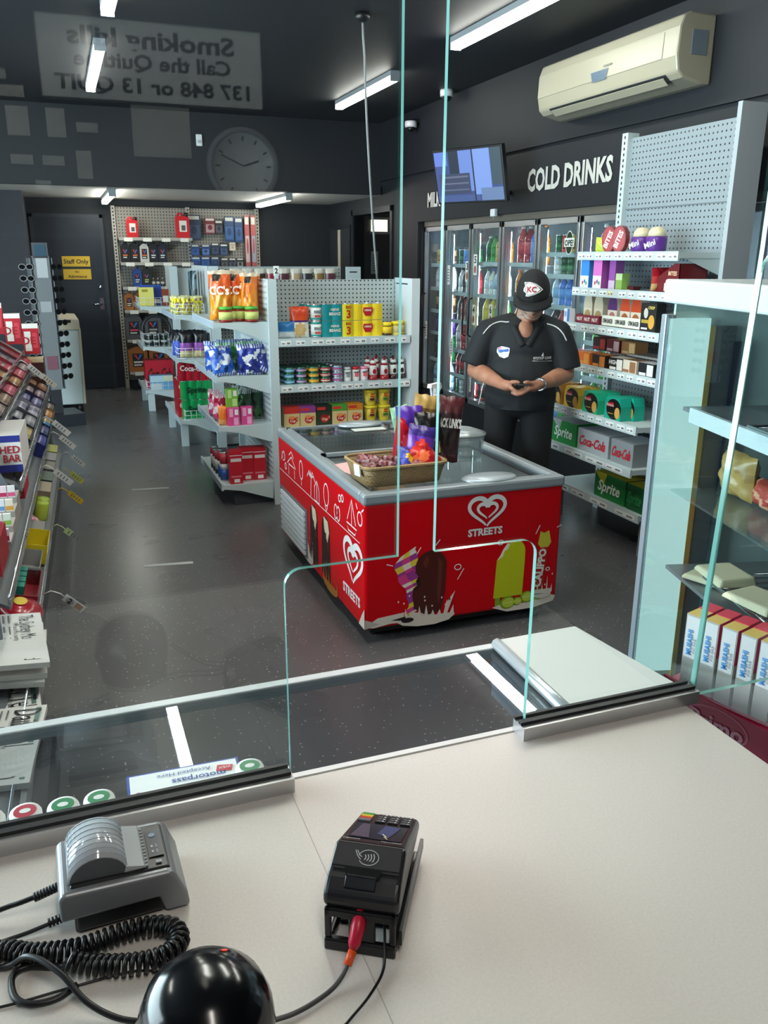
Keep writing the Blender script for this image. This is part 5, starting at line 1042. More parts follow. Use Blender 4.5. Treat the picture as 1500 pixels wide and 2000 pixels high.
b.poly(FF, [(.62, .085), (.68, .1), (.8, .085), (.93, .11), (.955, .1), (.945, .075), (.84, .055), (.7, .055)], CREAM, .0014); splash(b, FF, .88, .13, .055, .0026, 9, CREAM, 5); b.build('lime_splash_print', FZ)
b = MB()
for x, z, r_ in ((.65, .40, .014), (.44, .31, .016), (.905, .24, .01)):
    b = MB(); b.stroke(FF, [(x+r_*math.cos(a), z+.8*r_*math.sin(a)) for a in [2*PI*k/12 for k in range(12)]], .004, WH, .0014, True); b.build('drop_mark', FZ)
for x0, z0, x1, z1 in ((.1, .365, .13, .355), (.22, .40, .235, .43), (.24, .395, .26, .425), (.33, .425, .35, .45), (.83, .42, .85, .46), (.94, .44, .965, .45), (.44, .25, .47, .3)):
    b = MB(); b.stroke(FF, [(x0, z0), (x1, z1)], .004, WH, .0014); b.build('sparkle_mark', FZ)
# left side: two dark chocolate bars and splash
b = MB()
for cx, c_ in ((.72, '2a120c'), (.93, '321810')):
    P = [(cx+.065*math.cos(a), .36+.065*math.sin(a)) for a in [PI*k/10 for k in range(11)]]+[(cx-.075, .12), (cx+.07, .1)]; b.poly(FL, P, C(c_, .3), .0012)
    b.poly(FL, [(cx-.03, .42), (cx+.04, .41), (cx+.06, .36), (cx+.03, .3), (cx, .33), (cx-.02, .36)], C('e0d2b4', .4), .0018)
    for q in range(5): b.ell(FL, cx+.05*math.sin(q*2.1), .33-.05*q, .012, .016, C('5a3420'), .0018, 8)
b.build('dark_ice_cream_picture', FZ)
b = MB(); splash(b, FL, .6, .11, .1, .002, 5); b.poly(FL, [(.56, .09), (.56, .24), (.62, .17), (.66, .09)], CREAM, .0019); b.build('cream_splash_print', FZ); b = MB(); splash(b, FL, 1.0, .09, .12, .0022, 6, C('a8702c'), 6); b.build('caramel_splash_print', FZ); b = MB(); b.poly(FL, [(1.42, .075), (1.495, .075), (1.495, .17), (1.46, .13)], CREAM, .0014); b.build('cream_splash_print', FZ)
# ---------------------------------------------------------------- basket with snacks on the freezer lid
bk_m = clone('b08a52', 'woven_cane', rough=.6)
def weave(m):
    N, L = nodes(m); tc = N.new('ShaderNodeTexCoord'); br = N.new('ShaderNodeTexBrick'); br.inputs['Scale'].default_value = 1
    mp = N.new('ShaderNodeMapping'); mp.inputs['Scale'].default_value = (28, 28, 28); L.new(tc.outputs['UV'], mp.inputs[0]) 
    sp = N.new('ShaderNodeSeparateXYZ'); L.new(tc.outputs['Object'], sp.inputs[0]); ad = N.new('ShaderNodeMath'); L.new(sp.outputs[0], ad.inputs[0]); L.new(sp.outputs[1], ad.inputs[1])
    cb_ = N.new('ShaderNodeCombineXYZ'); L.new(ad.outputs[0], cb_.inputs[0]); L.new(sp.outputs[2], cb_.inputs[1])
    m2 = N.new('ShaderNodeVectorMath'); m2.operation = 'SCALE'; m2.inputs['Scale'].default_value = 36; L.new(cb_.outputs[0], m2.inputs[0]); L.new(m2.outputs[0], br.inputs['Vector'])
    br.inputs['Color1'].default_value = (.50, .33, .15, 1); br.inputs['Color2'].default_value = (.38, .24, .10, 1); br.inputs['Mortar'].default_value = (.14, .08, .03, 1); br.inputs['Mortar Size'].default_value = .04
    L.new(br.outputs['Color'], base(m).inputs['Base Color']); bu = N.new('ShaderNodeBump'); bu.inputs['Distance'].default_value = .003; bu.inputs['Strength'].default_value = .6; L.new(br.outputs['Fac'], bu.inputs['Height']); bu.invert = True; L.new(bu.outputs[0], base(m).inputs['Normal'])
weave(bk_m)
BZ = FH+.0005
t = thing('wicker_basket', 'woven cane basket of snack bags on the near corner of red freezer', 'basket', (1.32, 3.335, BZ), .03)
def rr(w, d, r, z, n=6):
    P = []
    for cx, cy, a0 in ((w/2-r, d/2-r, 0), (-w/2+r, d/2-r, PI/2), (-w/2+r, -d/2+r, PI), (w/2-r, -d/2+r, 1.5*PI)):
        for k in range(n+1): a = a0+PI/2*k/n; P.append((cx+r*math.cos(a), cy+r*math.sin(a), z))
    return P
b = MB(); rings = [rr(.35, .24, .04, .002), rr(.37, .26, .045, .045), rr(.395, .285, .05, .088), rr(.38, .27, .045, .088), rr(.355, .245, .04, .045), rr(.34, .23, .035, .012)]
n = len(rings[0]); V = [p for q in rings for p in q]; F = [(i*n+k, i*n+(k+1) % n, (i+1)*n+(k+1) % n, (i+1)*n+k) for i in range(5) for k in range(n)]
F += [tuple(reversed(range(n))), tuple(5*n+k for k in range(n))]; b.add(V, F, bk_m, True); b.build('bowl', t)
b = MB(); b.tube(rr(.392, .282, .05, .088), .009, bk_m, closed=True, seg=8); b.build('rolled_edge', t)
b = MB(); b.hexa([(-.215, -.06, .05), (-.205, -.1, .05), (-.2, -.1, .05), (-.21, -.06, .05), (-.22, -.06, .1), (-.21, -.1, .1), (-.205, -.1, .1), (-.215, -.06, .1)], C('e8e6e0', .5)); b.build('price_tag', t)
KLo = Kind('wrapped_biscuit', 'sweet', one(bag(.1, .03, .055, lambda u, v: ['7a4048', 'a88088', '5a2028', '9a5a50'][int(u*7+v*4) % 4], seed=51, nx=8, nz=6, crinkle=.5)))
for k in range(10): KLo.put((1.18+.045*(k % 5), 3.25+.085*(k//5)+.02*(k % 2), BZ+.05+.012*(k % 3)), k*1.1, 'small clear wrapped dark red sweet, %s in the left half of the basket' % ORD[k], rot=(-1.0, 0, k*1.1))
def put_bag(c1, c2, c3, x, y, z, w, h, rot, label, txt=None, tcol='f0e8e0', seed=0, name='snack_bag', d=.05):
    def fn(b):
        bag(w, d, h, lambda u, v: c1 if v > .75 or v < .12 else (c2 if ((u-.5)**2*4+(v-.45)**2*7 < .35) else c3), seed=seed, crinkle=.25)(b)
        if txt: b.text(FRONT((0, -d*.5, h*.6)), txt, h*.13, C(tcol), bold=.04, n=.006, maxw=w*.85)
    return Kind(name, 'snack bag', one(fn)).put((x, y, z), 0, label, rot=rot)
put_bag('c01828', 'e8505a', 'a81424', 1.345, 3.33, BZ+.05, .12, .22, (-.25, .35, .3), 'red snack bag leaning left in the cane basket', None, seed=61)
put_bag('5a34a8', 'f0902c', '4a2a98', 1.41, 3.37, BZ+.06, .14, .25, (-.2, .05, .1), 'purple and orange snack bag standing tallest left in the cane basket', None, 'f8e8c0', 62)
put_bag('3a2a78', 'e03a2a', '6a3aa8', 1.405, 3.29, BZ+.04, .13, .2, (-.3, .2, -.2), 'purple and red snack bag at the front of the cane basket', None, seed=63)
put_bag('c81c2a', 'e06a3a', 'b01828', 1.45, 3.26, BZ+.05, .15, .13, (-.6, -.5, .1), 'red snack bag lying along the front edge of cane basket', None, 'f4e8e0', 64)
put_bag('141416', 'b8b4b0', '1a1a1c', 1.47, 3.35, BZ+.06, .13, .22, (-.15, .1, -.1), 'black snack bag in the middle of the cane basket', None, 'f0f0f0', 65)
put_bag('b89a58', 'e8e4d8', '7a6030', 1.48, 3.42, BZ+.1, .13, .25, (-.15, .2, .1), 'gold and white snack bag at the top of the basket', None, '303030', 66)
put_bag('58262a', '2a1a18', '3a1a1c', 1.585, 3.4, BZ+.04, .13, .3, (-.12, .12, -.25), 'dark brown jerky bag leaning at the right of the basket', "JACK LINK'S", 'f0eae6', 67)
put_bag('7a1c2a', 'c8a060', '4a2018', 1.54, 3.36, BZ+.04, .11, .2, (-.3, -.2, .3), 'maroon jerky bag behind the glass edge in the basket', None, seed=68)
put_bag('9ad0a0', 'c8e8c8', '7ab888', 1.42, 3.45, BZ+.1, .1, .2, (-.2, -.1, .2), 'pale green snack bag at the back of the basket', None, seed=69)
put_bag('2c3a9a', 'e8c030', '3a4ab0', 1.36, 3.26, BZ+.045, .1, .12, (-.6, .3, .4), 'small blue and yellow snack bag at the front of the basket', None, seed=70)
b = MB(); b.box(-.06, .06, -.1, .1, 0, .002, C('e8b8b4', .6)); tag(b.build('pink_card', None, (1.19, 3.6, FH-.0065), .3), 'pale pink card on the freezer lid behind the cane basket', 'card')
# jar-like clear scoop cover at the right of the basket, with lid
t = thing('clear_container', 'clear plastic container standing on the freezer lid right of the basket', 'container', (1.78, 3.62, FH-.008))
b = MB(); b.lathe([(.085, 0), (.1, .01), (.115, .12), (.11, .125), (.096, .015), (0, .012)], glass('clear_plastic', (.93, .95, .95), diff=.1), seg=24); b.build('bowl', t)
b = MB(); b.lathe([(.0, .125), (.12, .122), (.122, .13), (.06, .15), (0, .152)], C('a8b0b4', .3, .3), seg=24); b.build('lid', t)
# trigger spray bottle
t = thing('spray_bottle', 'white trigger spray bottle standing at the back of the red freezer', 'bottle', (1.93, 4.27, FH+.009), .5)
b = MB(); b.lathe([(.032, 0), (.036, .01), (.036, .12), (.03, .16), (.014, .19), (.013, .205)], C('e6e8ea', .35)); b.build('body', t)
b = MB(); b.lathe([(.0368, .03), (.0368, .115)], C('3a78c0', .4)); b.lathe([(.037, .07), (.037, .115)], C('d8c83a', .4)); b.build('label', t)
b = MB(); b.prism([(-.06, .235), (-.055, .255), (.03, .258), (.04, .23), (.018, .205), (-.018, .205), (-.015, .232)], -.014, .014, C('eef0f0', .4)); b.prism([(-.045, .232), (-.03, .232), (-.028, .18), (-.036, .18)], -.006, .006, C('c8ccd0', .4)); b.build('trigger_head', t)
# ================================================================ stepped confectionery stand on the left
LSA = -math.atan(.037); LS = Matrix.Translation((-.348, 0, 0)) @ Matrix.Rotation(LSA, 4, 'Z')
def lw(x, y, z): return LS @ Vector((x, y, z))
ST = thing('confectionery_stand', 'long grey stepped confectionery stand along the left side of aisle', 'shelving', (-.348, 0, 0), LSA)
STM = C('a8adb0', .35, .3); YA, YB = 1.75, 6.3; YN = [3.75, 3.72, 3.55, 2.72, 1.75]      # the upper trays stop short of the near end
lips = [(-.145, 1.01, .20, .10), (-.09, .915, .28, .12), (-.005, .76, .30, .13), (.0, .585, .30, .13), (.025, .29, .34, .05)]   # lip x, lip z, tray depth, rise to the back
b = MB(); b.box(-.62, -.02, YA, YB, 0, .12, C('3a3d42', .5)); b.box(-.02, -.005, YA, YB, 0, .25, C('44474c', .4)); b.build('plinth', ST)
b = MB(); b.box(-.64, -.6, 3.55, YB, 0, 1.2, C('5a5d62', .5)); b.build('back_panel', ST)
b = MB(); b.box(-.64, -.6, YA, 3.55, 0, .78, C('5a5d62', .5)); b.build('back_panel', ST)
for yy, pf in ((YB, [(-.6, .05), (-.02, .05), (-.02, .26), (-.05, .6), (-.1, .8), (-.22, 1.0), (-.6, 1.15)]), (3.54, [(-.6, .5), (-.32, .7), (-.03, .71), (-.1, .86), (-.22, 1.0), (-.6, 1.15)]), (2.71, [(-.6, .3), (-.3, .42), (-.03, .45), (-.03, .57), (-.3, .68), (-.6, .76)])):
    b = MB(); b.prism(pf, yy-.006, yy+.006, C('6a6e74', .4)); b.build('side_frame', ST)
for i, (x, z, dp, rise) in enumerate(lips):
    b = MB(); b.hexa([(x-dp, YN[i], z+rise-.012), (x-dp, YB, z+rise-.012), (x, YB, z-.042), (x, YN[i], z-.042), (x-dp, YN[i], z+rise), (x-dp, YB, z+rise), (x, YB, z-.03), (x, YN[i], z-.03)], C('6e7276', .4))
    o = b.build('tray', ST)
    b = MB(); b.box(x, x+.005, YN[i], YB, z-.045, z, glass('lip_acrylic_%d' % i, (.94, .96, .97), diff=.08)); b.tube([(x+.003, YN[i], z), (x+.003, YB, z)], .004, C('c9ced2', .2, .8), seg=6); b.build('label_rail', o)
RZ = PI/2+LSA
def tray_pt(i, back, y, dz=0):
    x, z, dp, rise = lips[i]; q = (back)/dp; return lw(x-back, y, z-.03+(rise+.03)*q+dz)
def tput(K, i, y, label, back=.06, dz=.001, group=None, lean=None, spin=0):
    x, z, dp, rise = lips[i]; a = math.atan((rise+.03)/dp) if lean is None else lean
    return K.put(tray_pt(i, back, y, dz), 0, label, group, rot=(a, 0, RZ+spin))
def cbox(L, d, h, col, dec=(), txt=(), top=None, name='candy_box'): return Kind(name, 'candy box', one(carton(L, d, h, col, dec, txt, top=top)))
tray_n = ['top', 'second', 'third', 'fourth', 'lowest']
# top tray
tim = cbox(.10, .06, .2, 'b81c2c', [(.1, .1, .5, .75, 'e8e4dc'), (.0, .85, 1, 1, 'f0ece8'), (.6, .2, .9, .7, 'd84050')], [('DE', .25, .35, .45, 'b01828')], top='f0eee8')
for k, bk_ in enumerate((.15, .045, -.06)): tput(tim, 0, 6.22, 'tall red and white biscuit box on the top left tray, %s of three' % ['left', 'middle', 'right'][k], bk_, .045, lean=0, spin=-PI/2)
rb = Kind('candy_bag', 'candy bag', one(bag(.2, .05, .13, lambda u, v: 'e03040' if v > .5 else ('f0d8d8' if int(u*6) % 2 else 'd02840'), seed=71, crinkle=.25)))
for k, y in enumerate((5.0, 5.2, 5.42)): tput(rb, 0, y, 'red and white candy bag on the top left tray, %s in its row' % ['nearest', 'middle', 'farthest'][k], .08, .0, lean=-1.0)
pb = Kind('candy_bag', 'candy bag', one(bag(.19, .05, .12, lambda u, v: ['e8e4ec', 'c83a60', 'e070a0', 'f0ecf0'][int(u*5+v*4) % 4], seed=72, crinkle=.25)))
for k, y in enumerate((4.55, 4.75)): tput(pb, 0, y, 'pink and white candy bag on the top left tray, %s one' % ['nearer', 'farther'][k], .08, .0, lean=-1.0)
bb = Kind('candy_bag', 'candy bag', one(bag(.19, .05, .12, lambda u, v: ['22287a', 'e4e4f0', '2c3490', '5a4aa0'][int(u*4+v*5) % 4], seed=73, crinkle=.25)))
for k, y in enumerate((3.85, 4.02, 4.19, 4.36)): tput(bb, 0, y, 'blue and white wrapped candy bag on the top left tray, %s from the near end' % ORD[k], .07, .0, lean=-1.0)
rd = Kind('candy_bag', 'candy bag', one(bag(.17, .05, .11, lambda u, v: ['d8281c', 'e8c840', 'c01828', 'e8e0e0'][int(u*4+v*4) % 4], seed=74, crinkle=.25)))
for k, bk_ in enumerate((.15, .06)): tput(rd, 0, 3.9+.22*k, 'red and yellow candy bag lying over the blue ones, %s one' % ['nearer', 'farther'][k], bk_+.04, .045, lean=-1.1)
wb = Kind('candy_bag', 'candy bag', one(bag(.18, .05, .13, lambda u, v: 'e8e6e4' if v < .6 else 'c0c4c8', seed=75)))
tput(wb, 0, 4.95, 'pale grey candy bag at the back of the top left tray', .17, .02, lean=-.6)
# chocolate trays: open boxes with bars lying inside
def barbox(L, d, h, col, bc1, bc2, n=4):
    def f(name):
        e = bpy.data.objects.new(name, None); COL.objects.link(e)
        b = MB(); m = C(col, .45); b.box(-L/2, L/2, -d/2, -d/2+.003, 0, h, m); b.box(-L/2, L/2, d/2-.003, d/2, 0, h*1.6, m); b.box(-L/2, L/2, -d/2, d/2, 0, .004, m)
        for s in (-1, 1): b.add([(s*L/2, -d/2, 0), (s*L/2, d/2, 0), (s*L/2, d/2, h*1.6), (s*L/2, -d/2, h)], [(0, 1, 2, 3)], m)
        b.rect(FRONT((0, -d/2, 0)), -L*.4, h*.2, L*.4, h*.75, C(bc2), .001); b.build('box', e)
        for k in range(n):
            q = MB(); q.M = Matrix.Translation((0, -d/2+d*(k+.5)/n, h*.8)); bar(L*.94, d/n*.92, .02, bc1, bc2)(q); q.build('wrapped_bar', e)
        return e
    return f
def BB(*a): return Kind('chocolate_box', 'chocolate box', barbox(*a))
seq2 = [(5.95, '8a1c28', 'a8283a', 'c04050', 'dark red'), (5.65, '4a2a3a', '7a7078', '988890', 'grey brown'), (5.35, 'a01c34', 'b02040', 'c83a58', 'crimson'), (5.02, '5a3020', '8a5a2a', 'b8883a', 'brown and gold'), (4.7, '7a1830', 'a02048', 'c04060', 'magenta'), (4.4, '4a3a2c', '6a5240', '8a7258', 'brown'), (4.1, '3a3030', '584a48', '908078', 'dark brown'), (3.8, '2a2a4a', '3a3a60', '6a6a90', 'dark blue')]
for k, (y, c0, c1, c2, nm) in enumerate(seq2): tput(BB(.28, .26, .06, c0, c1, c2), 1, y, '%s chocolate bar box on the second left tray, %s from the far end' % (nm, ORD[k]), .135)
# third tray
tput(cbox(.24, .14, .17, '4a2218', [(0, .85, 1, 1, 'e0d0a8'), (.3, .3, .8, .6, '8a8078'), (.35, .35, .75, .55, 'b8b0a8')], [], 'd8c8a0'), 2, 6.12, 'brown box with pale top at the far end of the third left tray', .13, .0, lean=0, spin=-PI/2)
seq3 = [(5.78, '4a2a20', '7a4a30', 'b07a58', 'brown'), (5.48, '3c2a30', '5a3a48', '9a8890', 'plum'), (5.18, '2a2448', '34307a', '7a78a8', 'dark blue'), (4.88, '8a8a98', 'b0b0c0', '6a6a88', 'silver grey'), (4.58, '4a4a54', '6a6a74', '9a9aa4', 'grey'), (4.28, '2a2a4c', '8a7a4a', 'c0a868', 'navy and gold')]
for k, (y, c0, c1, c2, nm) in enumerate(seq3): tput(BB(.285, .27, .07, c0, c1, c2), 2, y, '%s chocolate bar box on the third left tray, %s from the far end' % (nm, ORD[k+1]), .14)
tput(cbox(.24, .36, .15, 'e4e2de', [(0, .82, 1, 1, '28308a'), (0, 0, 1, .2, '28308a')], [('SCORCHED', .2, .55, .62, 'b01c34'), ('PEANUT BAR', .2, .55, .38, 'b01c34')], 'c8c6c4'), 2, 3.78, 'white and blue carton with red lettered near end on the third left tray', .105, .0, spin=-PI/2, lean=0)
# fourth tray
seq4 = [(6.1, '3a3028', '5a4a40', '8a7a70', 'dark brown'), (5.82, '9a5a2a', 'c07a30', 'e0a050', 'orange'), (5.55, '2a6a9a', '3a80b8', 'c0a850', 'bright blue'), (5.26, '1c2440', '2a3060', '505a90', 'dark navy'), (4.97, '20286a', '283080', '3a44a0', 'deep blue')]
for k, (y, c0, c1, c2, nm) in enumerate(seq4): tput(BB(.275, .27, .07, c0, c1, c2), 3, y, '%s candy bar box on the fourth left tray, %s from the far end' % (nm, ORD[k]), .13)
KBp = Kind('blue_packet', 'candy packet', one(bag(.16, .045, .1, lambda u, v: ['2a3a9a', '98a8d8', '23307c', 'c8d0e8'][int(u*5+v*3) % 4], seed=77)))
for k in range(5): tput(KBp, 3, 4.72-.16*k, 'blue and silver candy packet on the fourth left tray, %s from the far end' % ORD[k], .09, .002, lean=-.8)
tput(cbox(.27, .24, .1, 'a8142c', [(0, .6, 1, 1, '7a6a58'), (.05, .1, .35, .5, '3a6ab0'), (.6, .1, .95, .5, 'b09a70')], [], '6a5a4a'), 3, 3.8, 'red and brown candy carton on the fourth left tray', .14, .02, lean=0, spin=-PI/2)
def gumtray(b):
    L, d, h = .27, .46, .05; m = C('9c9690', .6)
    for k in range(4):
        z = .022*k; y0 = -d/2+d*k/4; b.box(-L/2, L/2, y0, y0+d/4, 0, z+.015, m)
K = Kind('gum_stand', 'gum stand', one(gumtray)); tput(K, 3, 3.25, 'grey stepped cardboard gum stand on the fourth left tray', .14, .03, lean=0, spin=-PI/2)
gk = [Kind('gum_pack', 'gum pack', one(carton(.026, .012, .045, c1, [(0, .1, 1, .45, c2)]))) for c1, c2 in (('e8e4e2', 'd85a8a'), ('e0e8d8', '8ab84a'), ('e4e8f0', '6a9ad0'), ('f0e4d0', 'e0a040'), ('f0d8e0', 'c03060'))]
gn = ['pink', 'green', 'blue', 'orange', 'dark pink']
for r_ in range(4):
    for k in range(9):
        q = (k//2+r_*2) % 5; p = tray_pt(3, .14, 3.25, .03); a = 0; d_ = -.23+.46*r_/4+.012
        M_ = Matrix.Translation(p) @ Matrix.Rotation(RZ-PI/2, 4, 'Z'); w_ = M_ @ Vector((-.118+.0295*k, d_, .022*r_+.0155))
        gk[q].put(w_, 0, '%s and white gum pack, %s in the %s row of the stepped gum stand' % (gn[q], ORD[k], ['front', 'second', 'third', 'back'][r_]), 'gum packs in the white stand', rot=(0, 0, RZ-PI/2))
tput(cbox(.26, .24, .11, 'a01a24', [(0, .55, 1, .8, 'e8a030'), ('e', .2, .35, .16, .28, 'e8c060'), ('e', .2, .35, .12, .2, '7a1418'), (.5, .1, .95, .3, 'c03030')], [], '7a1420'), 3, 2.86, 'dark red candy carton with gold oval on the fourth left tray', .14, .02, lean=0, spin=-PI/2)
# lowest tray
low = [(6.12, '9aa048', 'c0c460', 'olive'), (5.86, '6a6a70', 'a0a0a4', 'grey'), (5.6, '5a5a60', '8a8a80', 'dark grey'), (5.32, '2a3a34', '5a6a60', 'dark green'), (5.06, '8a7a68', 'b0a088', 'light brown')]
for k, (y, c0, c2, nm) in enumerate(low): tput(cbox(.22, .22, .07, c0, [(.1, .2, .9, .8, c2)], [], c2), 4, y, '%s candy carton on the lowest left tray, %s from the far end' % (nm, ORD[k]), .14)
KWh = Kind('candy_bag', 'candy bag', one(bag(.16, .06, .14, lambda u, v: ['d8d0c4', 'b8a898', 'e4e0d8', 'a09080'][int(u*4+v*3) % 4], seed=78, crinkle=.3)))
for k in range(3): tput(KWh, 4, 4.98-.1*k, 'crumpled beige candy bag on the lowest left tray, %s from the far end' % ORD[k], .1, .01, lean=-1.0)
KRo = Kind('candy_roll', 'candy roll', one(lambda b: (b.lathe([(.03, 0), (.034, .01), (.034, .09), (.03, .1), (0, .1)], C('b8d048', .35), seg=12))))
for k, (y, bk_) in enumerate([(4.70, .06), (4.62, .06), (4.70, .14), (4.62, .14)]): tput(KRo, 4, y, 'lime green candy tub on the lowest left tray, %s' % ['front far', 'front near', 'rear far', 'rear near'][k], bk_, .002)
KRd = Kind('candy_bag', 'candy bag', one(bag(.12, .05, .1, lambda u, v: ['a82a4a', '3a4aa0', 'c03a5a'][int(u*3+v*3) % 3], seed=79))); tput(KRd, 4, 4.8, 'small crimson and blue candy bag on the lowest left tray', .09, .01, lean=-.8)
KPk = Kind('candy_pack', 'candy packet', one(bag(.1, .05, .13, lambda u, v: ['e88aa8', 'd84a7a', 'f0b8c8'][int(u*3+v*4) % 3], seed=80)))
for k, (y, bk_) in enumerate([(4.5, .06), (4.39, .06), (4.5, .15), (4.39, .15)]): tput(KPk, 4, y, 'pink candy packet on the lowest left tray, %s' % ['front far', 'front near', 'rear far', 'rear near'][k], bk_, .01, lean=-.9)
tput(cbox(.2, .2, .08, '6a6864', [], [], '8a8884'), 4, 4.24, 'grey cardboard tray on the lowest left tray', .13)
tput(Kind('candy_box', 'candy box', one(open_tray(.24, .2, .09, 'd8c420'))), 4, 4.02, 'bright yellow open candy box on the lowest left tray', .1, .01)
KYp = Kind('candy_packet', 'candy packet', one(bag(.09, .04, .12, lambda u, v: ['d8cc28', 'a8b030', 'f0e860'][int(u*3+v*3) % 3], seed=81)))
for k in range(3): tput(KYp, 4, 4.09-.07*k, 'yellow candy packet in the bright yellow box, %s from the far end' % ORD[k], .1, .015, lean=-.5)
tput(Kind('candy_box', 'candy box', one(open_tray(.24, .2, .08, '9a9a98'))), 4, 3.77, 'pale grey open box of pink sweets on the lowest left tray', .12)
KPs = Kind('candy_packet', 'candy packet', one(bag(.06, .03, .09, lambda u, v: ['f0c0c8', 'e06a80', 'e8e0e0'][int(u*3+v*3) % 3], seed=82)))
for k in range(4): tput(KPs, 4, 3.85-.055*k, 'pink and white sweet packet in the grey open box, %s from the far end' % ORD[k], .12, .02, lean=-.4)
tput(Kind('candy_box', 'candy box', one(open_tray(.3, .26, .07, '8a1c2a'))), 4, 3.5, 'dark red open box of green and yellow sweet packs, lowest left tray', .14)
KGy = Kind('sweet_pack', 'sweet pack', one(carton(.05, .03, .08, '1a7a6a', [(.2, .05, .8, .7, 'e8d020')]))); KPy = Kind('sweet_pack', 'sweet pack', one(carton(.05, .03, .08, '3a2a5a', [(.2, .05, .8, .7, 'e0c828')])))
for k in range(4):
    tput(KGy, 4, 3.6-.062*k, 'green sweet pack with yellow front in the dark red box, %s from the far end' % ORD[k], .08, .012); tput(KPy, 4, 3.6-.062*k, 'purple sweet pack with yellow front in the dark red box, %s from the far end' % ORD[k], .17, .02)
KTub = Kind('red_tub', 'candy tub', one(lambda b: (b.lathe([(.06, 0), (.085, .02), (.088, .05), (.07, .075), (.03, .085), (0, .085)], C('a8182c', .25, coat=.4), seg=20), b.ell(Matrix.Translation((0, 0, .0865)), 0, 0, .04, .025, C('d8b840')))))
for k, (y, bk_) in enumerate([(3.24, .07), (3.06, .09), (3.2, .25)]): tput(KTub, 4, y, 'round red candy tub with gold oval on the lowest left tray, %s' % ['far', 'near', 'rear'][k], bk_, .005)
# newspapers on the low front rack
def paper(title, tsize, w, d, n, accent=None, seed=0):
    def f(name):
        e = bpy.data.objects.new(name, None); COL.objects.link(e)
        b = MB(); m = C('cfcdc8', .8)
        V = []; F = []; N_ = 10
        for k in range(N_+1):
            x = -w/2+w*k/N_; z = .02+.012*math.sin(3*k/N_)*((k/N_)**2)
            V += [(x, -d/2, z), (x, d/2, z)]
        V += [(x_[0], x_[1], x_[2]-.018) for x_ in V]; M_ = 2*(N_+1)
        for k in range(N_): F += [(2*k, 2*k+2, 2*k+3, 2*k+1), (M_+2*k+1, M_+2*k+3, M_+2*k+2, M_+2*k), (2*k, M_+2*k, M_+2*k+2, 2*k+2), (2*k+1, 2*k+3, M_+2*k+3, M_+2*k+1)]
        F += [(0, 1, M_+1, M_), (2*N_, M_+2*N_, M_+2*N_+1, 2*N_+1)]
        b.add(V, F, m); b.build('pages', e)
        b = MB(); fr = Matrix.Translation((0, 0, .0225)) @ Matrix.Rotation(0, 4, 'X'); r = random.Random(seed)
        b.text(fr, title, tsize, INK, cx=0, cy=d/2-.05, maxw=w*.88, capw=.8)
        if accent: b.rect(fr, -w*.46, d/2-.028, w*.46, d/2-.014, C('5a7a72'))
        for c_ in range(4):
            for q in range(12):
                x0 = -w*.45+c_*w*.23
                if r.random() < .8: b.rect(fr, x0, d/2-.11-.018*q, x0+w*.2*r.uniform(.6, 1), d/2-.105-.018*q, C('6a6a6c'))
        b.rect(fr, -w*.1, -d*.3, w*.42, d*.02, C('4a6a9a'), .0012); b.poly(fr, [(-w*.02, -d*.3), (w*.2, -d*.3), (w*.16, -d*.05), (w*.02, -d*.08)], C('2a3040'), .0016)
        b.text(fr, 'PM and his party', .016, INK, cx=-w*.1, cy=d/2-.088, n=.002, maxw=w*.7); b.build('print', e)
        return e
    return f
def news(title, ts, w, d, y, x, z, tilt, label, seed, acc=None, spin=0):
    # readers stand in the aisle: page top towards the aisle (+x)
    K = Kind('newspaper', 'newspaper', paper(title, ts, w, d, 1, acc, seed))
    M_ = LS @ Matrix.Translation((x, y, z)) @ Matrix.Rotation(tilt, 4, 'Y') @ Matrix.Rotation(-PI/2+spin, 4, 'Z')
    return K.put(M_.translation, 0, label, rot=tuple(M_.to_euler()))
b = MB(); rk_ = C('4a4d52', .4); b.box(-.02, .1, YA, 2.62, .0, .2, C('3a3d42')); b.box(-.4, .045, YA, 3.05, .245, .26, rk_); b.box(.045, .06, YA, 2.9, .2, .27, C('b4b8ba', .3, .5)); b.build('newspaper_ledge', ST)
news('The Sydney Morning Herald', .05, .42, .30, 2.84, -.07, .375, .12, 'newspaper with long masthead, topmost on the low left rack', 3, spin=.12)
for k in range(2): news('The Weekend Paper', .03, .42, .30, 2.86-.01*k, -.075, .33-.022*k, .12, 'folded newspaper under the topmost one on the low left rack, %s below it' % ['just', 'two'][k], 4+k, spin=.08-.05*k)
news('Daily Telegraph', .08, .42, .32, 2.33, -.08, .275, .03, 'newspaper with the biggest black masthead, nearest on the low left rack', 7, True, spin=-.06)
news('Daily Telegraph', .08, .42, .32, 2.58, -.09, .252, .03, 'newspaper lying half under the topmost stack on the low left rack', 8, True, spin=.1)
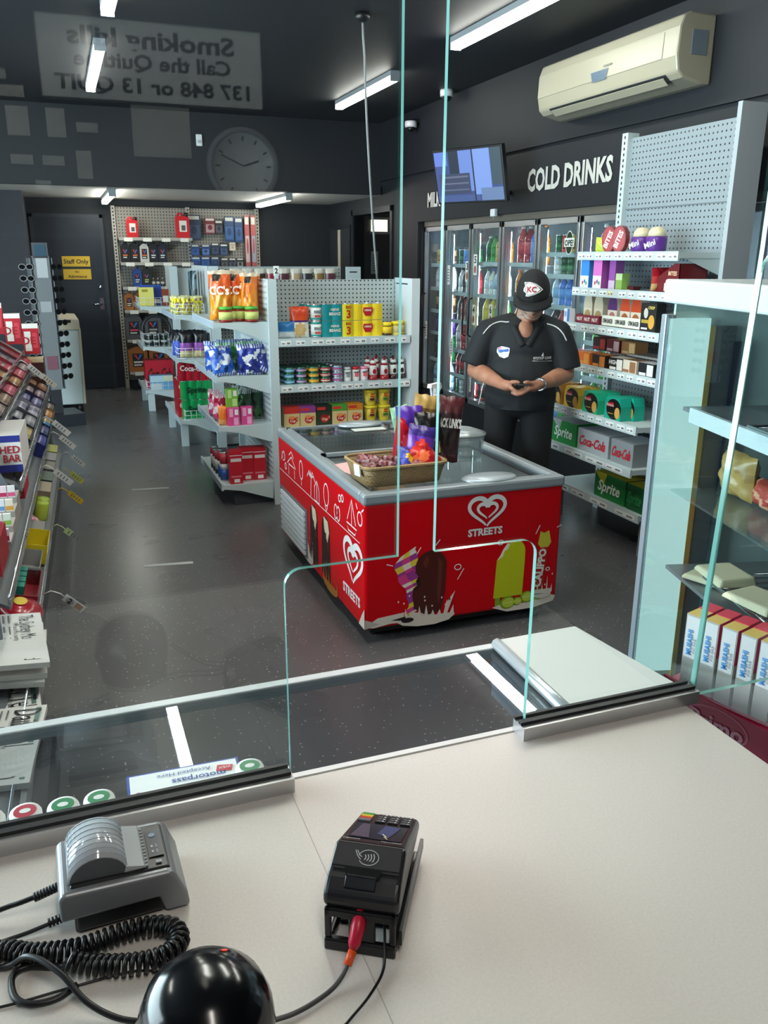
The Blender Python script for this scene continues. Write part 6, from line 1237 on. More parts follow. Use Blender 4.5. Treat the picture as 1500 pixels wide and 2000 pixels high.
# hanging price tags along the stand
def ptag(i, y, col, label, num=None, L=.11, dx=.05):
    x, z, dp, rise = lips[i]; t = thing('price_tag', label, 'price tag', lw(x+.006, y, z-.01), RZ)
    b = MB(); b.tube([(0, 0, 0), (0, -dx*.5, .012), (0, -dx, -.005), (0, -dx-.012, -.02)], .003, C(col, .3), seg=6); b.build('arm', t)
    b = MB(); q = .7071; fr = frame((0, -dx-.012, -.02), (-q*.0-.0, -q, -q), (0, -q, q))       # strip hanging out and down, face towards the counter end
    fr = LS.to_3x3().to_4x4().inverted() if 0 else frame((-.002, -dx-.012, -.02), (0, -q, -q), (0, -q, q))
    b.box(0, L, -.016, .016, -.002, .0, C(col, .4)) if 0 else b.add([fr @ Vector(p) for p in ((0, -.016, 0), (L, -.016, 0), (L, .016, 0), (0, .016, 0), (0, -.016, -.003), (L, -.016, -.003), (L, .016, -.003), (0, .016, -.003))], [(0, 1, 2, 3), (7, 6, 5, 4), (0, 4, 5, 1), (1, 5, 6, 2), (2, 6, 7, 3), (3, 7, 4, 0)], C(col, .4))
    if num: b.ell(fr, .03, 0, .018, .014, C('b8b8b4')); b.text(fr, num, .022, INK, cx=.03, bold=.03, n=.002); b.rect(fr, .058, -.012, .09, .012, C('b89078'))
    else:
        for k in range(4): b.rect(fr, .02+k*.018, -.009, .026+k*.018, .009, C('70747a'))
    b.build('card', t)
ptag(0, 5.6, 'e0e2e0', 'white price tag hanging off the top left tray, upper of two'); ptag(1, 5.85, 'dcdcd4', 'white price tag hanging off the second left tray'); ptag(2, 5.0, 'dadcdc', 'white price tag hanging off the third left tray')
ptag(3, 5.45, 'e4e6e6', 'white curved price tag on the fourth left tray, farther one'); ptag(3, 4.55, 'e2e4e4', 'white curved price tag on the fourth left tray, nearer one')
ptag(4, 6.2, 'e0e2e0', 'white price tag at the far end of the lowest left tray'); ptag(4, 5.7, 'c8cc58', 'pale yellow price tag on the lowest left tray', L=.1); ptag(4, 5.2, 'd8b824', 'deep yellow price tag on the lowest left tray', L=.1); ptag(4, 4.45, 'c4d8a0', 'short pale green price tag on the lowest left tray', L=.04); ptag(4, 3.5, 'e6e6e2', 'white price tag with number 2 hanging over the aisle floor', '2', .1, .07)
# ================================================================ sunglasses spinner
SP = thing('sunglasses_stand', 'tall grey sunglasses display stand at the back left', 'display stand', (-.13, 8.9, 0), .25)
sg = C('8a9094', .35, .2)
b = MB(); b.box(-.22, .22, -.2, .2, 0, .12, C('2a2d32', .4)); b.box(-.05, .05, -.05, .05, .1, .35, C('34383e', .4)); b.build('base', SP)
b = MB(); b.box(-.075, .075, -.03, .03, .35, 1.62, sg); b.box(-.05, .05, -.036, -.03, 1.42, 1.6, C('c8ccd0', .3)); b.box(-.05, .05, -.036, -.03, .55, .68, C('8a5a68', .4)); b.box(-.05, .05, -.036, -.03, 1.1, 1.2, C('b0b4b8', .3)); b.build('column', SP)
b = MB(); b.box(-.05, .05, -.034, -.03, 1.62, 1.72, C('3a5a70', .4)); b.box(-.07, .07, -.03, .0, 1.6, 1.74, C('5a6066', .4)); b.build('header', SP)
b = MB(); 
for s in (-1, 1):
    b.box(s*.1-.004, s*.1+.004, -.02, .12, .35, 1.6, sg)
b.build('side_rails', SP)
def specs(b):
    for s in (-1, 1): b.ell(FRONT((s*.034, -.01, 0)), 0, 0, .03, .024, C('0c0c0e', .9, 0, .1), .0); b.stroke(FRONT((s*.034, -.011, 0)), [(.032*math.cos(a), .026*math.sin(a)) for a in [2*PI*k/12 for k in range(12)]], .006, C('1a1a1c', .3), 0, True); b.tube([(s*.066, -.01, .008), (s*.07, .06, .012), (s*.068, .12, -.005)], .003, C('1a1a1c', .3), seg=5)
    b.box(-.008, .008, -.012, -.008, .004, .01, C('2a2a2c'))
KSg = Kind('sunglasses', 'sunglasses', one(specs))
for s, nm in ((-1, 'left'), (1, 'right')):
    for k in range(11):
        p = Matrix.Translation((-.13, 8.9, 0)) @ Matrix.Rotation(.25, 4, 'Z') @ Vector((s*.135, -.0, 1.52-.105*k)); KSg.put(p, .25+s*.5, 'pair of dark sunglasses on the %s of the stand, %s from the top' % (nm, ORD[k]))
# ================================================================ white chest freezer beyond it
WF = thing('white_freezer', 'white chest freezer with cream rim at the far end of the aisle', 'freezer', (.04, 9.45, 0), .02)
b = MB(); b.prism([(-.3, .1), (.1, .1), (.12, .9), (-.3, .9)], -.0, .9, C('c4d0d0', .4)); b.build('body', WF, bevel=.01); b = MB(); b.prism([(-.31, .88), (.135, .88), (.13, .99), (-.31, 1.02)], -.02, .92, C('cfc4ae', .5)); b.prism([(.1, .1), (.125, .1), (.14, .9), (.115, .9)], -.02, .9, C('cfc4ae', .5)); b.build('rim', WF, bevel=.012)
b = MB(); b.box(-.28, .05, -.022, -.018, .955, .985, BLACK); b.build('lid_seal', WF)
for y in (.05, .8):
    for x in (-.2, .06):
        b = MB(); b.lathe([(.02, 0), (.03, .02), (.03, .1)], BLACK, (x, y, 0)); b.build('foot', WF)
# ================================================================ lit glass display cabinet on the right
A0 = Vector((1.496, 1.85, 0)); ANG = math.radians(15)
# local frame: origin at the far left corner, x runs along the glass face towards the counter, y goes into the cabinet
cu_ = Vector((-math.sin(ANG), -math.cos(ANG), 0)); cv_ = Vector((math.cos(ANG), -math.sin(ANG), 0))
DC = thing('display_cabinet', 'tall aluminium and glass display cabinet lit inside, at the right', 'display cabinet'); DC.matrix_world = Matrix(((cu_.x, cv_.x, 0, A0.x), (cu_.y, cv_.y, 0, A0.y), (0, 0, 1, 0), (0, 0, 0, 1)))
alb = C('b4c2cc', .25, .5); CL, CD, CH = .95, .62, 1.576
b = MB(); b.box(-.02, CL, 0, CD, CH-.06, CH, C('ccd5d9', .35)); b.build('header', DC, bevel=.006)
for x, y in ((-.02, 0), (-.02, CD-.03), (CL-.03, 0), (CL-.03, CD-.03)):
    b = MB(); b.box(x, x+.03, y, y+.03, .3, CH-.09, alb); b.build('corner_post', DC, bevel=.003)
b = MB(); b.box(-.02, CL, 0, CD, 0, .42, C('54595e', .4)); b.build('base', DC)
b = MB(); b.box(-.012, 0, .03, CD-.03, .42, CH-.06, C('d6ece4', .4)); b.build('end_wall', DC)
wall_glow_m = emit('bfe6e4', .95, 'end_wall_glow'); b = MB(); b.box(.0, .012, .012, .125, .44, CH-.10, wall_glow_m); b.build('glowing_wall_panel', DC)
b = MB(); b.box(.0, .014, .125, .14, .42, CH-.12, C('c8ae5a', .4)); b.box(.0, .012, .14, .20, .42, CH-.12, C('5f6a6a', .3)); b.box(.012, .02, .192, .215, .42, CH-.16, C('1c2438', .4)); b.build('door_seal', DC)
gl = glass('cabinet_glass', (.95, .98, .98)); b = MB(); b.box(.01, CL-.03, .004, .01, .42, CH-.06, gl); b.build('front_glass', DC)
b = MB(); b.box(CL-.026, CL-.02, .03, CD-.03, .42, CH-.06, gl); b.build('end_glass', DC)
b = MB(); b.box(0, CL, CD-.012, CD, .42, CH-.06, C('6a7278', .4)); b.build('back_wall', DC)
for i, (z, t_) in enumerate(((1.01, .0), (1.25, .0), (.80, .0))):
    b = MB(); b.box(.02, CL-.04, .06, CD-.02, z-.004, z+.002, glass('shelf_glass_%d' % i, (.9, .95, .95), diff=.06)) if i == 0 else b.box(.06, CL-.04, .05, CD-.02, z-.01, z, C('8a9094', .35, .4))
    if i: (b.box(.12, CL-.04, .04, .052, z-.03, z+.008, C('cfdfe2', .4)) if i == 1 else None)
    b.build('shelf', DC)
def cabw(x, y, z): return DC.matrix_world @ Vector((x, y, z))
for i, z in ((0, .87), (1, 1.27)):
    t = thing('wire_rack', 'chrome wire rack inside the display cabinet, %s one' % ['lower', 'upper'][i], 'rack'); t.matrix_world = DC.matrix_world @ Matrix.Translation((.53 if i == 0 else .64, .165, z))
    b = MB(); b.tube([(-.2, -.14, 0), (.28, -.14, 0), (.28, .14, 0), (-.2, .14, 0)], .006, CHROME, closed=True, seg=6)
    for k in range(14): x = -.18+k*.033; b.tube([(x, -.14, 0), (x, .14, 0)], .003, CHROME, seg=5)
    b.build('wires', t)
fb = [(.5, .13, 1.28, 'd8d4cc', '8a88c0', 'clear crinkled bread bag with purple edge', .16, .2), (.12, .2, 1.015, 'b89a58', 'a88a50', 'yellow brown bag of pastries', .16, .12), (.26, .22, 1.015, 'b8483a', 'd8a080', 'red and tan packet', .16, .07)]
for k, (x, y, z, c1, c2, nm, w_, h_) in enumerate(fb):
    Kind('food_bag', 'food bag', one(bag(w_, .07, h_, lambda u, v, c1=c1, c2=c2: c2 if (u < .15 or int(u*6+v*5) % 4 == 0) else c1, seed=90+k, crinkle=.2))).put(cabw(x, y, z), -PI/2-ANG, nm+' inside the lit display cabinet')
for k, (x, y, z) in enumerate([(.36, .06, .878), (.52, .06, .878), (.2, .12, .805)]):
    b = MB(); b.hexa([(-.07, -.05, 0), (.07, -.05, 0), (.07, .05, 0), (-.07, .05, 0), (-.06, -.045, .014), (.062, -.04, .018), (.06, .045, .024), (-.055, .04, .02)], C('d8d0b0', .7)); o = b.build('paper_packet', None, cabw(x, y, z), -PI/2-ANG+.3*k, bevel=.006); tag(o, 'folded cream paper packet in the display cabinet, %s from the far end' % ORD[k], 'packet')
Kind('blue_card', 'card', one(carton(.07, .02, .16, 'e0e8e4', [(.3, .05, .95, .9, '3aa8d8')]))).put(cabw(.2, .38, 1.06), -PI/2-ANG, 'white and blue card standing inside the cabinet near its far end') if 0 else None
# dark carton printed with drawings, on top shelf of the cabinet
# ================================================================ protein bar boxes and red stand beside the counter
RS_o = Vector((1.043, 1.14, 0)); rdir = Vector((.043, -.142, 0)).normalized(); RA = math.atan2(rdir.y, rdir.x)
RSM = Matrix.Translation(RS_o) @ Matrix.Rotation(RA, 4, 'Z')       # local x towards the camera, local y away to the right
RS = thing('red_display_stand', 'crimson display stand with oval logo right of the counter', 'display stand', RS_o, RA)
b = MB(); rm = C('a01040', .4)
V = []; 
b.box(-.03, .345, -.0, .11, .25, .84, rm); b.build('body', RS)
b = MB(); P = [(-.03, .84)]+[(-.03+.375*k/12, .855-.02*math.sin(PI*k/12)) for k in range(13)]+[(.345, .84), (.345, .7), (-.03, .7)]
b.prism(P, -.006, 0, C('9a0e3c', .35)); fr = frame((.088, -.006, .80), (1, 0, 0), (0, 0, 1)); b.stroke(fr, [(.062*math.cos(a), .032*math.sin(a)) for a in [2*PI*k/24 for k in range(24)]], .004, C('c87a92'), .001, True); b.text(fr, 'Primo', .032, C('d8a4b4'), n=.002, bold=.03, maxw=.11); b.build('front_panel', RS)
KM = Kind('protein_bar_box', 'protein bar box', one(lambda b: (carton(.03, .075, .15, 'a8a49c', [(.06, .42, .94, .98, 'c8caca')], [], side='b0aca4', top='d8bc5a')(b), b.text(frame((-.003, -.0375, .095), (0, 0, 1), (-1, 0, 0)), 'MUSASHI', .009, C('2f86c8'), n=.0025, bold=.03, maxw=.065), b.text(frame((.007, -.0375, .09), (0, 0, 1), (-1, 0, 0)), 'P30 BAR', .006, C('8a8e94'), n=.0025), b.box(-.015, .015, .0, .0375, .1495, .1512, C('d02a4a', .4)), b.box(.0148, .0153, -.036, .0372, .08, .15, C('c8305a', .4)))))
for k in range(9):
    KM.put(RSM @ Vector((.012+.0365*k, .042, .841)), RA, 'slim white protein bar box with blue lettering, %s from the far end of the row' % ORD[k], 'protein bar boxes')
b = MB(); b.box(-.02, .34, -.004, 0, .84, .905, glass('guard_acrylic', (.96, .98, .98))); b.build('acrylic_guard', RS)
# ================================================================ service counter, sneeze glass and what stands on the counter
CT = .95
lam = mottled(clone('dcd6d0', 'speckled_laminate', rough=.4), 300, 'd9d3cb', 'e0dbd4', .3, .7, 3)
cn = thing('service_counter', 'off white laminate service counter in the foreground', 'counter', (0, 0, 0))
b = MB(); b.box(-1.3, .868, .22, .955, CT-.035, CT, lam); b.build('worktop', cn, bevel=.003)
b = MB(); b.box(-1.3, .855, .3, .93, 0, CT-.035, C('3c3f44', .5)); b.build('cabinet', cn)
b = MB(); b.box(-1.3, .868, .955, .965, CT-.04, CT+.0015, C('e6e6e4', .35)); b.build('edge_strip', cn)
for x0, y0, x1, y1 in ((.2215, .22, .2225, .925), (-.155, .22, -.154, .925)):
    b = MB(); b.box(x0, x1, y0, y1, CT, CT+.0003, C('b4ada6', .5)); b.build('joint_line', cn)
gp = glass('sneeze_glass', (.94, .98, .97), ior=1.55); ge = C('74aea4', .15, .0, .8, .5); gasket = C('17181a', .5)
def arc(cx, cz, r, a0, a1, n=6): return [(cx+r*math.cos(a0+(a1-a0)*k/n), cz+r*math.sin(a0+(a1-a0)*k/n)) for k in range(n+1)]
def pane_thing(name, label, poly, y0=.943, y1=.951):
    t = thing(name, label, 'glass screen', (0, 0, 0)); b = MB(); n = len(poly); b.prism(poly, y0, y1, [gp, gp]+[ge]*n); b.build('pane', t); return t
r_ = .022
left = [(-1.3, .962), (.227, .962), (.227, 1.257-r_)]+arc(.227+r_, 1.257-r_, r_, PI, PI/2)+[(.379, 1.257), (.381, 2.75), (-1.3, 2.75)]
right = [(.584, .962), (.892, .962), (.920, 1.64), (.93, 2.75), (.4355, 2.75), (.431, 1.257)]+arc(.586-r_, 1.257-r_, r_, PI/2, 0)
gl_ = pane_thing('counter_glass', 'clear glass counter screen, left of the serving gap', left); gr_ = pane_thing('counter_glass', 'clear glass counter screen, right of the serving gap', right)
for t, xa, xb in ((gl_, -1.3, .227), (gr_, .572, .89)):
    b = MB(); b.box(xa, xb, .925, .957, CT, CT+.021, C('c3c3c4', .3, .7)); b.build('base_channel', t)
    b = MB(); b.box(xa, xb-.002, .934, .9428, CT+.021, CT+.026, gasket); b.box(xa, xb-.002, .9515, .957, CT+.021, CT+.026, gasket); b.build('gasket', t)
t = thing('counter_glass', 'low glass panel with rounded top corner at the far right', 'glass screen', (0, 0, 0))
b = MB(); P = [(.897, CT+.002), (1.3, CT+.002), (1.3, 1.64)]+arc(.924+.03, 1.61, .03, PI/2, PI)
n = len(P); b.prism(P, .943, .951, [gp, gp]+[ge]*n); b.build('pane', t)
b = MB(); b.box(.9, 1.3, .935, .958, CT-.03, CT+.012, gasket); b.build('base_channel', t) if 0 else None
# customer side ledge: clear glass shelf with white front rail, and white flap
LZ = .88
t = thing('glass_ledge', 'clear glass ledge with white front rail on the customer side', 'shelf', (0, 0, 0))
b = MB(); b.box(-1.3, .752, .966, 1.333, LZ-.008, LZ, glass('ledge_glass', (.86, .9, .92), ior=1.55)); b.build('glass_top', t)
b = MB(); b.box(-1.3, .765, 1.333, 1.354, LZ-.02, LZ+.003, C('d6dada', .3)); b.build('front_rail', t, bevel=.002)
b = MB()
for x in (-1.1, -.3, .74): b.box(x, x+.008, .966, 1.33, LZ-.1, LZ-.008, C('888e92', .3, .6))
b.build('bracket', t)
t = thing('counter_flap', 'white counter flap right of the serving gap', 'counter flap', (0, 0, 0))
b = MB(); b.prism([(.752, 1.33), (.93, 1.332), (.97, 1.02), (.742, .968), (.735, .968)][:4], LZ-.0, LZ+.022, C('e0e4e0', .35), axis='z'); b.build('top', t, bevel=.003)
b = MB(); b.tube([(.748, 1.332, LZ+.012), (.735, .97, LZ+.012)], .012, C('c9d2d4', .25, .5)); b.build('rounded_edge', t)
b = MB(); b.box(.755, .93, .97, 1.32, LZ-.05, LZ-.001, C('6e7478', .5)); b.build('support', t)
# gum bottles with lids on the ledge
def gumjar(c):
    def f(name):
        e = bpy.data.objects.new(name, None); COL.objects.link(e)
        b = MB(); b.lathe([(.018, 0), (.021, .005), (.021, .036), (.018, .042)], C('dfe6e2', .3), seg=18); b.build('body', e)
        b = MB(); b.lathe([(.0205, .04), (.0205, .056), (.0185, .06), (0, .06)], C('eef0ee', .3), seg=20); b.build('lid', e)
        b = MB(); b.ell(Matrix.Translation((0, 0, .0602)), 0, 0, .0145, .0145, C(c, .4), .0004); b.ell(Matrix.Translation((0, 0, .0602)), 0, 0, .007, .005, C('e8ece8'), .0008); b.build('lid_label', e); return e
    return f
KG_ = Kind('gum_jar', 'gum jar', gumjar('2a8a5a')); KR_ = Kind('gum_jar', 'gum jar', gumjar('b8324a'))
KR_.put((-.108, 1.022, LZ), 0, 'white lidded gum jar with red top, leftmost behind the glass'); KG_.put((-.062, 1.019, LZ), 0, 'white lidded gum jar with green top, middle of the three behind the glass'); KG_.put((-.017, 1.019, LZ), 0, 'white lidded gum jar with green top, just left of the payment card sign'); KG_.put((.186, 1.02, LZ), 0, 'white lidded gum jar with green top, at the right end of the card sign')
KR_.put((-.152, 1.024, LZ), 0, 'white lidded gum jar cut by the left picture edge')
# card acceptance sign lying on the ledge, readable from the customer side
t = thing('card_sign', 'blue bordered white card acceptance sign lying on the glass ledge', 'sign', (.103, 1.066, LZ), -.03)
b = MB(); b.box(-.083, .083, -.07, .07, 0, .004, C('1f4aa8', .35)); b.build('board', t)
b = MB(); fr = frame((0, 0, .004), (-1, 0, 0), (0, -1, 0)); b.rect(fr, -.079, -.066, .079, .066, C('eef2f2', .4)); b.text(fr, 'Accepted Here', .009, C('3a5aa0'), cx=-.0, cy=-.052, n=.002); b.text(fr, 'motorpass', .013, C('2a4a9a'), cx=-.02, cy=-.033, n=.002, bold=.01); b.text(fr, 'motorcharge', .012, C('b0304a'), cx=.035, cy=-.012, n=.002, bold=.01)
b.poly(fr, [(-.073, -.05), (-.05, -.055), (-.046, -.04), (-.069, -.036)], C('c8283a'), .002); b.text(fr, 'WEX', .006, WHITE, cx=-.06, cy=-.045, n=.003)
b.stroke(fr, [(-.045+.02*math.cos(a), .004+.013*math.sin(a)) for a in [2*PI*k/16 for k in range(16)]], .005, C('d8a030'), .002, True)
b.poly(fr, [(.0, .015), (.05, .008), (.055, .03), (.0, .03)], C('d8a830'), .002); b.stroke(fr, [(.005, .02), (.018, .012), (.03, .022), (.045, .014)], .004, INK, .003); b.build('print', t)
# ---------------------------------------------------------------- receipt printer
t = thing('receipt_printer', 'grey and black receipt printer on the counter at left', 'printer', (-.001, .812, CT), .03)
silver = C('8f9296', .35, .3); blk = C('151517', .35)
b = MB(); b.prism([(-.05, 0), (.058, 0), (.062, .012), (.055, .02), (-.05, .02)], -.04, .04, blk); b.box(-.048, .04, -.044, .04, .004, .03, blk); b.build('base', t, bevel=.003)
b = MB(); b.prism([(-.063, .022), (.036, .022), (.042, .002), (.068, .002), (.066, .02), (.056, .046), (.05, .052), (-.058, .056), (-.063, .05)], -.046, .046, silver); b.build('shell', t, bevel=.004, bseg=3)
b = MB(); b.hexa([(-.052, -.04, .05), (.052, -.04, .045), (.052, .04, .045), (-.052, .04, .05), (-.05, -.038, .0585), (.05, -.038, .0535), (.05, .038, .0535), (-.05, .038, .0585)], blk); b.build('top_panel', t, bevel=.002)
b = MB(); P = [(-.052, .055)]+[(-.022+.031*math.cos(a), .055+.027*math.sin(a)) for a in [PI-PI*k/16 for k in range(17)]]+[(.009, .055)]
b.prism(P[1:], -.032, .036, clone('b6bcc2', 'smoky_paper_cover', rough=.12, coat=.4), smooth=True)
for k in range(8): b.tube([(-.022+.0312*math.cos(a), -.026+.0085*k, .055+.0272*math.sin(a)) for a in [PI*.12+PI*.74*q/10 for q in range(11)]], .0005, C('a8aeb4', .2), seg=4)
b.build('paper_cover', t)
b = MB(); b.prism([(-.022+.029*math.cos(a), .055+.025*math.sin(a)) for a in [PI*k/12 for k in range(13)]], -.0335, -.032, C('5c6064', .4)); b.build('cover_end', t)
b = MB(); b.hexa([(.004, -.034, .056), (.026, -.034, .0555), (.026, .036, .0555), (.004, .036, .056), (.006, -.034, .063), (.024, -.034, .0585), (.024, .036, .0585), (.006, .036, .063)], C('c2c8cc', .15)); 
for k in range(12): b.prism([(.0255, .056), (.0295, .0565), (.0255, .0585)], -.032+.0055*k, -.028+.0055*k, C('7c8286', .25)) if 0 else b.box(.0255, .0285, -.033+.0056*k, -.0305+.0056*k, .055, .0572, C('aab0b4', .2))
b.build('tear_bar', t)
b = MB(); fr = Matrix.Translation((0, 0, .0553)); b.rect(fr, .031, -.02, .047, .024, C('3c4148', .3), .0004); b.ell(fr, .038, .016, .0035, .0035, C('8fa4b8'), .001)
for q in (-.012, -.003): b.ell(fr, .036, q, .0012, .0018, C('e8ecf0'), .001); b.rect(fr, .040, q-.003, .0415, q+.003, C('a8b0b8'), .001)
b.rect(fr, .037, -.031, .043, -.027, C('b8c0c6'), .0008); b.build('status_panel', t)
# ---------------------------------------------------------------- payment terminal on a bracket
PA = math.atan2(.141, .087)-PI/2
t = thing('payment_terminal', 'black card payment terminal on a stand at centre of counter', 'payment terminal', (.223, .648, CT), PA)
tb = C('1e1e21', .34); tb2 = C('3d3b3e', .3); W1, W0 = .0375, .0395
def slab(P, w0, w1, m, b):           # side profile (s, h) swept across, slightly narrower at the far end
    n = len(P); V = []
    for sgn in (-1, 1):
        for p in P: w_ = w0+(w1-w0)*max(0, min(1, p[0]/.166)); V.append((sgn*w_, p[0], p[1]))
    return b.add(V, [tuple(reversed(range(n))), tuple(range(n, 2*n))]+[(i, (i+1) % n, (i+1) % n+n, i+n) for i in range(n)], m)
b = MB(); slab([(.004, .044), (-.003, .052), (-.002, .064), (.012, .075), (.018, .0765), (.050, .088), (.160, .042), (.166, .036), (.162, .026)], W0, .0355, tb, b); b.build('body', t, bevel=.006, bseg=3)
def top_fr(s0, h0, s1, h1): d = Vector((0, s1-s0, h1-h0)); return frame((0, s0, h0), (1, 0, 0), tuple(d))
Ftop = top_fr(.050, .088, .160, .042); TL_ = .1192
b = MB(); b.poly(Ftop, [(-.034, .004), (.034, .004), (.0325, TL_-.004), (-.0325, TL_-.004)], C('121214', .2), .0006); b.build('front_plate', t)
b = MB(); b.rect(Ftop, -.029, .017, .029, .072, C('2a2e40', .08), .0012); b.poly(Ftop, [(-.027, .019), (-.006, .019), (-.014, .07), (-.022, .07)], C('5e5468', .1), .0016); b.poly(Ftop, [(.0, .036), (.014, .024), (.022, .068), (.004, .07)], C('4c5580', .1), .0016); b.stroke(Ftop, [(.006, .036), (.012, .026), (.009, .027), (.014, .019)], .0015, C('d8d4a0'), .002); b.build('screen', t)
for k, (c_, nm) in enumerate((('3a9a3a', 'green_key'), ('e0c020', 'yellow_key'), ('d0321c', 'red_key'), ('6a6c70', 'grey_key'))):
    b = MB(); b.M = Ftop; y0 = .107-.0085*k; b.box(-.031, -.017, y0, y0+.0075, 0, .0022, C(c_, .35)); b.build(nm, t)
for r2 in range(4):
    for c_ in range(3):
        b = MB(); b.M = Ftop; x0, y0 = -.011+.0145*c_, .107-.0085*r2; b.box(x0, x0+.012, y0, y0+.0068, 0, .002, C('202124', .35)); b.M = Matrix(); b.rect(Ftop, x0+.002, y0+.0025, x0+.006, y0+.0042, C('a4a6a8'), .0024); b.rect(Ftop, x0+.0075, y0+.0018, x0+.0098, y0+.0052, C('dcdee0'), .0024); b.build('key', t)
b = MB(); b.text(Ftop, 'ingenico', .004, C('c8cacc'), cx=-.023, cy=.0105, n=.0016); b.text(Ftop, 'Move/5000', .0034, C('c8cacc'), cx=.02, cy=.0105, n=.0016); b.build('lettering', t)
Ff = top_fr(.014, .0757, .050, .088)
b = MB(); b.poly(Ff, [(-.035, .007), (.035, .007), (.034, .0365), (-.034, .0365)], tb2, .0012); b.build('face_plate', t)
b = MB(); b.box(-.034, .034, .0488, .0508, .0866, .0886, C('050506', .5)); b.build('card_groove', t)
b = MB(); pts = lambda cx, cy, rx, ry, a0, a1, n=20: [(cx+rx*math.cos(a0+(a1-a0)*k/n), cy+ry*math.sin(a0+(a1-a0)*k/n)) for k in range(n+1)]
G = C('b8babc', .4); b.stroke(Ff, pts(.001, .022, .0105, .0085, -2.6, 3.0, 30), .0008, G, .002)
for k in range(4): b.stroke(Ff, pts(-.006+.0026*k, .022, .004+.0004*k, .004+.0008*k, -.8, .8, 8), .001, G, .002)
b.stroke(Ff, [(-.014, .029), (-.011, .023), (-.007, .019)], .0009, G, .002); b.stroke(Ff, [(-.012, .029), (-.009, .024), (-.006, .022)], .0009, G, .002); b.build('contactless_symbol', t)
Fn = top_fr(-.002, .064, .012, .075)
b = MB(); b.poly(Ff, [(-.035, .009), (-.022, .009), (-.018, -.001), (.014, -.001), (.018, .009), (.035, .009), (.035, .0105), (-.035, .0105)], C('050608', .3), .0018); b.build('card_slot', t)
b = MB(); b.hexa([(-.019, .004, .069), (.014, .004, .069), (.014, .015, .0765), (-.019, .015, .0765), (-.018, .003, .072), (.013, .003, .072), (.013, .015, .0782), (-.018, .015, .0782)], C('1a1c22', .25)); b.build('slot_lip', t, bevel=.001)
# stand: an upright frame with two windows at the front, a shallow base and side arms
b = MB(); bm = C('0e0e10', .3)
b.box(-.037, .037, -.008, .0, 0, .014, bm); b.box(-.037, -.030, -.006, .0, .014, .05, bm); b.box(.030, .037, -.006, .0, .014, .05, bm); b.box(-.037, .037, -.006, .0, .040, .05, bm); b.box(-.012, .016, -.006, .0, .014, .045, bm)
b.box(-.037, -.031, .0, .15, 0, .006, bm); b.box(.031, .037, .0, .15, 0, .006, bm); b.box(-.03, .03, .03, .15, 0, .004, bm)
b.hexa([(-.028, .0, .036), (.028, .0, .036), (.028, .15, .016), (-.028, .15, .016), (-.028, .0, .046), (.028, .0, .046), (.028, .15, .026), (-.028, .15, .026)], bm); b.box(-.02, .02, .1, .14, .0, .022, bm); b.build('stand', t, bevel=.002)
b = MB(); b.hexa([(.0385, .0, .012), (.0425, .0, .012), (.0425, .15, .012), (.0385, .15, .012), (.0395, .0, .03), (.0425, .0, .03), (.0425, .15, .024), (.0385, .15, .024)], bm); b.build('side_clip', t)
# red plug and its cable, thin second cable
def smooth_path(P, n=8):
    P = [Vector(p) for p in P]; out = []
    for i in range(len(P)-1):
        p0 = P[max(i-1, 0)]; p1 = P[i]; p2 = P[i+1]; p3 = P[min(i+2, len(P)-1)]
        for k in range(n):
            t_ = k/n; out.append(.5*((2*p1)+(-p0+p2)*t_+(2*p0-5*p1+4*p2-p3)*t_*t_+(-p0+3*p1-3*p2+p3)*t_**3))
    out.append(P[-1]); return out
t = thing('charging_cable', 'grey cable with red plug and orange sleeve under the payment terminal', 'cable', (0, 0, 0))
zc = CT+.004
b = MB(); b.tube([(.224, .650, CT+.046), (.217, .640, CT+.036), (.2105, .632, CT+.026), (.208, .629, CT+.022)], [.0065, .0075, .0065, .004], C('c4183a', .35), seg=10); b.build('plug', t)
b = MB(); b.tube([(.2078, .6288, CT+.021), (.1995, .621, CT+.013)], .0045, C('ee5a24', .4), seg=10); b.build('sleeve', t)
b = MB(); b.tube(smooth_path([(.2, .6215, CT+.0135), (.191, .614, zc+.004), (.176, .606, zc), (.147, .596, zc), (.12, .594, zc), (.07, .6, zc)]), .0024, C('4a4648', .45), seg=8); b.build('cord', t)
t = thing('thin_cable', 'thin black cable curling from the terminal to the bottom edge', 'cable', (0, 0, 0)); b = MB(); b.tube(smooth_path([(.247, .645, CT+.04), (.243, .632, CT+.02), (.234, .612, zc), (.211, .589, zc-.001), (.184, .57, zc-.001), (.172, .56, zc-.001), (.15, .52, zc-.001), (.12, .45, zc-.001)]), .0014, BLACK, seg=6); b.build('cord', t)
# ---------------------------------------------------------------- scanner
t = thing('barcode_scanner', 'glossy black dome barcode scanner at the bottom of the counter', 'scanner', (.056, .565, CT), .1)
sb = clone('0b0c0f', 'glossy_black_plastic', rough=.16)
b = MB(); b.lathe([(.040, 0), (.046, .004), (.049, .03), (.0505, .055), (.049, .072), (.044, .087), (.034, .099), (.02, .106), (.008, .1083), (0, .1085)], sb, seg=40, sx=1.14, sy=1.2); b.build('dome', t)
b = MB(); b.M = Matrix.Translation((.024, .018, .1018)) @ Matrix.Rotation(-.16, 4, 'X') @ Matrix.Rotation(.3, 4, 'Y'); b.lathe([(.0095, -.002), (.0098, .0008), (.007, .0012), (.0065, .0), (0, .0)], [C('4a4c50', .25, .5)]*3+[C('0a0a0c', .1)], seg=24); b.ell(Matrix.Identity(4), .0, .006, .003, .0012, emit('ff3020', 1.2, 'red_led'), .0012, 10) ; b.build('button', t)
b = MB(); b.prism([(-.056, .052), (-.04, .066), (-.026, .09), (-.03, .094), (-.048, .074), (-.06, .058)], -.012, .022, sb); b.build('side_fin', t, bevel=.003)
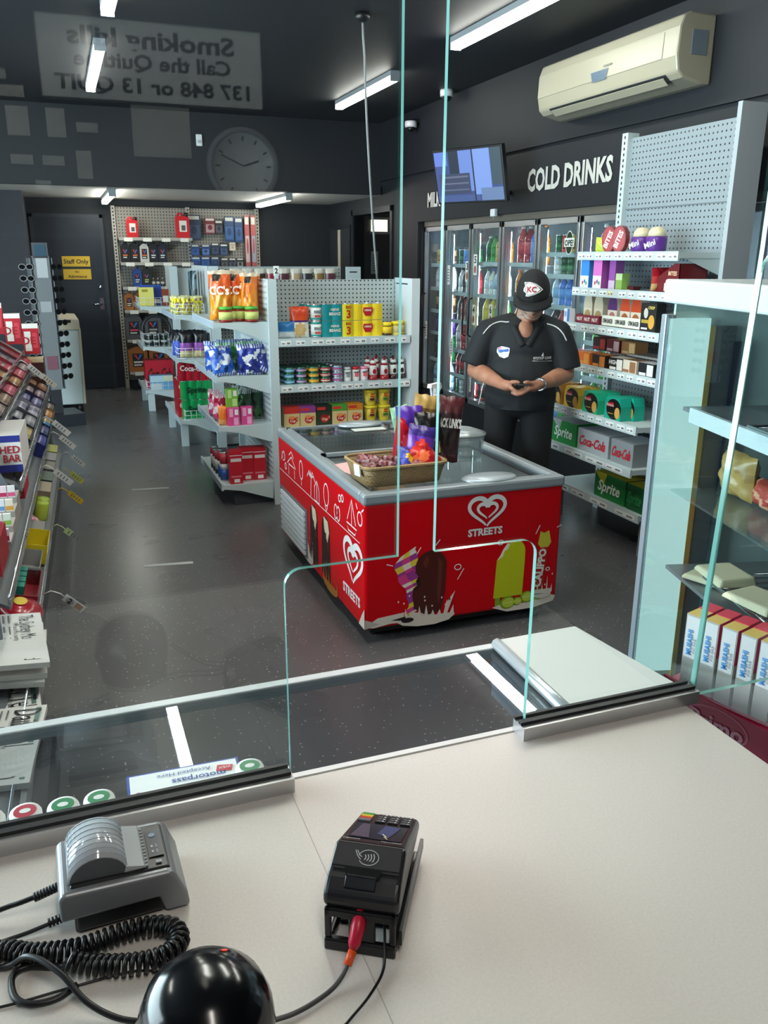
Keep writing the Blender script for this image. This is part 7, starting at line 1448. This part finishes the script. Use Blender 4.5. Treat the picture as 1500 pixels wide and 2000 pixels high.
b = MB(); b.tube([(-.035, -.06, .05), (-.045, -.02, .06), (-.047, .02, .05)], .012, sb, seg=10); b.build('rear_ridge', t)
# ---------------------------------------------------------------- coiled cable and plain cables at left
t = thing('coiled_cable', 'thick black coiled handset cable looping across the counter', 'cable', (0, 0, 0))
path = smooth_path([(-.2, .775, CT+.011), (-.122, .763, CT+.011), (-.093, .748, CT+.011), (-.049, .737, CT+.012), (-.01, .742, CT+.012), (.022, .742, CT+.012), (.046, .730, CT+.012), (.048, .708, CT+.012), (.028, .695, CT+.013), (-.003, .698, CT+.013), (-.036, .710, CT+.013), (-.058, .718, CT+.018)], 24)
L = [0]
for i in range(1, len(path)): L.append(L[-1]+(path[i]-path[i-1]).length)
pts = []; tot = L[-1]; pitch = .0068; nt = int(tot/pitch*11); i = 0
for k in range(nt):
    d = tot*k/nt
    while i < len(L)-2 and L[i+1] < d: i += 1
    q = (d-L[i])/max(1e-6, L[i+1]-L[i]); c = path[i].lerp(path[i+1], q); tg = (path[i+1]-path[i]).normalized(); sd = tg.cross(Vector((0, 0, 1))).normalized(); up = sd.cross(tg); a = 2*PI*d/pitch
    pts.append(c+(sd*math.cos(a)+up*math.sin(a))*.0085)
b = MB(); b.tube(pts, .0026, C('121214', .35), seg=6); b.build('coil', t)
def cable(label, P, r, m=None, ribs=None):
    t = thing('power_cable', label, 'cable', (0, 0, 0)); b = MB(); b.tube(smooth_path(P), r, m or C('141416', .4), seg=8); b.build('cord', t)
    if ribs:
        p0, p1, n, rr_ = ribs; b = MB(); p0, p1 = Vector(p0), Vector(p1)
        for k in range(n): c = p0.lerp(p1, k/(n-1)); d = (p1-p0).normalized()*.0011; b.tube([c-d, c+d], rr_, C('141416', .4), seg=10)
        b.build('strain_relief', t)
    return t
cable('black cable running from the left side of the printer', [(-.2, .81, zc), (-.125, .818, CT+.014), (-.1, .815, CT+.02), (-.062, .815, CT+.028)], .0028, None, ((-.088, .815, CT+.022), (-.066, .815, CT+.028), 8, .0052))
cable('black cable under the printer, middle one of those at left', [(-.2, .77, zc), (-.123, .782, zc), (-.094, .784, zc+.002), (-.056, .787, CT+.012)], .0022, None, ((-.075, .785, CT+.01), (-.057, .787, CT+.012), 6, .005))
cable('black cable crossing from the left edge to the dome scanner', [(-.2, .765, CT+.004), (-.121, .747, CT+.004), (-.092, .728, CT+.026), (-.064, .697, CT+.026), (-.042, .668, CT+.012), (-.016, .646, CT+.005), (.012, .63, CT+.006)], .003)
cable('black cable loop lying left of the coil', [(-.057, .720, CT+.016), (-.064, .726, CT+.006), (-.093, .738, CT+.005), (-.109, .731, CT+.005), (-.106, .704, CT+.005), (-.091, .690, CT+.005), (-.069, .688, CT+.005), (-.05, .697, CT+.006)], .0034)
cable('thin black cable wandering beneath the coil at lower left', [(-.2, .71, zc-.002), (-.12, .7, zc-.002), (-.06, .7, zc-.002), (0, .7, zc-.003), (.03, .688, zc-.003)], .0013)
t = thing('handset_cradle', 'corner of a black handset cradle at the bottom left', 'handset', (-.128, .635, CT), .5); b = MB(); b.hexa([(-.05, -.06, 0), (.02, -.06, 0), (.02, .04, 0), (-.05, .04, 0), (-.05, -.06, .03), (.012, -.06, .024), (.012, .034, .016), (-.05, .034, .02)], blk); b.build('body', t, bevel=.004); b = MB(); b.tube([(.004, -.06, .027), (.006, .0, .0215), (.006, .03, .018)], .0025, C('3a3c40', .3), seg=6); b.build('trim', t)
# ================================================================ the man looking at his phone
from mathutils.bvhtree import BVHTree
MA = -math.atan2(2.46, 4.25); MO = Vector((2.46, 4.25, 0))
def solid(parts, voxel, mats_fn=None, name='part', parent=None, smooth=4, cut=None):
    """merge rounded parts into one continuous skin"""
    b = MB(); d_ = C('808080')
    for q in parts:
        if q[0] == 'e':
            _, c, r, rot = q; b.M = Matrix.Translation(c) @ (rot or Matrix()) @ Matrix.Diagonal((*r, 1))
            b.lathe([(math.sin(PI*k/12)*1.0 if 0 < k < 12 else 0, -math.cos(PI*k/12)) for k in range(13)], d_, seg=20); b.M = Matrix()
        elif q[0] == 'c':
            P, R_ = [Vector(p) for p in q[1]], list(q[2]); flat = len(q) > 3
            b.tube(P, R_, d_, seg=16)
            for i, (p, r) in enumerate(zip(P, R_)):
                if flat and i in (q[3] if isinstance(q[3], tuple) else (len(P)-1,)): continue
                b.M = Matrix.Translation(p) @ Matrix.Diagonal((r, r, r, 1)); b.lathe([(math.sin(PI*k/10) if 0 < k < 10 else 0, -math.cos(PI*k/10)) for k in range(11)], d_, seg=16); b.M = Matrix()
    o = b.build('tmp'); m = o.modifiers.new('r', 'REMESH'); m.mode = 'VOXEL'; m.voxel_size = voxel; m.use_smooth_shade = True
    s = o.modifiers.new('s', 'SMOOTH'); s.factor = .5; s.iterations = smooth
    dg = bpy.context.evaluated_depsgraph_get(); me = bpy.data.meshes.new_from_object(o.evaluated_get(dg))
    bpy.data.objects.remove(o); me.name = name; me.materials.clear()
    if cut:
        bm = bmesh.new(); bm.from_mesh(me)
        for co, no in cut: bmesh.ops.bisect_plane(bm, geom=bm.verts[:]+bm.edges[:]+bm.faces[:], plane_co=co, plane_no=no, clear_outer=True)
        bm.to_mesh(me); bm.free()
    me.polygons.foreach_set('use_smooth', [True]*len(me.polygons))
    r = bpy.data.objects.new(name, me); COL.objects.link(r)
    if parent: r.parent = parent
    return r
man = thing('person', 'man in black polo shirt and black cap looking down at phone beside the freezer', 'person', MO, MA)
skin = mottled(clone('b07a60', 'skin', rough=.5), 14, 'a46c54', 'b8846a', .35, .65)
beard = mottled(clone('a8988c', 'grey_stubble', rough=.7), 60, '96705e', 'b8a698', .38, .62)
cloth = noise_bump(clone('0d1117', 'black_polo_fabric', rough=.75), 30, .25, .004); cloth2 = noise_bump(clone('101114', 'black_trouser_fabric', rough=.85), 30, .25, .004); capm = noise_bump(clone('131315', 'black_cap_fabric', rough=.8), 120, .2, .001)
HC = Vector((.045, -.085, 1.425)); HR = Matrix.Rotation(.52, 4, 'X')       # the head, bowed forward
def hp(x, y, z): return HC + (HR @ Vector((x, y, z)))
F = []
def finger(base, pts, r): F.append(('c', [base]+pts, [r*1.12, r*1.05, r, r*.85][:len(pts)+1]))
parts = [('e', HC, (.078, .096, .112), HR), ('e', hp(0, -.02, -.06), (.068, .068, .062), HR), ('e', hp(0, -.058, -.09), (.045, .034, .03), HR), ('c', [hp(0, -.092, .0), hp(0, -.112, -.035)], [.011, .016]),
  ('e', hp(0, -.098, -.062), (.024, .012, .007), HR), ('e', hp(0, -.096, -.072), (.022, .012, .007), HR), ('e', hp(-.078, .008, -.012), (.012, .024, .034), HR), ('e', hp(.078, .008, -.012), (.012, .024, .034), HR), ('e', hp(-.03, -.082, .012), (.016, .012, .01), HR), ('e', hp(.03, -.082, .012), (.016, .012, .01), HR),
  ('c', [(.035, -.045, 1.36), (.012, .02, 1.25)], [.062, .07]), ('e', (.012, -.075, 1.225), (.055, .045, .07), Matrix.Rotation(-.3, 4, 'X')),
  ('c', [(0, 0, 1.18), (0, .0, 1.0), (0, 0, .86)], [.12, .13, .13]), ('c', [(-.19, .0, 1.22), (0, 0, 1.23), (.19, 0, 1.22)], [.055, .06, .055])]
for s, el, wr in ((-1, (-.262, -.01, 1.0), (-.098, -.262, .955)), (1, (.255, -.01, .99), (.098, -.262, .958))):
    sh = (s*.2, .0, 1.21); e = Vector(el); w_ = Vector(wr); mid = e.lerp(w_, .35)
    parts.append(('c', [sh, tuple(Vector(sh).lerp(e, .5)), tuple(e)], [.058, .054, .049])); parts.append(('c', [tuple(e), tuple(mid), tuple(e.lerp(w_, .8)), tuple(w_)], [.049, .05, .035, .029]))
    parts.append(('c', [(s*.1, .0, .85), (s*.115, -.015, .48), (s*.12, .015, .09)], [.085, .062, .04])); parts.append(('c', [(s*.12, .03, .05), (s*.13, -.13, .035)], [.035, .03]))
# his right hand (left in the picture): fist round the phone, thumb on top
RH = Vector((-.062, -.31, .955)); parts.append(('e', RH, (.046, .03, .026), Matrix.Rotation(-.85, 4, 'Z')))
parts.append(('c', [(-.098, -.262, .955), (-.07, -.30, .955)], [.029, .03]))
for k, (dy, L_) in enumerate(((-.0, 1.0), (.0, 1.08), (0, 1.0), (0, .82))):
    y0 = -.356+.020*k; bx = -.050+.004*k
    parts.append(('c', [(bx, y0, .952-.002*k), (bx+.030*L_, y0-.008, .935-.003*k), (bx+.052*L_, y0-.002, .936-.003*k), (bx+.064*L_, y0+.006, .946-.003*k)], [.0115, .0105, .0095, .008]))
parts.append(('c', [(-.062, -.322, .968), (-.045, -.352, .982), (-.022, -.366, .986), (-.008, -.368, .983)], [.015, .0125, .011, .009]))
# his left hand (right in the picture): palm up under the phone, fingers pointing across
LHC = Vector((.06, -.315, .95)); parts.append(('e', LHC, (.048, .034, .022), Matrix.Rotation(.75, 4, 'Z'))); parts.append(('c', [(.098, -.262, .958), (.07, -.30, .955)], [.029, .03]))
for k, L_ in enumerate((1.0, 1.1, 1.03, .8)):
    y0 = -.352+.020*k; bx = .046-.002*k
    parts.append(('c', [(bx, y0, .944), (bx-.034*L_, y0-.022+.004*k, .925), (bx-.060*L_, y0-.024+.006*k, .918), (bx-.078*L_, y0-.018+.006*k, .922)], [.0115, .0105, .0095, .008]))
parts.append(('c', [(.066, -.325, .965), (.05, -.352, .98), (.034, -.366, .986), (.022, -.37, .985)], [.015, .0125, .011, .009]))
body = solid(parts, .0052, name='body', parent=man, smooth=3)
me = body.data; me.materials.append(skin); me.materials.append(beard)
hi = HR.inverted()
for p in me.polygons:
    q = hi @ (p.center-HC)
    if q.z < -.03 and q.z > -.13 and q.y < .0 and p.center.z > 1.30 and abs(q.x) < .085 and not (abs(q.x) < .02 and -.074 < q.z < -.058 and q.y < -.09): p.material_index = 1
# shirt
tor = [('e', (0, .0, 1.12), (.205, .135, .2), None), ('e', (0, -.02, .95), (.205, .165, .22), None), ('e', (0, .01, 1.02), (.21, .14, .2), None), ('c', [(0, .0, .92), (0, 0, .70)], [.17, .17], (0, 1)),
  ('e', (0, -.03, 1.13), (.17, .112, .12), None), ('e', (0, -.005, .86), (.212, .165, .16), None),
  ('c', [(-.075, .015, 1.265), (-.2, .0, 1.215)], [.062, .074]), ('c', [(.095, .015, 1.265), (.2, .0, 1.215)], [.062, .074]), ('e', (.01, .03, 1.24), (.12, .085, .06), None),
  ('c', [(-.2, 0, 1.21), (-.245, -.005, 1.10), (-.272, -.012, 1.025)], [.076, .08, .078], (2,)), ('c', [(.2, 0, 1.21), (.24, -.005, 1.10), (.262, -.012, 1.015)], [.076, .08, .078], (2,))]
shirt = solid(tor, .009, name='polo_shirt', parent=man, smooth=5, cut=[((0, 0, .795), (0, 0, -1))])
shirt.data.materials.append(cloth)
tr_ = [('e', (0, 0, .86), (.195, .15, .13), None)]
for s in (-1, 1): tr_.append(('c', [(s*.1, 0, .82), (s*.115, -.012, .48), (s*.12, .012, .07)], [.105, .082, .07], (2,)))
trz = solid(tr_, .011, name='trousers', parent=man, smooth=4); trz.data.materials.append(cloth2)
for s in (-1, 1):
    sh_ = solid([('c', [(s*.12, .035, .05), (s*.125, -.06, .045), (s*.135, -.16, .035)], [.045, .045, .036]), ('e', (s*.127, -.06, .02), (.045, .13, .02), None)], .008, name='shoe', parent=man, smooth=3, cut=[((0, 0, .001), (0, 0, -1))]); sh_.data.materials.append(BLACK)
# cap
cp = solid([('e', tuple(hp(0, .004, .03)), (.093, .112, .118), HR), ], .005, name='cap', parent=man, smooth=2, cut=[(tuple(hp(0, 0, .012)), tuple(HR @ Vector((0, 0, -1))))]); cp.data.materials.append(capm)
b = MB(); V = []; Fc = []; n = 14
for i in range(n+1):
    a = PI+PI*i/n; ca, sa = math.cos(a), math.sin(a)
    for r0, dz in ((.094, .016), (.094+.032, .012), (.094+.048*(max(0, -sa)**.4), .002)):
        x = r0*ca*(1.0 if r0 < .1 else .76 if r0 > .13 else .84); y = .112/.094*.094*sa if r0 < .1 else .112*sa-(r0-.094)*1.25*(max(0, -sa)**.5)
        z = dz-.028*(x/.1)**2*(0 if r0 < .1 else 1); V.append(tuple(hp(x, y+.004, z+.004))); 
for i in range(n):
    for j in range(2): q = (3*i+j, 3*i+3+j, 3*i+4+j, 3*i+1+j); Fc.append(q)
b.add(V, Fc, capm, True); br = b.build('cap_brim', cp); sm = br.modifiers.new('t', 'SOLIDIFY'); sm.thickness = .004
b = MB(); b.lathe([(.008, 0), (.006, .006), (0, .007)], capm, tuple(hp(0, .004, .141))); b.build('cap_button', cp)
# marks draped onto the cloth
def drape(target, pts, off, org_y=-1.0, frm=None, dirn=(0, 1, 0)):
    tree = BVHTree.FromPolygons([v.co for v in target.data.vertices], [tuple(p.vertices) for p in target.data.polygons])
    out = []
    for x, z in pts:
        hit = tree.ray_cast(Vector((x, org_y, z)), Vector(dirn)); y = hit[0].y if hit[0] else -.15
        out.append((x, y-off, z))
    return out
def mark(bmk, target, pts, m, off=.003):
    V = drape(target, pts, off); c = Vector((0, 0, 0))
    for v in V: c += Vector(v)
    c = drape(target, [((sum(p[0] for p in pts))/len(pts), (sum(p[1] for p in pts))/len(pts))], off)[0]
    n_ = len(V); bmk.add(V+[c], [(i, (i+1) % n_, n_) for i in range(n_)], m)
def mtext(bmk, target, s, h, cx, cz, m, off=.004, bold=0.02, maxw=None):
    V, Fx, x0, x1, y0, y1 = text_geo(s, bold); k = h/.7; kx = k
    if maxw and (x1-x0)*kx > maxw: kx = maxw/(x1-x0)
    bmk.add(drape(target, [(cx+(p[0]-(x0+x1)/2)*kx, cz+(p[1]-.35)*k) for p in V], off), Fx, m)
b = MB(); cx, cz = .035, 1.466
arrow = [(-.036, .0), (-.03, .012), (-.034, .03), (-.008, .031), (.02, .022), (.038, .009), (.05, -.003), (.036, -.016), (.016, -.027), (-.012, -.036), (-.026, -.036), (-.024, -.022), (-.036, -.012)]
mark(b, cp, [(cx+p[0]*1.2, cz+p[1]*1.12) for p in arrow], C('ece8e6'), .003); mark(b, cp, [(cx+p[0]*1.0, cz+p[1]*1.0) for p in arrow], C('1a1a1c'), .0036); mark(b, cp, [(cx+p[0]*.92, cz+p[1]*.92) for p in arrow], C('efece8'), .0042)
mtext(b, cp, 'KC', .028, cx, cz-.003, C('a81e34'), .0052, .04, .05); b.build('cap_emblem', cp)
b = MB(); cx, cz = -.105, 1.115
mark(b, shirt, [(cx-.034, cz+.022), (cx-.01, cz+.034), (cx+.02, cz+.03), (cx+.036, cz+.026), (cx+.036, cz+.004), (cx+.03, cz-.022), (cx+.008, cz-.032), (cx-.02, cz-.024), (cx-.036, cz)], C('dfe2ea'), .004)
mark(b, shirt, [(cx-.03, cz+.012), (cx+.03, cz+.022), (cx+.032, cz+.008), (cx-.02, cz-.004)], C('3a6ab8'), .005); mark(b, shirt, [(cx-.034, cz+.02), (cx-.012, cz+.031), (cx-.012, cz+.022), (cx-.03, cz+.014)], C('d86a90'), .0052); mark(b, shirt, [(cx-.01, cz-.008), (cx+.02, cz-.006), (cx+.014, cz-.022), (cx-.006, cz-.022)], C('9ab0d0'), .005); b.build('badge', shirt)
b = MB(); mtext(b, shirt, 'PITSTOP CAFE', .013, .115, 1.088, C('d8dade'), .004, .02, .1); mark(b, shirt, [(.06, 1.076), (.17, 1.070), (.17, 1.067), (.06, 1.073)], C('c8cace'), .004); mark(b, shirt, [(.108, 1.098), (.122, 1.098), (.118, 1.12), (.112, 1.108)], C('d8dade'), .004); b.build('logo', shirt)
# collar, shoulder piping
tb_ = BVHTree.FromPolygons([v.co for v in body.data.vertices], [tuple(p.vertices) for p in body.data.polygons]); ts_ = BVHTree.FromPolygons([v.co for v in shirt.data.vertices], [tuple(p.vertices) for p in shirt.data.polygons])
def frontmost(x, z, off):
    ys = [h_[0].y for h_ in (t_.ray_cast(Vector((x, -1, z)), Vector((0, 1, 0))) for t_ in (tb_, ts_)) if h_[0]]
    return (x, (min(ys) if ys else -.05)-off, z)
for s in (-1, 1):
    V = []; Fq = []; n = 10
    for k in range(n+1):
        q = k/n; xi = .018+s*(.0+.056*q); zi = 1.165+.10*q; xo = .018+s*(.03+.062*q); zo = 1.148+.115*q
        for w_ in (0, .5, 1): V.append(frontmost(xi+(xo-xi)*w_, zi+(zo-zi)*w_, .006))
    for k in range(n):
        for c_ in range(2): a = 3*k+c_; Fq.append((a, a+1, a+4, a+3) if s > 0 else (a, a+3, a+4, a+1))
    b = MB(); b.add(V, Fq, cloth, True); o = b.build('collar', shirt); sm = o.modifiers.new('t', 'SOLIDIFY'); sm.thickness = .004; sm.offset = 0
PT = C('dcdcdc', .5)
tree = BVHTree.FromPolygons([v.co for v in shirt.data.vertices], [tuple(p.vertices) for p in shirt.data.polygons])
def onshirt(p): return tree.find_nearest(Vector(p))[0]
for s, P in ((-1, [(-.085, -.07, 1.29), (-.135, -.06, 1.285), (-.18, -.06, 1.26), (-.22, -.065, 1.21)]), (1, [(.13, -.07, 1.28), (.175, -.065, 1.262), (.215, -.065, 1.225), (.24, -.065, 1.18)])):
    Q = []
    for p in smooth_path(P, 6):
        h_ = tree.find_nearest(p); Q.append(h_[0]+h_[1]*.002)
    b = MB(); b.tube(Q, .0035, PT, seg=6); b.build('shoulder_piping', shirt)
# watch, belt cord
b = MB(); wc = Vector((.108, -.245, .960)); ax = Vector((-.157+.0, -.252, -.03)).normalized()
fr = Matrix.Translation(wc) @ ax.to_track_quat('Z', 'Y').to_matrix().to_4x4(); b.M = fr; b.lathe([(.034, -.011), (.0365, -.006), (.0365, .006), (.034, .011)], C('c4c8cc', .2, 1.0), seg=24); b.M = fr @ Matrix.Rotation(.0, 4, 'Z'); b.build('wrist_watch', man)
b = MB(); b.tube(smooth_path([(-.20, -.14, .99), (-.205, -.15, .95), (-.215, -.15, .90), (-.222, -.14, .86), (-.23, -.13, .82)]), .003, C('e4e6e8', .5), seg=6); b.build('white_cord', man)
MM = Matrix.Translation(MO) @ Matrix.Rotation(MA, 4, 'Z')
ph = thing('mobile_phone', 'dark mobile phone held in both hands of the man', 'phone', MM @ Vector((.006, -.322, .966)), MA, rot=(-.05, 0, MA))
b = MB(); b.box(-.036, .036, -.075, .06, 0, .008, C('20262c', .25)); b.build('casing', ph, bevel=.003); b = MB(); b.rect(Matrix.Translation((0, 0, .008)), -.033, -.07, .033, .055, C('0c1014', .08)); b.build('screen', ph)
